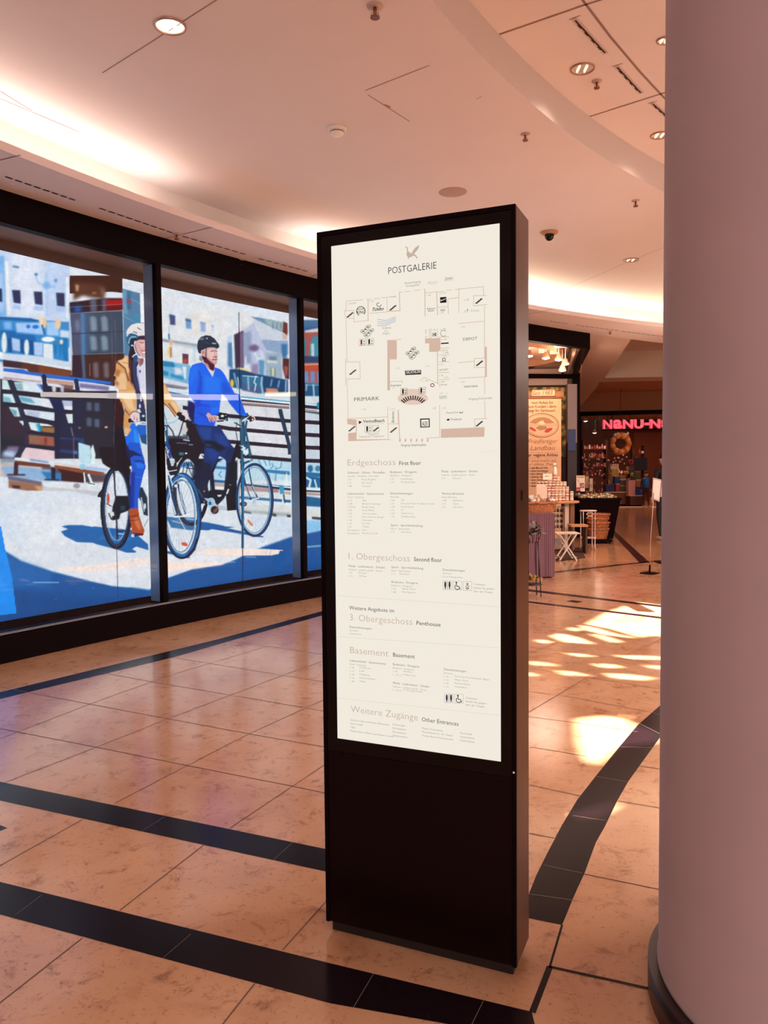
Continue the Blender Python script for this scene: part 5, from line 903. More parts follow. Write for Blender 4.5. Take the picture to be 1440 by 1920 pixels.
# ================================================================ ceiling fittings
def downlight(px,py,rx,z,label,lit,energy=0):
    c=onz(px,py,z); R_=(onz(px+rx,py,z)-c).length
    r=empty('downlight',(c.x,c.y,z),label,'ceiling light','round downlights in the rotunda ceiling')
    mb=MB(); mb.lathe([(R_*1.08,-.001),(R_*1.06,-.010),(R_*.98,-.012),(R_*.93,-.003),(R_*.93,-.001)],(c.x,c.y,z),mat('downlight_rim',(.45,.26,.18),.35,.5),40,cap=False); mb.build('trim_ring',r)
    mb=MB(); mb.lathe([(R_*.92,-.002),(R_*.55,-.0015),(0.0001,-.001)],(c.x,c.y,z),mat('reflector_lit' if lit else 'reflector',(.85,.75,.66),.12,1,emit='fff0d8' if lit else 'e8c8b4',es=1.6 if lit else .22),40,cap=False); mb.build('reflector',r)
    mb=MB()
    for k in (-.35,.3): mb.tube([(c.x+k*R_,c.y-R_*.5,z-.006),(c.x+k*R_,c.y+R_*.5,z-.006)],.008,mat('lamp_tube_lit' if lit else 'lamp_tube','ffffff',.4,emit='fff4e0',es=6 if lit else .8))
    mb.build('lamp',r)
    if energy: o=lamp('SPOT','downlight_beam',(0,0,-.05),energy,(1,.84,.70),None,spot_size=2.3,spot_blend=.8,shadow_soft_size=.1); o.parent=r
downlight(319,48,28,ZC,'large glowing downlight in the smooth ceiling, upper left',True,60)
downlight(1092,128,21,ZR,'downlight in the raised ceiling beside the twin air slots',False,30)
downlight(1245,75,13,ZR,'downlight half hidden by the column top',False,20)
downlight(1237,253,16,ZR,'dim downlight touching the column, below the raised ceiling joint',False,20)
downlight(1183,487,13.5,ZC,'small downlight on the thin ceiling joint near the dome camera',False,25)
for x,y in ((5,9),(7,8),(3.2,11.4)): pass
brass=mat('sprinkler_metal',(.30,.12,.07),.35,.7)
def sprinkler(px,py,z,label,k=1):
    c=onz(px,py,z); r=empty('sprinkler',(c.x,c.y,z),label,'sprinkler','fire sprinklers')
    mb=MB(); mb.lathe([(.038*k,0),(.036*k,-.006),(.012,-.010)],(c.x,c.y,z),mat('rosette',(.55,.38,.30),.5),20); mb.build('rosette',r)
    mb=MB(); mb.lathe([(.009*k,-.008),(.009*k,-.04*k),(.005,-.045*k)],(c.x,c.y,z),brass,10); mb.build('stem',r)
    mb=MB(); mb.lathe([(.022*k,-.05*k),(.022*k,-.054*k)],(c.x,c.y,z),brass,14); mb.tube([(c.x-.014*k,c.y,z-.03*k),(c.x-.018*k,c.y,z-.042*k),(c.x-.002,c.y,z-.052*k)],.003,brass); mb.tube([(c.x+.014*k,c.y,z-.03*k),(c.x+.018*k,c.y,z-.042*k),(c.x+.002,c.y,z-.052*k)],.003,brass); mb.build('deflector',r)
sprinkler(703,11,ZC,'ceiling sprinkler at the top middle of the view',1.25); sprinkler(1119,152,ZR,'sprinkler beside the downlight in the raised ceiling'); sprinkler(985,251,ZC,'sprinkler between the curved ceiling step and the smoke detector'); sprinkler(1192,376,ZC,'sprinkler under the curved step near the column',1.1)
sprinkler(1144,621,ZS,'tiny sprinkler on the soffit right of the deli header',.9); sprinkler(331,438,ZS,'sprinkler on the soffit joint above the poster window'); sprinkler(450,487,ZS,'sprinkler on the soffit near the sign')
c=onz(632,240,ZC); r=empty('smoke_detector',tuple(c),'white round smoke detector on the ceiling left of the sign top','smoke detector')
MB().lathe([(.075,0),(.075,-.018),(.06,-.024)],c,white,28).build('base',r); MB().lathe([(.052,-.024),(.05,-.045),(.035,-.058),(.0001,-.060)],c,white,28,cap=False).build('sensor_head',r); MB().lathe([(.0525,-.030),(.0525,-.036)],c,darkslot,28,cap=False).build('slot_band',r)
c=onz(849,360,ZC); tag(MB().lathe([(.135,0),(.135,-.004),(.13,-.006),(.0001,-.006)],c,mat('speaker_grille',(.50,.34,.27),.7,bump=.2,nscale=300),36,cap=False).build('ceiling_speaker',loc=tuple(c)),'flat round speaker grille flush in the ceiling above the sign','ceiling speaker')
c=onz(1030,435,ZC); r=empty('dome_camera',tuple(c),'small dome security camera with tan collar right of the sign','security camera')
MB().lathe([(.10,0),(.10,-.012),(.085,-.024),(.06,-.03)],c,mat('camera_collar',(.45,.25,.13),.5),30).build('collar',r)
MB().lathe([(.052,-.028),(.052,-.05),(.045,-.075),(.025,-.095),(.0001,-.10)],c,blackg,26,cap=False).build('dome',r); MB().ball((c.x+.02,c.y-.045,c.z-.07),.006,chrome,8).build('lens_glint',r)
for (a,b,l) in (((1078,37),(1134,98),'long black air slot nearest the ceiling joint crossing'),((1157,125),(1201,173),'black air slot between downlight and column'),((1224,194),(1262,228),'black air slot running behind the column')):
    A_=onz(*a,ZR);B_=onz(*b,ZR);d=(B_-A_).normalized();n=Vector((-d.y,d.x,0))
    r=empty('air_slot',tuple((A_+B_)/2),l,'air vent','linear air slots'); mb=MB(); mb.recalc=False; z=Vector((0,0,-.003)); mb.poly([v+z for v in (A_-n*.02-d*.02,B_-n*.02+d*.02,B_+n*.02+d*.02,A_+n*.02-d*.02)],mat('slot_frame',(.66,.52,.46),.6)); mb.build('frame',r)
    mb=MB(); mb.recalc=False; N=9
    for i in range(N):
        p=A_.lerp(B_,i/N);q=A_.lerp(B_,(i+1)/N);w=.009 if i%2 else .006; s_=n*(.002 if i%2 else -.002); mb.poly([v+z*2+s_ for v in (p-n*w,q-n*w,q+n*w,p+n*w)],darkslot)
    mb.build('slot',r)
    mb=MB(); mb.recalc=False; p=A_-d*.03; mb.poly([v+z for v in (p-n*.05,p-n*.05+d*.006,p+n*.03+d*.006,p+n*.03)],seam); mb.build('end_mark',r)
# ================================================================ corridor ceiling beyond the rotunda
P3=aty
def mpx(y): return y/CF                       # metres per pixel at depth y
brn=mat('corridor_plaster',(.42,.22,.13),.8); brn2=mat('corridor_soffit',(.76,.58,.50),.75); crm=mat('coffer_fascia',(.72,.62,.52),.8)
mb=MB(); mb.recalc=False
WD=[Vector((x,wp(x).y)) for x in (3.39,3.7,4.0,4.3)]
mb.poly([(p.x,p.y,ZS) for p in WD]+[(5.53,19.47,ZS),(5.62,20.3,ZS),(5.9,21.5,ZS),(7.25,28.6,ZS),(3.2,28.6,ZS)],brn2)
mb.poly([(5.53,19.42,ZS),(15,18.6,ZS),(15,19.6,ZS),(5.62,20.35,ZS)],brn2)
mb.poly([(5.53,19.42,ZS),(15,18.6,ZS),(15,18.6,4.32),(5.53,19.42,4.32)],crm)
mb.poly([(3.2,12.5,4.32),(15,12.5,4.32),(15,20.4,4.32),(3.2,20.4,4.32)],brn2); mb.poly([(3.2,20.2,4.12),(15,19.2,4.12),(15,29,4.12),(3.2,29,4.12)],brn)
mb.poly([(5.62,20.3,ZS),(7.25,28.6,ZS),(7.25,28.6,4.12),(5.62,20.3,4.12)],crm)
mb.poly([(4.3,WD[-1].y,ZS),(5.53,19.47,ZS),(5.53,19.47,4.32),(4.3,WD[-1].y,4.32)],crm)
tag(mb.build('ceiling_corridor'),kind='structure')
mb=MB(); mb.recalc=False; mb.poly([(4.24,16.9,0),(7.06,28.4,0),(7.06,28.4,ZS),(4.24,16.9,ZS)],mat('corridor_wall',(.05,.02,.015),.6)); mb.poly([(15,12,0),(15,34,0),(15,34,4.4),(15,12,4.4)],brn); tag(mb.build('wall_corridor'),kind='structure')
for i,(x,y,e) in enumerate(((7.2,17,38),(9.5,24.5,60))): lamp('AREA','corridor_light',(x,y,3.6),e,(1,.55,.30),(x,y,0),shape='DISK',size=1.2)
lamp('SPOT','coffer_glow',(6.0,20.8,3.75),40,(1,.85,.35),(6.3,21.5,4.3),spot_size=2.4,spot_blend=1,shadow_soft_size=.1)
# ================================================================ deli shop frame
mb=solidarc('x',arc(WC,WR,2.2,3.39,14),-.03,.10,ZH,ZS,black); tag(mb.build('trim_3'),kind='structure')
def beam(mb,a,b,w,z0,z1,m): mb.box(((a[0]+b[0])/2,(a[1]+b[1])/2,(z0+z1)/2),(math.hypot(b[0]-a[0],b[1]-a[1]),w,z1-z0),m,rz=math.atan2(b[1]-a[1],b[0]-a[0]))
E0,E1=(3.39,12.92),(4.14,16.85)
mb=MB(); beam(mb,E0,E1,.07,ZH,ZS,black); tag(mb.build('trim_4'),kind='structure')
mb=MB(); beam(mb,(3.22,13.0),(3.97,16.8),.05,ZH+.06,ZH+.12,mat('frame_inner',(.55,.38,.28),.5)); beam(mb,(3.12,13.0),(3.86,16.8),.03,ZH+.02,ZH+.14,black); tag(mb.build('trim_5'),kind='structure')
mb=MB(); beam(mb,(1.5,16.3),(4.14,16.72),.08,ZH-.06,ZH+.03,black); tag(mb.build('trim_6'),kind='structure')
mb=MB(); mb.box((4.19,16.95,1.75),(.15,.12,3.5),black); tag(mb.build('trim_7'),kind='structure')
mb=MB(); mb.recalc=False; dc=mat('deli_ceiling',(.78,.50,.38),.7); mb.poly([(1.2,12.1,ZS-.02),(3.37,12.95,ZS-.02),(4.12,16.9,ZS-.02),(1.2,16.9,ZS-.02)],dc); tag(mb.build('ceiling_deli'),kind='structure')
# curved bulkhead inside
mb=MB(); mb.recalc=False
C_=[(1.2+2.2*math.cos(a)*1.0,14.9+1.9*math.sin(a)) for a in [math.radians(q) for q in range(-60,91,10)]]
for i in range(len(C_)-1): mb.add([(*C_[i],ZS-.14),(*C_[i+1],ZS-.14),(*C_[i+1],ZS-.02),(*C_[i],ZS-.02)],[(0,1,2,3)],mat('bulkhead',(.60,.33,.20),.7),True)
tag(mb.build('trim_8'),kind='structure')
mb=MB(); mb.recalc=False
YB=16.95; a=P3(975,716,YB); b=P3(1063,716,YB)
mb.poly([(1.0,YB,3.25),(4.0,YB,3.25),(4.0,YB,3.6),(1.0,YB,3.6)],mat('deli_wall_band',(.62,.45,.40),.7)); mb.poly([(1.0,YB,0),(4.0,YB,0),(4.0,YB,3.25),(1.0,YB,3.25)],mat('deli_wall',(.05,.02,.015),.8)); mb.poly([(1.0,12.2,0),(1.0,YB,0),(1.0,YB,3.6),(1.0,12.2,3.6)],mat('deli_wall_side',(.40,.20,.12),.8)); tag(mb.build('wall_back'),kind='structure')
mb=MB(); mb.box((3.93+.13,16.80,2.62),(.20,.16,1.25),mat('grey_post',(.36,.28,.29),.5)); mb.box((4.06,16.80,1.0),(.20,.16,2.0),mat('post_dark',(.03,.008,.012),.5)); tag(mb.build('trim_9'),kind='structure')
r=P3(1072,825,16.68); tag(MB().box(r,(.17,.01,.46),mat('blue_poster',(.008,.022,.14),.4)).build('notice',loc=tuple(r)),'small dark blue notice on the grey post beside the deli','notice')
def flatpoly(mb,y,st,m,L=0):
    v=[float(q) for q in st.replace(',',' ').split()]; P=[P3(v[i],v[i+1],y-.004-.0012*L) for i in range(0,len(v),2)]
    tri=tessellate_polygon([[Vector((p.x,p.z,0)) for p in P]]); mb.add(P,[tuple(t) for t in tri],m)
def flatline(mb,y,st,w,m,L=1):
    v=[float(q) for q in st.replace(',',' ').split()]; P=[P3(v[i],v[i+1],y-.004-.0012*L) for i in range(0,len(v),2)]; w=w*mpx(y)/2
    for a,b in zip(P,P[1:]):
        d=Vector((b.x-a.x,0,b.z-a.z)).normalized()*w; n=Vector((-d.z,0,d.x)); mb.poly([a-d-n,b+d-n,b+d+n,a-d+n],m)
def flattext(mb,y,x0,yb,x1,h,txt,m,L=2,bold=0,shear=0):
    g,me=glyphs(txt,bold,shear); A_=P3(x0,yb,y-.004-.0012*L); B_=P3(x1,yb,y-.004-.0012*L); sx=(B_.x-A_.x)/g[1]; sz=h*mpx(y)/.70
    mb.add([(A_.x+(a-g[0])*sx,A_.y,A_.z+b*sz) for a,b in me[0]],me[1],m)
# flower photo on the back wall
fm=bpy.data.materials.new('flower_photo'); fm.use_nodes=True; nt=fm.node_tree; b_=nt.nodes['Principled BSDF']; tc=nt.nodes.new('ShaderNodeTexCoord'); vo=nt.nodes.new('ShaderNodeTexVoronoi'); vo.inputs['Scale'].default_value=9; cr=nt.nodes.new('ShaderNodeValToRGB')
els=[(0,(.75,.55,.25,1)),(.35,(.45,.30,.06,1)),(.6,(.12,.10,.02,1)),(1,(.03,.02,.01,1))]
while len(cr.color_ramp.elements)<4: cr.color_ramp.elements.new(.5)
for e,(p_,c_) in zip(cr.color_ramp.elements,els): e.position=p_; e.color=c_
nt.links.new(tc.outputs['Object'],vo.inputs['Vector']); nt.links.new(vo.outputs['Distance'],cr.inputs[0]); nt.links.new(cr.outputs[0],b_.inputs['Base Color']); b_.inputs['Roughness'].default_value=.6
mb=MB(); mb.box(((P3(960,820,16.9).x+P3(1062,820,16.9).x)/2,16.91,2.45),(P3(1062,820,16.9).x-P3(960,820,16.9).x,.03,1.5),fm); o=mb.build('wall_picture',loc=(3.4,16.91,2.45)); tag(o,'blurred picture of yellow blossom on the wall behind the tan banner','wall picture')
# ---------------------------------------------------------------- banner
YN=14.9; bm_=mat('banner_tan',(.60,.34,.19),.6,noise=.06,nscale=6); ib=mat('ink_banner',(.12,.05,.025),.7); ib2=mat('ink_banner_mid',(.30,.14,.07),.7); ib3=mat('ink_banner_red',(.35,.04,.03),.7); ibl=mat('ink_banner_pale',(.72,.48,.30),.7)
bx=P3(1015,930,YN); r=empty('roll_up_banner',(bx.x,YN,0),'tall tan banner with an oval farm emblem and German lettering at the deli','banner')
mb=MB(); a=P3(976,741,YN);b=P3(1052.5,741,YN); mb.box(((a.x+b.x)/2,YN+.01,(a.z+.12)/2),(b.x-a.x,.012,a.z-.12),bm_); mb.build('cloth',r)
mb=MB(); mb.tube([(a.x-.02,YN,a.z),(b.x+.03,YN,a.z)],.075,mat('scroll',(.42,.19,.09),.6),16); mb.build('scroll',r)
mb=MB(); mb.box(((a.x+b.x)/2,YN,.06),(b.x-a.x+.06,.16,.12),mat('banner_base',(.3,.25,.22),.4,.6)); mb.build('base',r)
mb=MB(); mb.box((P3(1018,738,YN).x,YN-.075,P3(1018,737,YN).z),(.44,.012,.12),mat('scroll_tag',(.58,.33,.19),.6)); mb.build('year_tag',r)
mb=MB(); mb.recalc=False
flattext(mb,YN-.08,998,741,1036,8,'Seit 1983',ib,shear=.3)
for q in ('994,731 1041,731 1041,743 994,743 994,731',): flatline(mb,YN-.078,q,1,ib)
for x0,y,x1,h,t_ in ((996.5,757.5,1037,5.5,'vom Anbau bis'),(990,765,1043,5.5,'zum Kunden - darin'),(991.5,772.5,1041,5.5,'liegt Ihr Vertrauen!')): flattext(mb,YN,x0,y,x1,h,t_,ib,bold=.01)
def el(cx,cy,rx,ry,n=40): return ' '.join(f'{cx+rx*math.cos(2*math.pi*i/n):.2f},{cy+ry*math.sin(2*math.pi*i/n):.2f}' for i in range(n+1))
flatline(mb,YN,el(1016,797.5,31.5,22.5),.9,ib); flatline(mb,YN,el(1016,797.5,28.5,19.8),.5,ib2)
flatpoly(mb,YN,'993,792 1000,786 1008,783 1020,782 1030,785 1040,793 1025,794 1012,791 1005,794',ib2); flatpoly(mb,YN,'1010,791 1018,788 1022,795 1014,797',ibl,1); flatpoly(mb,YN,'1004,802 1012,798 1024,799 1026,804 1012,807',ib2); flatpoly(mb,YN,'993,800 998,801 1006,807 1003,809 994,805',ib3); flatpoly(mb,YN,'1021,808 1027,803 1036,802 1035,806 1028,811 1022,811',ib3); flatline(mb,YN,'992,797 1042,797',.5,ib2)
flattext(mb,YN,990,831.5,1046,8.5,'Friedfertiger',ib2,shear=.35); flattext(mb,YN,994,844.5,1041,9,'Landbau',ib2,shear=.35)
flatline(mb,YN,'988,849 1046,848.5',.4,ib2); flattext(mb,YN,984,856,1046,6,'Der vegane Anbau',ib,bold=.012); flatline(mb,YN,'988,858.5 1046,858',.4,ib2)
for y,t_ in ((866,'für und mehr als'),(873,'nur ohne Tiere')): flattext(mb,YN,984,y,1043,4.5,t_,ib2,shear=.3)
for i,t_ in enumerate(('ohne Mist und Gülle','ohne Kunstdünger','ohne Schlachtabfälle','ohne Gifte','ohne Gentechnik','ohne Tierhaltung','ohne Fremdstoffe')): flattext(mb,YN,996,879+i*5.6,1027 if i!=1 else 1029,3.6,t_,ib,bold=.015); flatline(mb,YN,f'993,{877.5+i*5.6} 993.6,{877.5+i*5.6}',1.2,ib)
mb.build('lettering',r)
# ---------------------------------------------------------------- gingham counter
gg=bpy.data.materials.new('gingham_cloth'); gg.use_nodes=True; nt=gg.node_tree; b_=nt.nodes['Principled BSDF']; tc=nt.nodes.new('ShaderNodeTexCoord'); sp=nt.nodes.new('ShaderNodeSeparateXYZ'); nt.links.new(tc.outputs['Object'],sp.inputs[0])
def stripe(src,f,add=None):
    m1=nt.nodes.new('ShaderNodeMath'); m1.operation='MULTIPLY'; m1.inputs[1].default_value=f
    if add:
        q=nt.nodes.new('ShaderNodeMath'); q.operation='ADD'; nt.links.new(src,q.inputs[0]); nt.links.new(add,q.inputs[1]); src=q.outputs[0]
    nt.links.new(src,m1.inputs[0]); m2=nt.nodes.new('ShaderNodeMath'); m2.operation='FRACT'; nt.links.new(m1.outputs[0],m2.inputs[0]); m3=nt.nodes.new('ShaderNodeMath'); m3.operation='GREATER_THAN'; m3.inputs[1].default_value=.58; nt.links.new(m2.outputs[0],m3.inputs[0]); return m3.outputs[0]
s1=stripe(sp.outputs[0],46,sp.outputs[1]); s2=stripe(sp.outputs[2],62); ad=nt.nodes.new('ShaderNodeMath'); ad.operation='ADD'; h2=nt.nodes.new('ShaderNodeMath'); h2.operation='MULTIPLY'; h2.inputs[1].default_value=.45; nt.links.new(s2,h2.inputs[0]); nt.links.new(s1,ad.inputs[0]); nt.links.new(h2.outputs[0],ad.inputs[1])
cr=nt.nodes.new('ShaderNodeMapRange'); cr.inputs[1].default_value=0; cr.inputs[2].default_value=1.45; nt.links.new(ad.outputs[0],cr.inputs[0]); mxx=nt.nodes.new('ShaderNodeMix'); mxx.data_type='RGBA'; mxx.inputs[6].default_value=(.05,.005,.014,1); mxx.inputs[7].default_value=(.36,.17,.20,1); nt.links.new(cr.outputs[0],mxx.inputs[0]); nt.links.new(mxx.outputs[2],b_.inputs['Base Color']); b_.inputs['Roughness'].default_value=.9
cg=(2.29,10.38); zt=P3(1036,963,10.4).z
r=empty('market_counter',(1.75,10.8,0),'counter draped in red and white gingham cloth beside the sign','counter')
mb=MB(); mb.recalc=False
prof=[]; N=60
def drape(z,k):
    out=[]
    for i in range(N+1):
        t=i/N; x=1.2+(cg[0]-1.2)*t; out.append((x,10.38+k*.006*math.sin(t*52)-.0*t,z))
    for i in range(1,31):
        t=i/30; out.append((cg[0]+.02*t+k*.005*math.sin(t*30),10.38+.85*t,z))
    return out
rows_=[drape(z,k) for z,k in ((zt,0),(zt-.06,.3),(zt*.5,.8),(.02,1.2))]
for j in range(3):
    a_,b__=rows_[j],rows_[j+1]
    for i in range(len(a_)-1): mb.add([a_[i],a_[i+1],b__[i+1],b__[i]],[(0,1,2,3)],gg,True)
mb.poly([(1.2,10.38,zt),(cg[0],10.38,zt),(cg[0]+.02,11.23,zt),(1.2,11.23,zt)],gg); mb.build('cloth',r)
mb=MB(); mb.box((1.74,10.82,zt-.02),(1.0,.76,.03),mat('raw_wood',(.45,.22,.10),.6)); mb.build('board',r)
for x,y in ((1.3,10.5),(2.18,10.5),(1.3,11.1),(2.18,11.1)): mb=MB(); mb.box((x,y,(zt-.04)/2),(.05,.05,zt-.04),MATS['raw_wood']); mb.build('leg',r)
wick=mat('wicker',(.30,.10,.035),.7,noise=.4,nscale=70); wickl=mat('wicker_light',(.42,.13,.04),.6,noise=.55,nscale=45,bump=.5)
def basket(c,rx,ry,h,m,name,label,cat,group=None,flare=1.2,parent=None):
    r=empty(name,c,label,cat,group); mb=MB(); n=36
    pr=[(1/flare,0),(1/flare+.06,h*.3),(.97,h*.8),(1.0,h),(1.05,h+.012),(1.0,h+.02),(.95,h),(1/flare,h*.25),(.001,h*.2)]
    mb.lathe([(rx*a,z) for a,z in pr],c,m,n,cap=False,sy=ry/rx,wob=lambda a,z:.03*math.sin(a*18+z*140)); mb.build('wicker_body',r)
    mb=MB(); mb.tube([(c[0]+rx*1.03*math.cos(2*math.pi*i/28),c[1]+ry*1.03*math.sin(2*math.pi*i/28),c[2]+h+.008*math.sin(i*2.2)) for i in range(28)],.014,m,8,closed=True); mb.build('rim',r)
    return r
bc=P3(1003,962,10.72); basket((bc.x,10.75,zt+.002),.30,.17,.13,wickl,'bread_basket','shallow woven basket of wrapped packets on the gingham counter','basket',flare=1.12)
pk=[mat('packet_cream',(.75,.55,.40),.5),mat('packet_tan',(.55,.30,.16),.5),mat('packet_dark',(.14,.06,.04),.5),mat('packet_white',(.85,.72,.60),.45)]
def crumple(mb,c,s,m):
    vs=[Vector((random.uniform(-1,1),random.uniform(-1,1),random.uniform(-1,1))).normalized()*s*random.uniform(.7,1.2) for _ in range(14)]
    b2=bmesh.new(); 
    for v in vs: b2.verts.new(v)
    bmesh.ops.convex_hull(b2,input=b2.verts[:]); b2.verts.ensure_lookup_table(); b2.verts.index_update()
    V=[Vector(c)+v.co for v in b2.verts]; F=[[v.index for v in f.verts] for f in b2.faces]; b2.free(); mb.add(V,F,m)
prot=[]
for k in range(4):
    mb=MB(); crumple(mb,(0,0,0),.05,pk[k]); prot.append(mb)
def scatter(n,fn,name,label,cat,group,mats_,s0,s1):
    base=None
    for i in range(n):
        p=fn(i); mb=MB(); crumple(mb,p,random.uniform(s0,s1),mats_[i%len(mats_)]); o=mb.build(name,loc=tuple(p)); tag(o,['cream','tan','dark brown','white'][i%4]+' '+label+', '+['front','middle','rear'][min(i//8,2)]+' row, '+['left','left','centre','centre','centre','centre','right','right'][i%8],cat,group)
scatter(22,lambda i:Vector((bc.x-.26+.52*((i%8)+.5)/8+random.uniform(-.015,.015),10.66+.09*(i//8),zt+.15+.02*random.random()+(.03 if i>15 else 0))),'packet','crumpled wrapped packet heaped in the shallow woven basket','packet','packets in the counter basket',pk,.038,.052)
# ---------------------------------------------------------------- jar table
YT=13.75; ztab=P3(1055,939,YT).z
tx=P3(1046,939,YT).x; r=empty('display_table',(tx,YT,0),'round wooden display table on a cream pillar leg, carrying jars','table')
wood=mat('orange_wood',(.55,.25,.10),.45,noise=.1,nscale=8); crw=mat('cream_wood',(.80,.62,.48),.5)
mb=MB(); mb.lathe([(.36,0),(.375,.012),(.375,.03),(.36,.04),(.0001,.04)],(tx,YT,ztab-.04),wood,48,sy=.8,cap=False); mb.lathe([(.36,0),(.0001,0)],(tx,YT,ztab-.04),wood,48,sy=.8,cap=False); mb.build('tabletop',r)
lx=P3(1061.5,985,YT).x; mb=MB(); mb.box((lx,YT-.02,(ztab-.04)/2),(.072,.072,ztab-.04),crw); mb.build('leg',r,bevel=.004)
mb=MB(); mb.box((P3(1070,985,YT+.2).x,YT+.22,(ztab-.04)/2),(.075,.3,ztab-.045),mat('cabinet_side',(.30,.12,.05),.6)); mb.build('side_board',r)
glass_j=[mat('jar_red',(.38,.04,.03),.3),mat('jar_amber',(.60,.28,.10),.3),mat('jar_tan',(.66,.42,.26),.3)]; lid=mat('jar_lid',(.88,.72,.60),.4); labm=mat('jar_label',(.82,.62,.52),.5)
def jar(c,k):
    r=empty('preserve_jar',c); mb=MB(); mb.lathe([(.028,0),(.031,.006),(.031,.058),(.026,.066)],c,glass_j[k],16); mb.build('jar_body',r)
    mb=MB(); mb.lathe([(.0295,.066),(.0295,.082),(.027,.084)],c,lid,16); mb.build('lid',r)
    mb=MB(); mb.lathe([(.0315,.018),(.0315,.048)],c,labm,16,cap=False); mb.build('label',r); return r
jp=[jar((0,0,-9-k),k) for k in range(3)]; used=[0,0,0]; jn=0
ORD=['bottom','second','third','fourth','top']
def putjar(px,lev,yy,label,g,ci=0):
    global jn
    k=0 if px<1040 else (1 if px<1056 else 2); k=k if random.random()<.8 else (k+1)%3
    c=(P3(px,930,yy).x,yy,ztab+.0005+lev*.0848)
    if not used[k]: jp[k].location=c; o=jp[k]; used[k]=1
    else: o=dup(jp[k],c)
    tag(o,label,'jar',g)
for lev in range(3):
    for i,x in enumerate((1029,1036,1043,1050)): putjar(x,lev,YT-.13,f'white lidded jar in the front left block, {ORD[lev]} layer, {["first","second","third","fourth"][i]} from the pink card','jars in the left block')
    for x in (1056.5,1063.5): putjar(x,lev,YT-.12,f'white lidded jar in the two wide middle block, {ORD[lev]} layer, {"left" if x<1060 else "right"} column','jars in the middle block')
for lev in range(2): putjar(1072,lev,YT-.10,f'pale {["lower","upper"][lev]} jar of the pair at the right end of the table','jars at the right end of the table')
for x in (1010,1017,1024,1031,1038,1045,1052,1059): 
    for lev in (0,1,2,3): 
        if lev==3 or x<1025: putjar(x,lev,YT+.02,f'red labelled jar in the long back row, {ORD[lev]} layer, {["first","second","third","fourth","fifth","sixth","seventh","eighth"][(x-1010)//7]} from the left','jars in the long back row')
for x in (1039.5,1046.5): putjar(x,4,YT+.02,f'{"left" if x<1043 else "right"} one of the two jars on top of the long back row','jars on top of the back row')
def card(px0,py0,px1,py1,y,m,name,label,cat,extra=None):
    a=P3(px0,py1,y);b=P3(px1,py0,y); c=Vector(((a.x+b.x)/2,y,a.z)); r=empty(name,tuple(c),label,cat); mb=MB(); mb.box(((a.x+b.x)/2,y,(a.z+b.z)/2),(b.x-a.x,.008,b.z-a.z),m); mb.build('card',r)
    if extra: mb=MB(); mb.recalc=False; extra(mb,y-.004); mb.build('print',r)
    return r
pc=mat('card_pink',(.80,.58,.48),.6)
mb=MB(); y=YT-.24; pts_=[P3(*q,y) for q in ((1006,938),(1006,908),(1008,905.5),(1020,905.5),(1024,908),(1026,913),(1026,938))]; mb.recalc=False
tri=tessellate_polygon([[Vector((p.x,p.z,0)) for p in pts_]]); mb.add(pts_,[tuple(t) for t in tri],pc); mb.add([p+Vector((0,.012,0)) for p in pts_],[tuple(t) for t in tri],pc)
n_=len(pts_); mb.add(pts_+[p+Vector((0,.012,0)) for p in pts_],[(i,(i+1)%n_,n_+(i+1)%n_,n_+i) for i in range(n_)],pc)
lz=pts_[0].z-ztab
for i,v in enumerate(mb.v): mb.v[i]=(v[0],v[1],v[2]-lz+.001)
tag(mb.build('menu_card',loc=tuple(pts_[0])),'large pink card with one rounded corner before the jars','card')
def rings(mb,y):
    for i in range(9): flatline(mb,y,f'{1019+i*1.8},886.5 {1019+i*1.8},888.5',.6,ib,2)
    flattext(mb,y,1022,894,1031,2.2,'BIO',ib3)
rr_=card(1018,887,1034.5,899.5,YT-.02,mat('card_white',(.9,.75,.62),.5),'ring_bound_card','small white ring bound card on top of the jars','card',rings)
fg=mat('paper_white',(.85,.70,.60),.5)
c=P3(1041,893,YT+.02); r=empty('wrapped_gift',(c.x,YT+.03,c.z),'white wrapped gift with a bow above the jars','gift')
MB().lathe([(.035,0),(.04,.05),(.03,.12),(.012,.17)],(c.x,YT+.03,c.z-.0),fg,12,wob=lambda a,z:.12*math.sin(a*5+z*30)).build('wrapping',r)
mb=MB(); crumple(mb,(c.x-.01,YT+.03,c.z+.21),.045,fg); mb.build('bow',r)
# rack under the table
rk=empty('jar_rack',(P3(1046,990,YT+.1).x,YT+.1,0),'white framed rack of jars under the round table','rack'); x0,x1=P3(1036,950,YT+.1).x,P3(1055.5,950,YT+.1).x; z0,z1=P3(1040,990,YT+.1).z,P3(1040,950,YT+.1).z
for xx in (x0,x1): mb=MB(); mb.box((xx,YT+.1,z1/2),(.014,.10,z1),fg); mb.build('upright',rk)
for k in range(5): mb=MB(); mb.box(((x0+x1)/2,YT+.1,z0+(z1-z0)*k/4-.004),(x1-x0,.10,.007),fg); mb.build('shelf',rk)
gj=mat('jar_green',(.10,.09,.05),.3)
for k in range(4):
    for i in range(3):
        p=(x0+(x1-x0)*(i+.5)/3,YT+.09,z0+(z1-z0)*k/4); mb=MB(); mb.lathe([(.020,0),(.024,.01),(.024,.045),(.018,.052)],p,gj,12); mb.lathe([(.021,.052),(.021,.074)],p,fg,12); o=mb.build('small_jar',loc=p); tag(o,f'small dark jar with white lid in the white rack, {["lowest","second","third","highest"][k]} shelf, {["left","middle","right"][i]}','jar','jars in the white rack')
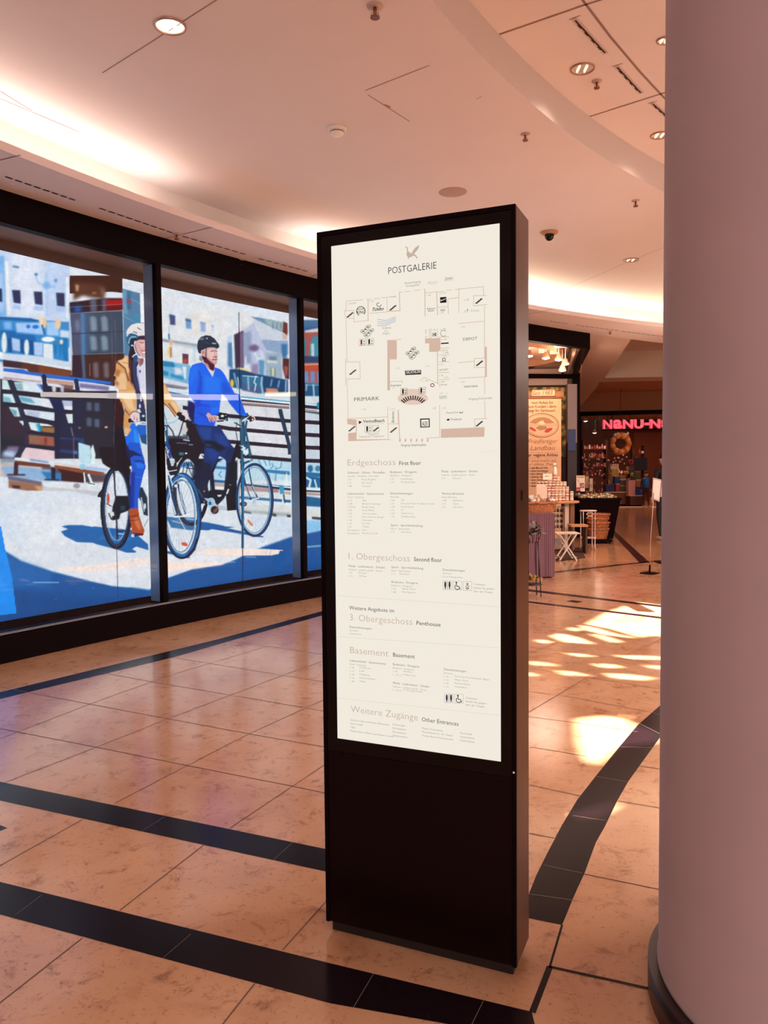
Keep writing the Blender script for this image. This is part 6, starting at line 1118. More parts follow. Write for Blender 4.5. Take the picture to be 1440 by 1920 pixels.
# folding stool
def stool():
    y0=12.42; a=P3(1040,997,y0);b=P3(1083,997,y0); zt_=.44; cx=(a.x+b.x)/2; r=empty('folding_stool',(cx,y0,0),'white folding wooden stool with crossed legs before the round table','stool')
    for i in range(5): mb=MB(); mb.box((cx,y0-.13+i*.065,zt_-.01),(b.x-a.x,.052,.018),crw); mb.build('seat_slat',r)
    for yy in (y0-.14,y0+.14):
        for s in (-1,1):
            mb=MB(); p=Vector((cx-s*.13,yy,zt_-.02)); q=Vector((cx+s*.14,yy+s*.012,.0)); d=q-p; mb.box((p+q)/2,(.022,.014,d.length),crw,ry=math.atan2(-d.x,-d.z) if False else math.atan2(d.x,d.z)); mb.build('leg',r)
    for s in (-1,1): mb=MB(); mb.box((cx+s*.125,y0,.05),(.02,.30,.018),crw); mb.build('crossbar',r)
stool()
def iron():
    y0=13.85; a=P3(1087,959,y0);b=P3(1118,959,y0); cx=(a.x+b.x)/2; w=(b.x-a.x)/2; zt_=.70; wm=mat('white_iron',(.80,.62,.58),.4); r=empty('iron_stand',(cx,y0,0),'white wrought iron plant stand left of the basket stack','stand')
    mb=MB(); mb.tube([(cx+w*math.cos(t*math.pi/8)*1.0,y0+w*.9*math.sin(t*math.pi/8),zt_) for t in range(16)],.009,wm,8,closed=True); mb.build('top_ring',r)
    mb=MB(); mb.lathe([(w*.97,0),(w*.97,.008),(.0001,.008)],(cx,y0,zt_-.004),wm,24,sy=.9,cap=False); mb.build('top_plate',r)
    for t in (.8,2.4,3.9,5.5):
        x,y=cx+w*.98*math.cos(t),y0+w*.88*math.sin(t); mb=MB(); mb.tube([(x,y,zt_),(x,y,.06),(x+.02*math.cos(t),y+.02*math.sin(t),.009)],.009,wm); mb.build('leg',r)
    for s in (-1,1):
        mb=MB(); mb.tube([(cx+s*(.005+.055*math.sin(k/12*math.pi*1.5)),y0-w*.85,zt_-.02-.10*k/12) for k in range(13)],.005,wm,6); mb.build('scroll',r)
    mb=MB(); mb.tube([(cx+w*.95*math.cos(t*math.pi/8),y0+w*.85*math.sin(t*math.pi/8),.22) for t in range(16)],.007,wm,8,closed=True); mb.build('lower_ring',r)
iron()
bk=P3(1122,1018,15.05)
MBx=MB(); MBx.box((bk.x,15.08,.06),(.44,.40,.05),black); r=empty('dolly',(bk.x,15.08,0),'low black dolly under the stacked baskets','dolly'); MBx.build('platform',r)
for dx in (-.18,.18):
    for dy in (-.15,.15): mb=MB(); mb.lathe([(.02,-.012),(.02,.012)],(bk.x+dx,15.08+dy,.02),black,12,rx=math.pi/2); mb.build('wheel',r)
for i,(h,f,sc) in enumerate(((.22,1.25,1.0),(.13,1.15,1.02),(.11,1.12,1.03),(.10,1.1,1.04))):
    z=.087+(.0,.21,.31,.40)[i]; basket((bk.x+(.0,.01,-.01,.01)[i],15.08,z),.20*sc,.20*sc,h-.03,wickl,'wicker_basket',('bottom basket of the stack on the black dolly, deepest of four','second wicker basket from the bottom of the stack','third wicker basket from the bottom of the stack','topmost empty wicker basket of the stack')[i],'basket','baskets stacked on the dolly',flare=f)
# dark produce bin
def bin_():
    y0=16.2; a=P3(1077,934,y0);b=P3(1154,934,y0); cx=(a.x+b.x)/2; w=b.x-a.x; z=P3(1100,936,y0).z; r=empty('produce_bin',(cx,y0,0),'black tapered produce bin heaped with pale vegetables','bin')
    dk=mat('bin_dark',(.008,.002,.003),.6,spec=.04); mb=MB(); mb.box((cx,y0,z/2),(w,.7,z),dk,taper=.72); mb.build('tub',r); mb=MB()
    for s in (-1,1): mb.box((cx,y0+s*.36,z+.01),(w+.03,.03,.05),dk)
    for s in (-1,1): mb.box((cx+s*w/2,y0,z+.01),(.03,.72,.05),dk)
    mb.build('rim',r); return cx,y0,z,w
cx,y0,z,w=bin_()
vm=[mat('onion_cream',(.75,.55,.36),.5),mat('onion_white',(.85,.70,.55),.5),mat('sprout_green',(.28,.25,.10),.6),mat('onion_brown',(.45,.20,.08),.5)]
k=0
for j in range(3):
    for i in range(15):
        p=Vector((cx-w/2+.05+(w-.1)*(i+random.uniform(-.2,.2)+.5)/15,y0-.27+.2*j,z+.035+random.uniform(0,.03)+.02*j)); mb=MB(); mb.ball(p,random.uniform(.024,.036),vm[(i*7+j*3)%4],10,sz=random.uniform(.8,1.1)); o=mb.build('vegetable',loc=tuple(p)); tag(o,f'{["cream","white","green","brown"][(i*7+j*3)%4]} round vegetable in the {["front","middle","rear"][j]} row, {["left","centre","right"][i//5]} part of the black bin','vegetable','vegetables on the produce bin')
def pprint(mb,y):
    flatpoly(mb,y,'1082,893 1096,893 1096,896 1082,896',mat('ink_gold',(.55,.35,.10),.6)); flatpoly(mb,y,'1087,906 1095.5,906 1095.5,915 1087,915',ib3); flattext(mb,y,1088,913,1094.8,5,'1,29',mat('ink_pale',(.9,.75,.6),.6),L=3,bold=.02); flatline(mb,y,'1083,899 1086,904',1,ib2)
card(1080.6,891.5,1096.6,921.5,16.0,fg,'price_board','white price board with a red 1,29 panel on the produce bin','sign',pprint)
card(1080,914,1088,921.5,15.93,ib3,'price_tag','small red tag at the foot of the white price board','sign',lambda m_,y:flattext(m_,y,1081.5,919.5,1087,3,'BIO',MATS['ink_pale'],L=3))
card(1097.5,893,1104,915,16.3,mat('paper_tan',(.45,.25,.12),.6),'paper_bag','brown paper bag behind the white price board','bag'); card(1105.5,897,1111.5,921,16.2,mat('paper_grey',(.50,.36,.28),.6),'leaflet','greyish leaflet right of the brown paper bag','leaflet',lambda m_,y:flatline(m_,y,'1107,908 1110,908 1110,913 1107,913 1107,908',.7,ib,2))
# small plank bench and pumpkins crate, dark mat
y_=13.3; a=P3(1070,986,y_);b=P3(1102,986,y_); r=empty('low_bench',((a.x+b.x)/2,y_+.1,0),'low orange wooden bench behind the folding stool','bench'); mb=MB(); mb.box(((a.x+b.x)/2,y_+.1,a.z),(b.x-a.x,.28,.035),wood); mb.build('board',r)
for s in (-1,1): mb=MB(); mb.box(((a.x+b.x)/2+s*(b.x-a.x)*.42,y_+.1,(a.z-.018)/2),(.03,.24,a.z-.018),mat('dark_wood',(.08,.025,.015),.6)); mb.build('leg',r)
mb=MB(); P_=[onz(1042,1053,.004),onz(1098,1046,.004),onz(1090,1026,.004),onz(1040,1030,.004)]; mb.recalc=False; mb.poly(P_,mat('mat_dark',(.05,.012,.008),.9)); Q_=[p-Vector((0,0,.0035)) for p in P_]
for i in range(4): mb.poly([P_[i],P_[(i+1)%4],Q_[(i+1)%4],Q_[i]],MATS['mat_dark'])
tag(mb.build('floor_mat',loc=tuple(P_[0])),'dark red floor mat under the white folding stool','mat')
# ---------------------------------------------------------------- wire stand with bouquet
ys=8.9; sx_=P3(999,1110,ys).x; wire=mat('black_wire',(.02,.008,.008),.5)
r=empty('wire_stand',(sx_,ys,0),'black wire plant stand right beside the sign, leaves on both tiers','stand')
for dx,dy in ((-.09,-.08),(.085,-.05),(-.07,.09),(.06,.08)): mb=MB(); mb.tube([(sx_+dx,ys+dy,.006),(sx_+dx*.75,ys+dy*.8,.4),(sx_+dx*.6,ys+dy*.6,.62)],.006,wire); mb.build('leg',r)
mb=MB(); mb.lathe([(.105,0),(.105,.012),(.0001,.012)],(sx_,ys,.14),wire,24,cap=False); mb.build('lower_tray',r)
mb=MB()
for q in range(10): aa=q*math.pi/5; mb.tube([(sx_+.05*math.cos(aa),ys+.05*math.sin(aa),.62),(sx_+.09*math.cos(aa+.2),ys+.09*math.sin(aa+.2),.70),(sx_+.085*math.cos(aa+.4),ys+.085*math.sin(aa+.4),.78)],.004,wire,6)
mb.build('wire_bowl',r)
def leaves(c,R_,n,mats_,name,label,cat,up=.6):
    mb=MB(); mb.recalc=False
    for i in range(n):
        a_=random.uniform(0,6.28); e=random.uniform(.1,1.3)*up; d=Vector((math.cos(a_)*math.cos(e),math.sin(a_)*math.cos(e),math.sin(e))); s_=d.cross(Vector((0,0,1))).normalized()*R_*.16; p=Vector(c)+d*R_*.25; q=Vector(c)+d*R_*random.uniform(.8,1.1); m_=(p+q)/2+Vector((0,0,R_*.1)); mm=mats_[i%len(mats_)]
        mb.add([p,m_-s_,q,m_+s_],[(0,1,3),(1,2,3)],mm)
    return tag(mb.build(name,loc=tuple(c)),label,cat)
leaves((sx_,ys,.70),.17,90,[mat('leaf_olive',(.12,.09,.05),.6),mat('leaf_dark',(.05,.03,.02),.6),mat('leaf_pink',(.65,.42,.42),.6),mat('leaf_grey',(.28,.22,.18),.6)],'dried_bouquet','dried grey bouquet in the wire bowl on the black stand','bouquet',1.1)
leaves((sx_,ys,.156),.12,30,[mat('leaf_yellow',(.60,.38,.08),.6),mat('leaf_gold',(.45,.26,.06),.6)],'dried_leaves','yellow dried leaves on the lower tray of the wire stand','leaves',1.0)
# ---------------------------------------------------------------- spotlights over the deli
tr_=empty('spotlight_track',(P3(1035,655,13.9).x,13.9,3.55),'white ceiling track carrying the deli spotlights','light track')
MB().box((P3(1030,655,13.9).x,13.9,3.62),(.75,.05,.05),white).build('rail',tr_)
for a_,b__ in (((1010,648),(1021,662)),((1031,652),(1049,664))):
    a=P3(*a_,14.2);b=P3(*b__,14.2); MB().box(((a.x+b.x)/2,14.2,(a.z+b.z)/2),(b.x-a.x,.03,a.z-b.z),mat('driver_box',(.55,.36,.30),.5)).build('driver_box',tr_)
sh=mat('spot_shade',(.55,.25,.14),.4); ln=mat('spot_lens','ffffff',.3,emit='fff0dc',es=9)
for i,(px,py,lb) in enumerate(((992,667,'leftmost deli spotlight, touching the sign edge'),(1023.5,671,'second deli spotlight from the left'),(1047.5,674,'third deli spotlight from the left, by the box'),(1060,682,'rightmost deli spotlight under the black frame'),(1054.5,694,'lowest deli spotlight facing the banner'))):
    p=P3(px,py,13.7+i*.12); r=empty('spotlight',tuple(p),lb,'spotlight','deli spotlights')
    MB().lathe([(.025,.10),(.04,.08),(.065,.02),(.072,-.005),(.066,-.005),(.03,.07)],p,sh,20,cap=False).build('shade',r); MB().lathe([(.066,-.004),(.05,-.02),(.0001,-.028)],p,ln,20,cap=False).build('lens',r)
    MB().tube([(p.x,p.y,p.z+.09),(p.x,p.y,3.6)],.007,white).build('stem',r)
lamp('SPOT','deli_spots_and_fill',(2.9,12.6,3.3),230,(1,.72,.54),(3.0,14.2,.8),spot_size=1.9,spot_blend=.7,shadow_soft_size=.25)
lamp('SPOT','deli_spots_and_fill',(3.0,13.6,3.1),150,(1,.68,.46),(3.0,16,4.0),spot_size=2.6,spot_blend=1,shadow_soft_size=.25)  # extra upward spot, added to brighten the deli ceiling
lamp('SPOT','deli_spots_and_fill',(2.2,8.9,3.5),90,(1,.75,.58),(2.0,10.6,.5),spot_size=1.2,spot_blend=.8,shadow_soft_size=.2)
for px,p0,p1,yy,lb in ((1104,637,679,13.4,'thin cord hanging at the outer corner of the black frame'),(1090,672,706,14.8,'short cord hanging beside the black frame')):
    a=P3(px,p0,yy);b=P3(px,p1,yy); tag(MB().tube([(a.x,a.y,ZS),tuple(b)],.006,brass,6).build('pull_cord',loc=(a.x,a.y,ZS)),lb,'cord')

lamp('POINT','deli_fill',(2.7,13.2,3.0),16,(1,.76,.60),shadow_soft_size=.3); lamp('POINT','corridor_fill',(4.9,12.0,2.6),45,(1,.80,.66),shadow_soft_size=.4)  # point fills added to brighten the deli and the corridor soffit
# ================================================================ gift shop at the end of the corridor
F0,F1=Vector((7.02,28.35)),Vector((11.5,27.25)); fd=(F1-F0).normalized()
mb=MB(); beam(mb,F0,F1,.15,3.30,3.45,black); tag(mb.build('trim_10'),kind='structure')
mb=MB(); beam(mb,F0+Vector((0,.05)),F1+Vector((0,.05)),.12,3.45,4.12,mat('gift_shop_fascia',(.42,.20,.10),.7)); tag(mb.build('wall_gift_shop'),kind='structure')
mb=MB(); mb.box((F0.x+.06,F0.y,1.65),(.2,.2,3.3),black); tag(mb.build('trim_11'),kind='structure')
mb=MB(); beam(mb,F0+fd*1.0,F0+fd*3.2,.14,0,.03,mat('threshold',(.80,.62,.50),.4)); tag(mb.build('trim_12'),kind='structure')
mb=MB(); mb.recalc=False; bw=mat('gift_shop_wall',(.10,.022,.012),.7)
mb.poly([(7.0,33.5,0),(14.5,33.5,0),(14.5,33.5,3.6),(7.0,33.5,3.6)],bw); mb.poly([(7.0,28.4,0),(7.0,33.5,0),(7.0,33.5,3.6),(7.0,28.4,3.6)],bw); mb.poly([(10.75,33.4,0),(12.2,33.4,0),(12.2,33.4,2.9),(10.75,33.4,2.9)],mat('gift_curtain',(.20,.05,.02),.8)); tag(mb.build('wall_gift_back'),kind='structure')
mb=MB(); mb.recalc=False; mb.poly([(7.0,28.3,3.45),(14.5,27,3.45),(14.5,33.5,3.45),(7.0,33.5,3.45)],mat('gift_ceiling',(.45,.24,.14),.7)); tag(mb.build('ceiling_gift_shop'),kind='structure')
for x,y,e in ((8.6,29.8,60),(10.8,29.6,50)): lamp('AREA','gift_shop_light',(x,y,3.35),e,(1,.62,.45),(x,y,0),shape='DISK',size=1.0)
# illuminated letters
neon=mat('sign_pink','ff5064',.4,emit='ff4a5e',es=1.6); neond=mat('sign_red_side',(.35,.01,.02),.4,emit='b01020',es=.5)
r=empty('shop_sign',(9.2,27.9,3.05),'glowing pink shop name hanging over the gift shop entrance','sign')

def letters(txt,px0,px1,py_base,h_px,y):
    chars=list(txt); xs=[(1130,1147),(1149,1166),(1167,1186),(1188,1206),(1208,1217),(1218,1237),(1239,1257),(1259,1277),(1279,1297)]
    for ch,(a,b) in zip(chars,xs):
        cu=bpy.data.curves.new('l','FONT'); cu.body=ch; cu.size=1; cu.offset=.035; cu.extrude=.10; o=bpy.data.objects.new('l',cu); COL.objects.link(o); dg=bpy.context.evaluated_depsgraph_get(); me=bpy.data.meshes.new_from_object(o.evaluated_get(dg)); bpy.data.objects.remove(o)
        vs=[v.co.copy() for v in me.vertices]; x0=min(v.x for v in vs); x1=max(v.x for v in vs); z0=min(v.y for v in vs); z1=max(v.y for v in vs); A_=P3(a,py_base-(a-1130)*.013,y); B_=P3(b,py_base,y); hh=h_px*mpx(y)
        if ch=='-': A_.z+=hh*.35; hh*=.28
        sx=(B_.x-A_.x)/(x1-x0); sz=hh/(z1-z0)
        mb=MB(); mb.recalc=False; V=[(A_.x+(v.x-x0)*sx,y-v.z*.6,A_.z+(v.y-z0)*sz) for v in vs]; F=[tuple(p.vertices) for p in me.polygons]
        front=[f for f,p in zip(F,me.polygons) if abs(p.normal.z)>.5]; side=[f for f,p in zip(F,me.polygons) if abs(p.normal.z)<=.5]
        mb.add(V,front,neon); mb.add(V,side,neond); o=mb.build('letter',r)
letters('NaNU-NaNa',1130,1250,804.5,17,27.6)
mb=MB(); a=P3(1128,806.5,27.68);b=P3(1300,804,27.68); mb.tube([tuple(a),tuple(b)],.02,black,6); mb.build('carrier_bar',r)
for px in (1148,1181,1230,1270): a=P3(px,805,27.68); mb=MB(); mb.tube([tuple(a),(a.x,a.y,3.32)],.012,black,6); mb.build('hanger',r)
# ring ornament
y=26.6; c=P3(1163,832,y); r=empty('hanging_wreath',(c.x,y,c.z),'big orange wreath with a cream bow hanging under the pink letters','wreath'); R_=15.5*mpx(y); rt=6*mpx(y)
wm_=[mat('wreath_orange',(.55,.16,.03),.6),mat('wreath_rust',(.35,.07,.02),.6),mat('wreath_peach',(.75,.36,.15),.6)]
mb=MB()
for i in range(26):
    a_=2*math.pi*i/26; mb.ball((c.x+R_*math.cos(a_),y+.03*math.sin(i*2.1),c.z+R_*math.sin(a_)),rt*random.uniform(.85,1.1),wm_[i%3],10)
mb.build('wreath_ring',r); mb=MB()
for i in range(7): crumple(mb,(c.x+(-.2+.07*i),y-.06,c.z+R_+.02+.04*math.sin(i*1.3)),.07,fg)
mb.build('bow',r); mb=MB(); mb.tube([(c.x,y,c.z+R_),(c.x,y,4.1)],.006,wire,6); mb.build('cord',r)
# shelves
sb=mat('shelf_dark',(.06,.02,.012),.5); sp_=[mat('goods_pink',(.75,.30,.28),.4),mat('goods_white',(.90,.66,.58),.35),mat('goods_red',(.45,.03,.03),.4),mat('goods_peach',(.70,.35,.22),.4)]
def shelf(px0,px1,py0,py1,y,n,label,items,g,ilabel,icat,iname,size=4.5):
    a=P3(px0,py1,y);b=P3(px1,py0,y); w=b.x-a.x; r=empty('display_shelf',((a.x+b.x)/2,y,0),label,'shelf')
    for s in (a.x,b.x): mb=MB(); mb.box((s,y,b.z/2),(.04,.35,b.z),sb); mb.build('upright',r)
    zs=[a.z+(b.z-a.z)*k/n for k in range(n)]
    for z in zs: mb=MB(); mb.box(((a.x+b.x)/2,y,z-.015),(w,.34,.03),sb); mb.build('shelf_board',r)
    m_=int((px1-px0)/size)
    for k,z in enumerate(zs):
        for i in range(m_):
            if random.random()<.15: continue
            hh=random.uniform(.09,.20); x=a.x+w*(i+.5)/m_; mb=MB(); ci=random.randrange(4); mm=sp_[ci]; cn=['pink','white','red','peach'][ci]
            if (i+k)%2: mb.box((x,y-.08,z+hh/2),(w/m_*.75,.10,hh),mm)
            else: mb.lathe([(w/m_*.25,0),(w/m_*.36,hh*.4),(w/m_*.2,hh*.8),(w/m_*.24,hh)],(x,y-.08,z),mm,10)
            tag(mb.build(iname,loc=(x,y-.08,z)),f"{cn} {'boxy' if (i+k)%2 else 'vase shaped'} {ilabel}, {['lowest','second','third','fourth','fifth','highest'][k]} board, {'left' if i<m_/3 else 'right' if i>=2*m_/3 else 'middle'}",icat,g)
shelf(1092,1135,825,925,30.2,6,'tall dark shelf of pink and white ornaments left in the gift shop',0,'ornaments on the left gift shelf','ornament on the tall left gift shelf','ornament','ornament')
shelf(1138,1180,868,925,31.2,3,'lower dark shelf behind the stacked boxes in the gift shop',0,'ornaments on the middle gift shelf','ornament on the shelf behind the boxes','ornament','ornament')
shelf(1184,1206,835,880,32.0,3,'dark shelf right of the orange wreath',0,'ornaments right of the wreath','ornament right of the wreath','ornament','ornament')
# hanging glittering trinkets
for i in range(46):
    px=1092+(i%14)*3.05 if i<28 else 1140+(i-28)*2.05; py=random.uniform(852,892); y=28.95+(.0 if i<14 else .3 if i<28 else .15*(i%2)); p=P3(px,py,y); mb=MB(); s_=random.uniform(.02,.035); wh=random.random()<.6; mb.ball(p,s_,sp_[1] if wh else sp_[0],8)
    mb.tube([(p.x,p.y,p.z+s_*.9),(p.x,p.y,3.44)],.003,wire,4); tag(mb.build('hanging_bauble',loc=tuple(p)),f"{'white' if wh else 'pink'} bauble hanging {'over the tall left shelf' if i<28 else 'above the stacked boxes'}, {'high' if py<865 else 'low' if py>879 else 'mid height'}, {['far left','left','centre left','centre','centre right','right','far right'][(i%14)//2 if i<28 else min((i-28)*7//18,6)]}",'bauble','baubles hanging in the gift shop')
# floor units and stacked boxes
def block(px0,py0,px1,py1,y,m,name,label,cat,depth=.4,extra=None):
    a=P3(px0,py1,y);b=P3(px1,py0,y); c=((a.x+b.x)/2,y+depth/2,a.z); r=empty(name,c,label,cat); mb=MB(); mb.box((c[0],c[1],(a.z+b.z)/2),(b.x-a.x,depth,b.z-a.z),m); mb.build('carton' if cat=='box' else 'body',r)
    if cat=='box': mb=MB(); mb.box((c[0],c[1],b.z-.01),(b.x-a.x+.012,depth+.012,.03),extra or m); mb.build('carton_lid',r)
    return r
yb=28.6; zf=P3(1200,885,yb)
def unit(px0,py0,px1,m,label,y): 
    a=P3(px0,py0,y);b=P3(px1,py0,y); r=empty('display_cabinet',((a.x+b.x)/2,y+.2,0),label,'cabinet'); mb=MB(); mb.box(((a.x+b.x)/2,y+.2,a.z/2+.03),(b.x-a.x,.45,a.z-.06),m); mb.build('cabinet_body',r); mb=MB(); mb.box(((a.x+b.x)/2,y+.2,a.z-.01),(b.x-a.x+.04,.5,.03),sp_[1]); mb.build('top',r); mb=MB(); mb.box(((a.x+b.x)/2,y+.22,.03),(b.x-a.x-.08,.4,.058),black); mb.build('plinth',r)
unit(1136,922.5,1178.5,mat('cab_brown',(.22,.07,.03),.5),'long brown cabinet carrying the stacked boxes',28.75); unit(1181.5,929,1206,mat('cab_dark',(.10,.02,.015),.5),'lower dark red cabinet with the pink and blue boxes',28.2)
cb={'yellow':(.55,.45,.10),'blue':(.02,.05,.35),'deep_blue':(.02,.03,.20),'red':(.40,.03,.03),'pink':(.75,.38,.36),'green':(.08,.10,.05),'tan':(.40,.20,.10),'lime':(.30,.50,.05),'white':(.85,.68,.60),'orange':(.65,.30,.04)}
M_=lambda k:mat('box_'+k,cb[k],.4)
for px0,py0,px1,py1,y,k,k2,lb in ((1136,909,1152,922,28.8,'deep_blue','blue','dark blue box with bright rim at the left of the long cabinet'),(1147,879,1160,909,29.3,'yellow','white','yellow box standing high behind the blue one'),(1153,893,1163,922,28.92,'blue','tan','slim blue box next to the yellow box'),(1155,907,1163,922,28.72,'red','pink','small red box before the slim blue box'),(1163.5,899,1177,909.4,28.8,'green','white','dark green box with white lid, upper of two'),(1163.5,910,1177,922,28.8,'green','pink','dark green box on the long cabinet, lower of two'),(1178.5,899,1191.6,928.5,28.35,'pink','blue','pink and white packed box with blue top'),(1192.4,913.5,1205,928.5,28.35,'blue','deep_blue','round cornered blue box on the dark red cabinet'),(1193,899.5,1204,913,28.38,'tan','white','brown box resting on the blue one'),(1192.5,884,1201,899,28.4,'green','tan','olive box on top of the brown box'),(1164,891,1173,898.6,28.85,'tan','orange','flat tan box under the white poster'),(1148,870,1160,878.6,29.35,'white','white','white poster box with dark print on top of the yellow box')):
    block(px0,py0,px1,py1,y,M_(k),'gift_box',lb,'box',.3,M_(k2))
for px,py,k,lb in ((1174.5,886,'orange','yellow orange toy beside the lime toy'),(1187,890,'lime','lime green toy beside the yellow orange toy')): p=P3(px,py,28.8); tag(MB().ball(p,.07,M_(k),12,sx=1.5).build('toy',loc=tuple(p)),lb,'toy')
for px,py,rr,k,lb in ((1183.5,866,4.5,'red','red ring lantern on the shelf edge'),(1177,878,3.2,'yellow','small yellow ring lantern'),(1184,879,3.4,'blue','small blue ring lantern')): p=P3(px,py,28.7); tag(MB().tube([(p.x+rr*.7*mpx(28.7)*math.cos(t*math.pi/8),p.y,p.z+rr*.7*mpx(28.7)*math.sin(t*math.pi/8)) for t in range(16)],rr*.3*mpx(28.7),M_(k),8,closed=True).build('ring_ornament',loc=tuple(p)),lb,'ornament')
a=P3(1201,870,28.9); tag(MB().box(a,(21*mpx(28.9),.25,24*mpx(28.9)),mat('navy',(.008,.006,.03),.5)).build('dark_banner',loc=tuple(a)),'dark navy hanging panel right of the orange wreath','panel')
# ceiling spots of the gift shop
for px,py in ((1115,812),(1098,790),(1139,806)): p=P3(px,py,28.9); r=empty('shop_spotlight',tuple(p),{1115:'dim spotlight with a wide shade left in the gift shop',1098:'tiny bright spot near the black post',1139:'bright spotlight under the first pink letter'}[px],'spotlight'); MB().lathe([(.03,.12),(.10,.0),(.09,0)],p,sh,16,cap=False).build('shade',r); MB().lathe([(.08,.005),(.0001,-.02)],p,ln,16,cap=False).build('lens',r); MB().tube([(p.x,p.y,p.z+.11),(p.x,p.y,3.45)],.01,wire,6).build('stem',r)
# ================================================================ people
skin=mat('skin',(.62,.34,.24),.5); hair=mat('hair_dark',(.03,.015,.01),.6)
def figure(base,h,rz,joints,rad,m,name,label,parts):
    r=empty(name,base,label,'person',rz=rz)
    me=bpy.data.meshes.new('figure_body'); names=list(joints); idx={n:i for i,n in enumerate(names)}
    me.from_pydata([Vector(joints[n])*h for n in names],[(idx[a],idx[b]) for a,b in ED],[]); me.update(); me.materials.append(m)
    o=bpy.data.objects.new('figure_body',me); COL.objects.link(o); o.parent=r
    md=o.modifiers.new('skin','SKIN'); md.use_smooth_shade=True
    for i,n in enumerate(names): me.skin_vertices[0].data[i].radius=(rad[n]*h,rad[n]*h*.85)
    me.skin_vertices[0].data[idx['pelvis']].use_root=True
    o.modifiers.new('sub','SUBSURF').levels=2; o.modifiers['sub'].render_levels=2
    hd=MB(); hd.ball((0,0,0),.060*h,skin,18,sx=.85,sy=1.0,sz=1.25); hd.ball((0,-.062*h,-.004*h),.010*h,skin,8); 
    for s in (-1,1): hd.ball((s*.052*h,0,0),.012*h,skin,8)
    hp=Vector(joints['head'])*h; hd.v=[tuple(Vector(v)+hp) for v in hd.v]; ho=hd.build('head'); ho.parent=r
    fc=MB()
    for s in (-1,1): fc.ball((s*.021*h,-.053*h,.012*h),.006*h,hair,8)
    fc.box((0,-.055*h,-.032*h),(.030*h,.006*h,.005*h),mat('lips',(.4,.1,.08),.5)); fc.v=[tuple(Vector(v)+hp) for v in fc.v]; fo=fc.build('face_features'); fo.parent=r
    hr=MB(); hr.lathe([(.058*h*math.cos(t/8*math.pi/2)+.004*h,.075*h*math.sin(t/8*math.pi/2)) for t in range(9)],(0,.008*h,.012*h),hair,18,cap=False,sx=.92); hr.v=[tuple(Vector(v)+hp) for v in hr.v]; hro=hr.build('hair'); hro.parent=r
    for nm,sm in (('hand_l',1),('hand_r',-1)):
        hb=MB(); c=Vector(joints[nm])*h; hb.ball(c+Vector((0,0,-.018*h)),.022*h,skin,10,sx=.5,sz=1.2)
        for k in range(4): y_=(-.012+.008*k)*h; hb.tube([c+Vector((0,y_,-.035*h)),c+Vector((0,y_*1.05,-.052*h)),c+Vector((-sm*.006*h,y_*1.05,-(.066-.003*abs(k-1.5))*h))],.0042*h,skin,6)
        hb.tube([c+Vector((0,-.014*h,-.015*h)),c+Vector((-sm*.004*h,-.026*h,-.030*h)),c+Vector((-sm*.006*h,-.028*h,-.043*h))],.0048*h,skin,6); q=hb.build('hand'); q.parent=r
    for (p0,p1,rr,mm,nm) in parts: q=MB().tube([Vector(v)*h for v in p0],[x*h for x in rr],mm,14).build(nm); q.parent=r
    for s,ft in ((1,'foot_l'),(-1,'foot_r')):
        c=Vector(joints[ft])*h; sb_=MB(); sb_.ball((c.x,c.y-.02*h,.022*h),.022*h,mat('shoe',(.45,.30,.25),.5),12,sx=.95,sy=2.9,sz=.98); q=sb_.build('shoe'); q.parent=r
    return r
ED=[('pelvis','waist'),('waist','chest'),('chest','neck'),('neck','head'),('chest','sh_l'),('sh_l','el_l'),('el_l','hand_l'),('chest','sh_r'),('sh_r','el_r'),('el_r','hand_r'),('pelvis','hip_l'),('hip_l','kn_l'),('kn_l','foot_l'),('pelvis','hip_r'),('hip_r','kn_r'),('kn_r','foot_r')]
J={'pelvis':(0,0,.53),'waist':(0,0,.61),'chest':(0,.0,.76),'neck':(0,0,.84),'head':(0,-.005,.925),'sh_l':(.105,0,.80),'el_l':(.135,.01,.63),'hand_l':(.14,-.04,.49),'sh_r':(-.105,0,.80),'el_r':(-.14,.0,.64),'hand_r':(-.13,-.06,.51),'hip_l':(.05,0,.50),'kn_l':(.055,-.02,.28),'foot_l':(.055,.02,.04),'hip_r':(-.05,0,.50),'kn_r':(-.06,.0,.28),'foot_r':(-.07,-.02,.04)}
RD={'pelvis':.075,'waist':.068,'chest':.080,'neck':.030,'head':.026,'sh_l':.035,'el_l':.026,'hand_l':.016,'sh_r':.035,'el_r':.026,'hand_r':.016,'hip_l':.055,'kn_l':.034,'foot_l':.022,'hip_r':.055,'kn_r':.034,'foot_r':.022}
fp=onz(1246,1013)
figure((fp.x+.02,fp.y+.1,0),1.74,math.radians(200),J,RD,mat('black_clothes',(.012,.008,.012),.8),'person','person in dark clothes mostly hidden behind the white column',[])
bp=onz(1212,952); blue=mat('blue_jacket',(.01,.13,.45),.6)
figure((P3(1211,950,27.6).x,27.6,0),1.28,math.radians(150),J,RD,mat('dark_red_clothes',(.06,.008,.008),.7),'person','small person in a bright blue jacket inside the gift shop',[([(0,0,.55),(0,0,.66),(0,0,.78),(0,0,.83)],0,[.092,.088,.105,.045],blue,'jacket')])
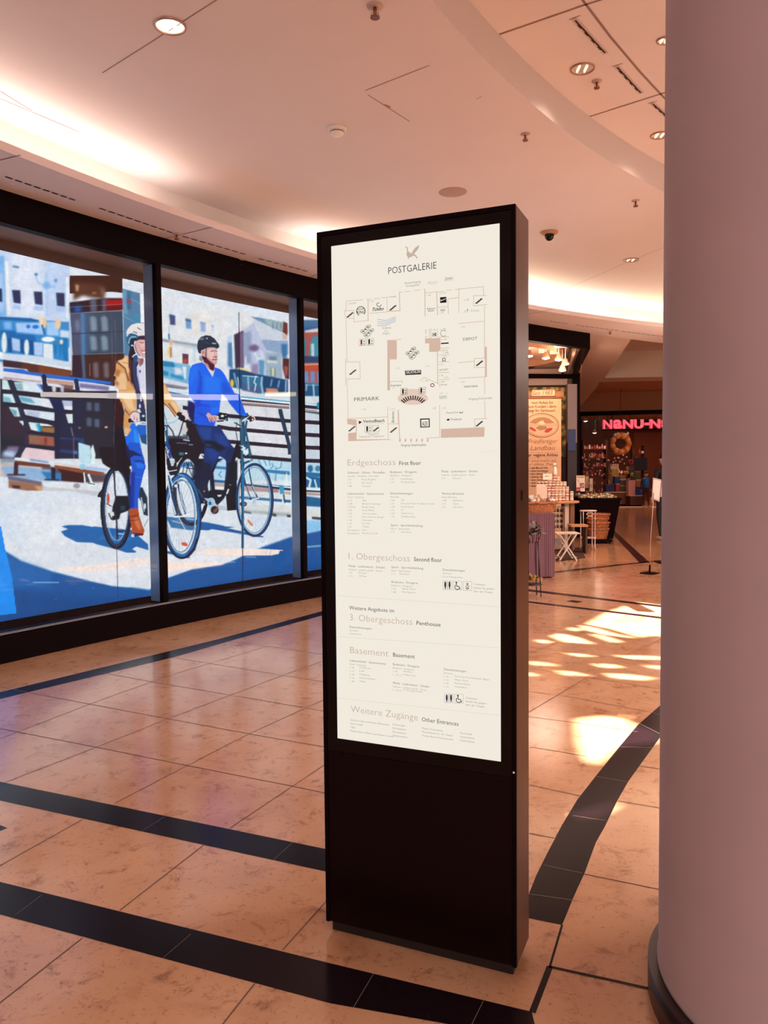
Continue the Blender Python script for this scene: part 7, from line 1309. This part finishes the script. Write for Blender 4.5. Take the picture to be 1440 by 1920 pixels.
# ---------------------------------------------------------------- standing sign in the aisle
sbp=onz(1218,1075.5); r=empty('sign_stand',(sbp.x,sbp.y,0),'white framed notice on a thin pole with a square black foot','sign stand'); ysn=sbp.y
mb=MB(); mb.box((sbp.x,ysn,.008),(.19,.19,.016),black,rz=.75); mb.build('foot_plate',r)
mb=MB(); mb.tube([(sbp.x,ysn,.01),(sbp.x+.004,ysn,.12)],.013,black); mb.build('socket',r)
pt=P3(1226,924,ysn); mb=MB(); mb.tube([(sbp.x+.004,ysn,.1),tuple(P3(1219.5,1020,ysn)),tuple(P3(1222,980,ysn)),(pt.x,ysn,pt.z)],.0055,mat('pole_steel',(.62,.42,.34),.35,.5)); mb.build('pole',r)
q=[P3(1224.5,895.5,ysn),P3(1240,899,ysn+.12),P3(1236.5,941,ysn+.12),P3(1222,935,ysn)]
q=[Vector((v.x,v.y,v.z)) for v in q]; o_=Vector((.004,.014,0)); mb=MB(); mb.add([v for v in q]+[v+o_ for v in q],[(0,1,2,3),(4,5,6,7),(0,1,5,4),(1,2,6,5),(2,3,7,6),(3,0,4,7)],mat('notice_frame',(.55,.36,.32),.4)); mb.build('frame',r)
cq=sum(q,Vector())/4; q2=[cq+(v-cq)*.86-Vector((.002,.006,0)) for v in q]; mb=MB(); mb.recalc=False; mb.poly(q2,mat('notice_sheet',(.85,.68,.60),.6)); mb.build('sheet',r)
bq=[P3(1241,903,ysn+1.2),P3(1258,888,ysn+1.2),P3(1258,920,ysn+1.2),P3(1239.5,932,ysn+1.2)]; mb=MB(); mb.add(bq+[v+Vector((0,.05,0)) for v in bq],[(0,1,2,3),(4,5,6,7),(0,1,5,4),(1,2,6,5),(2,3,7,6),(3,0,4,7)],mat('tote_white',(.85,.70,.62),.6)); 
b0=bq[3]; r2=empty('tilted_notice',tuple(b0),'second white tilted notice panel half hidden behind the column','sign stand'); mb.build('panel',r2); mb=MB(); px_=P3(1252,925,ysn+1.2); mb.tube([(px_.x,px_.y,0.01),(px_.x,px_.y,px_.z)],.008,black); mb.build('pole',r2); mb=MB(); mb.box((px_.x,px_.y,.008),(.3,.3,.016),black); mb.build('foot_plate',r2)
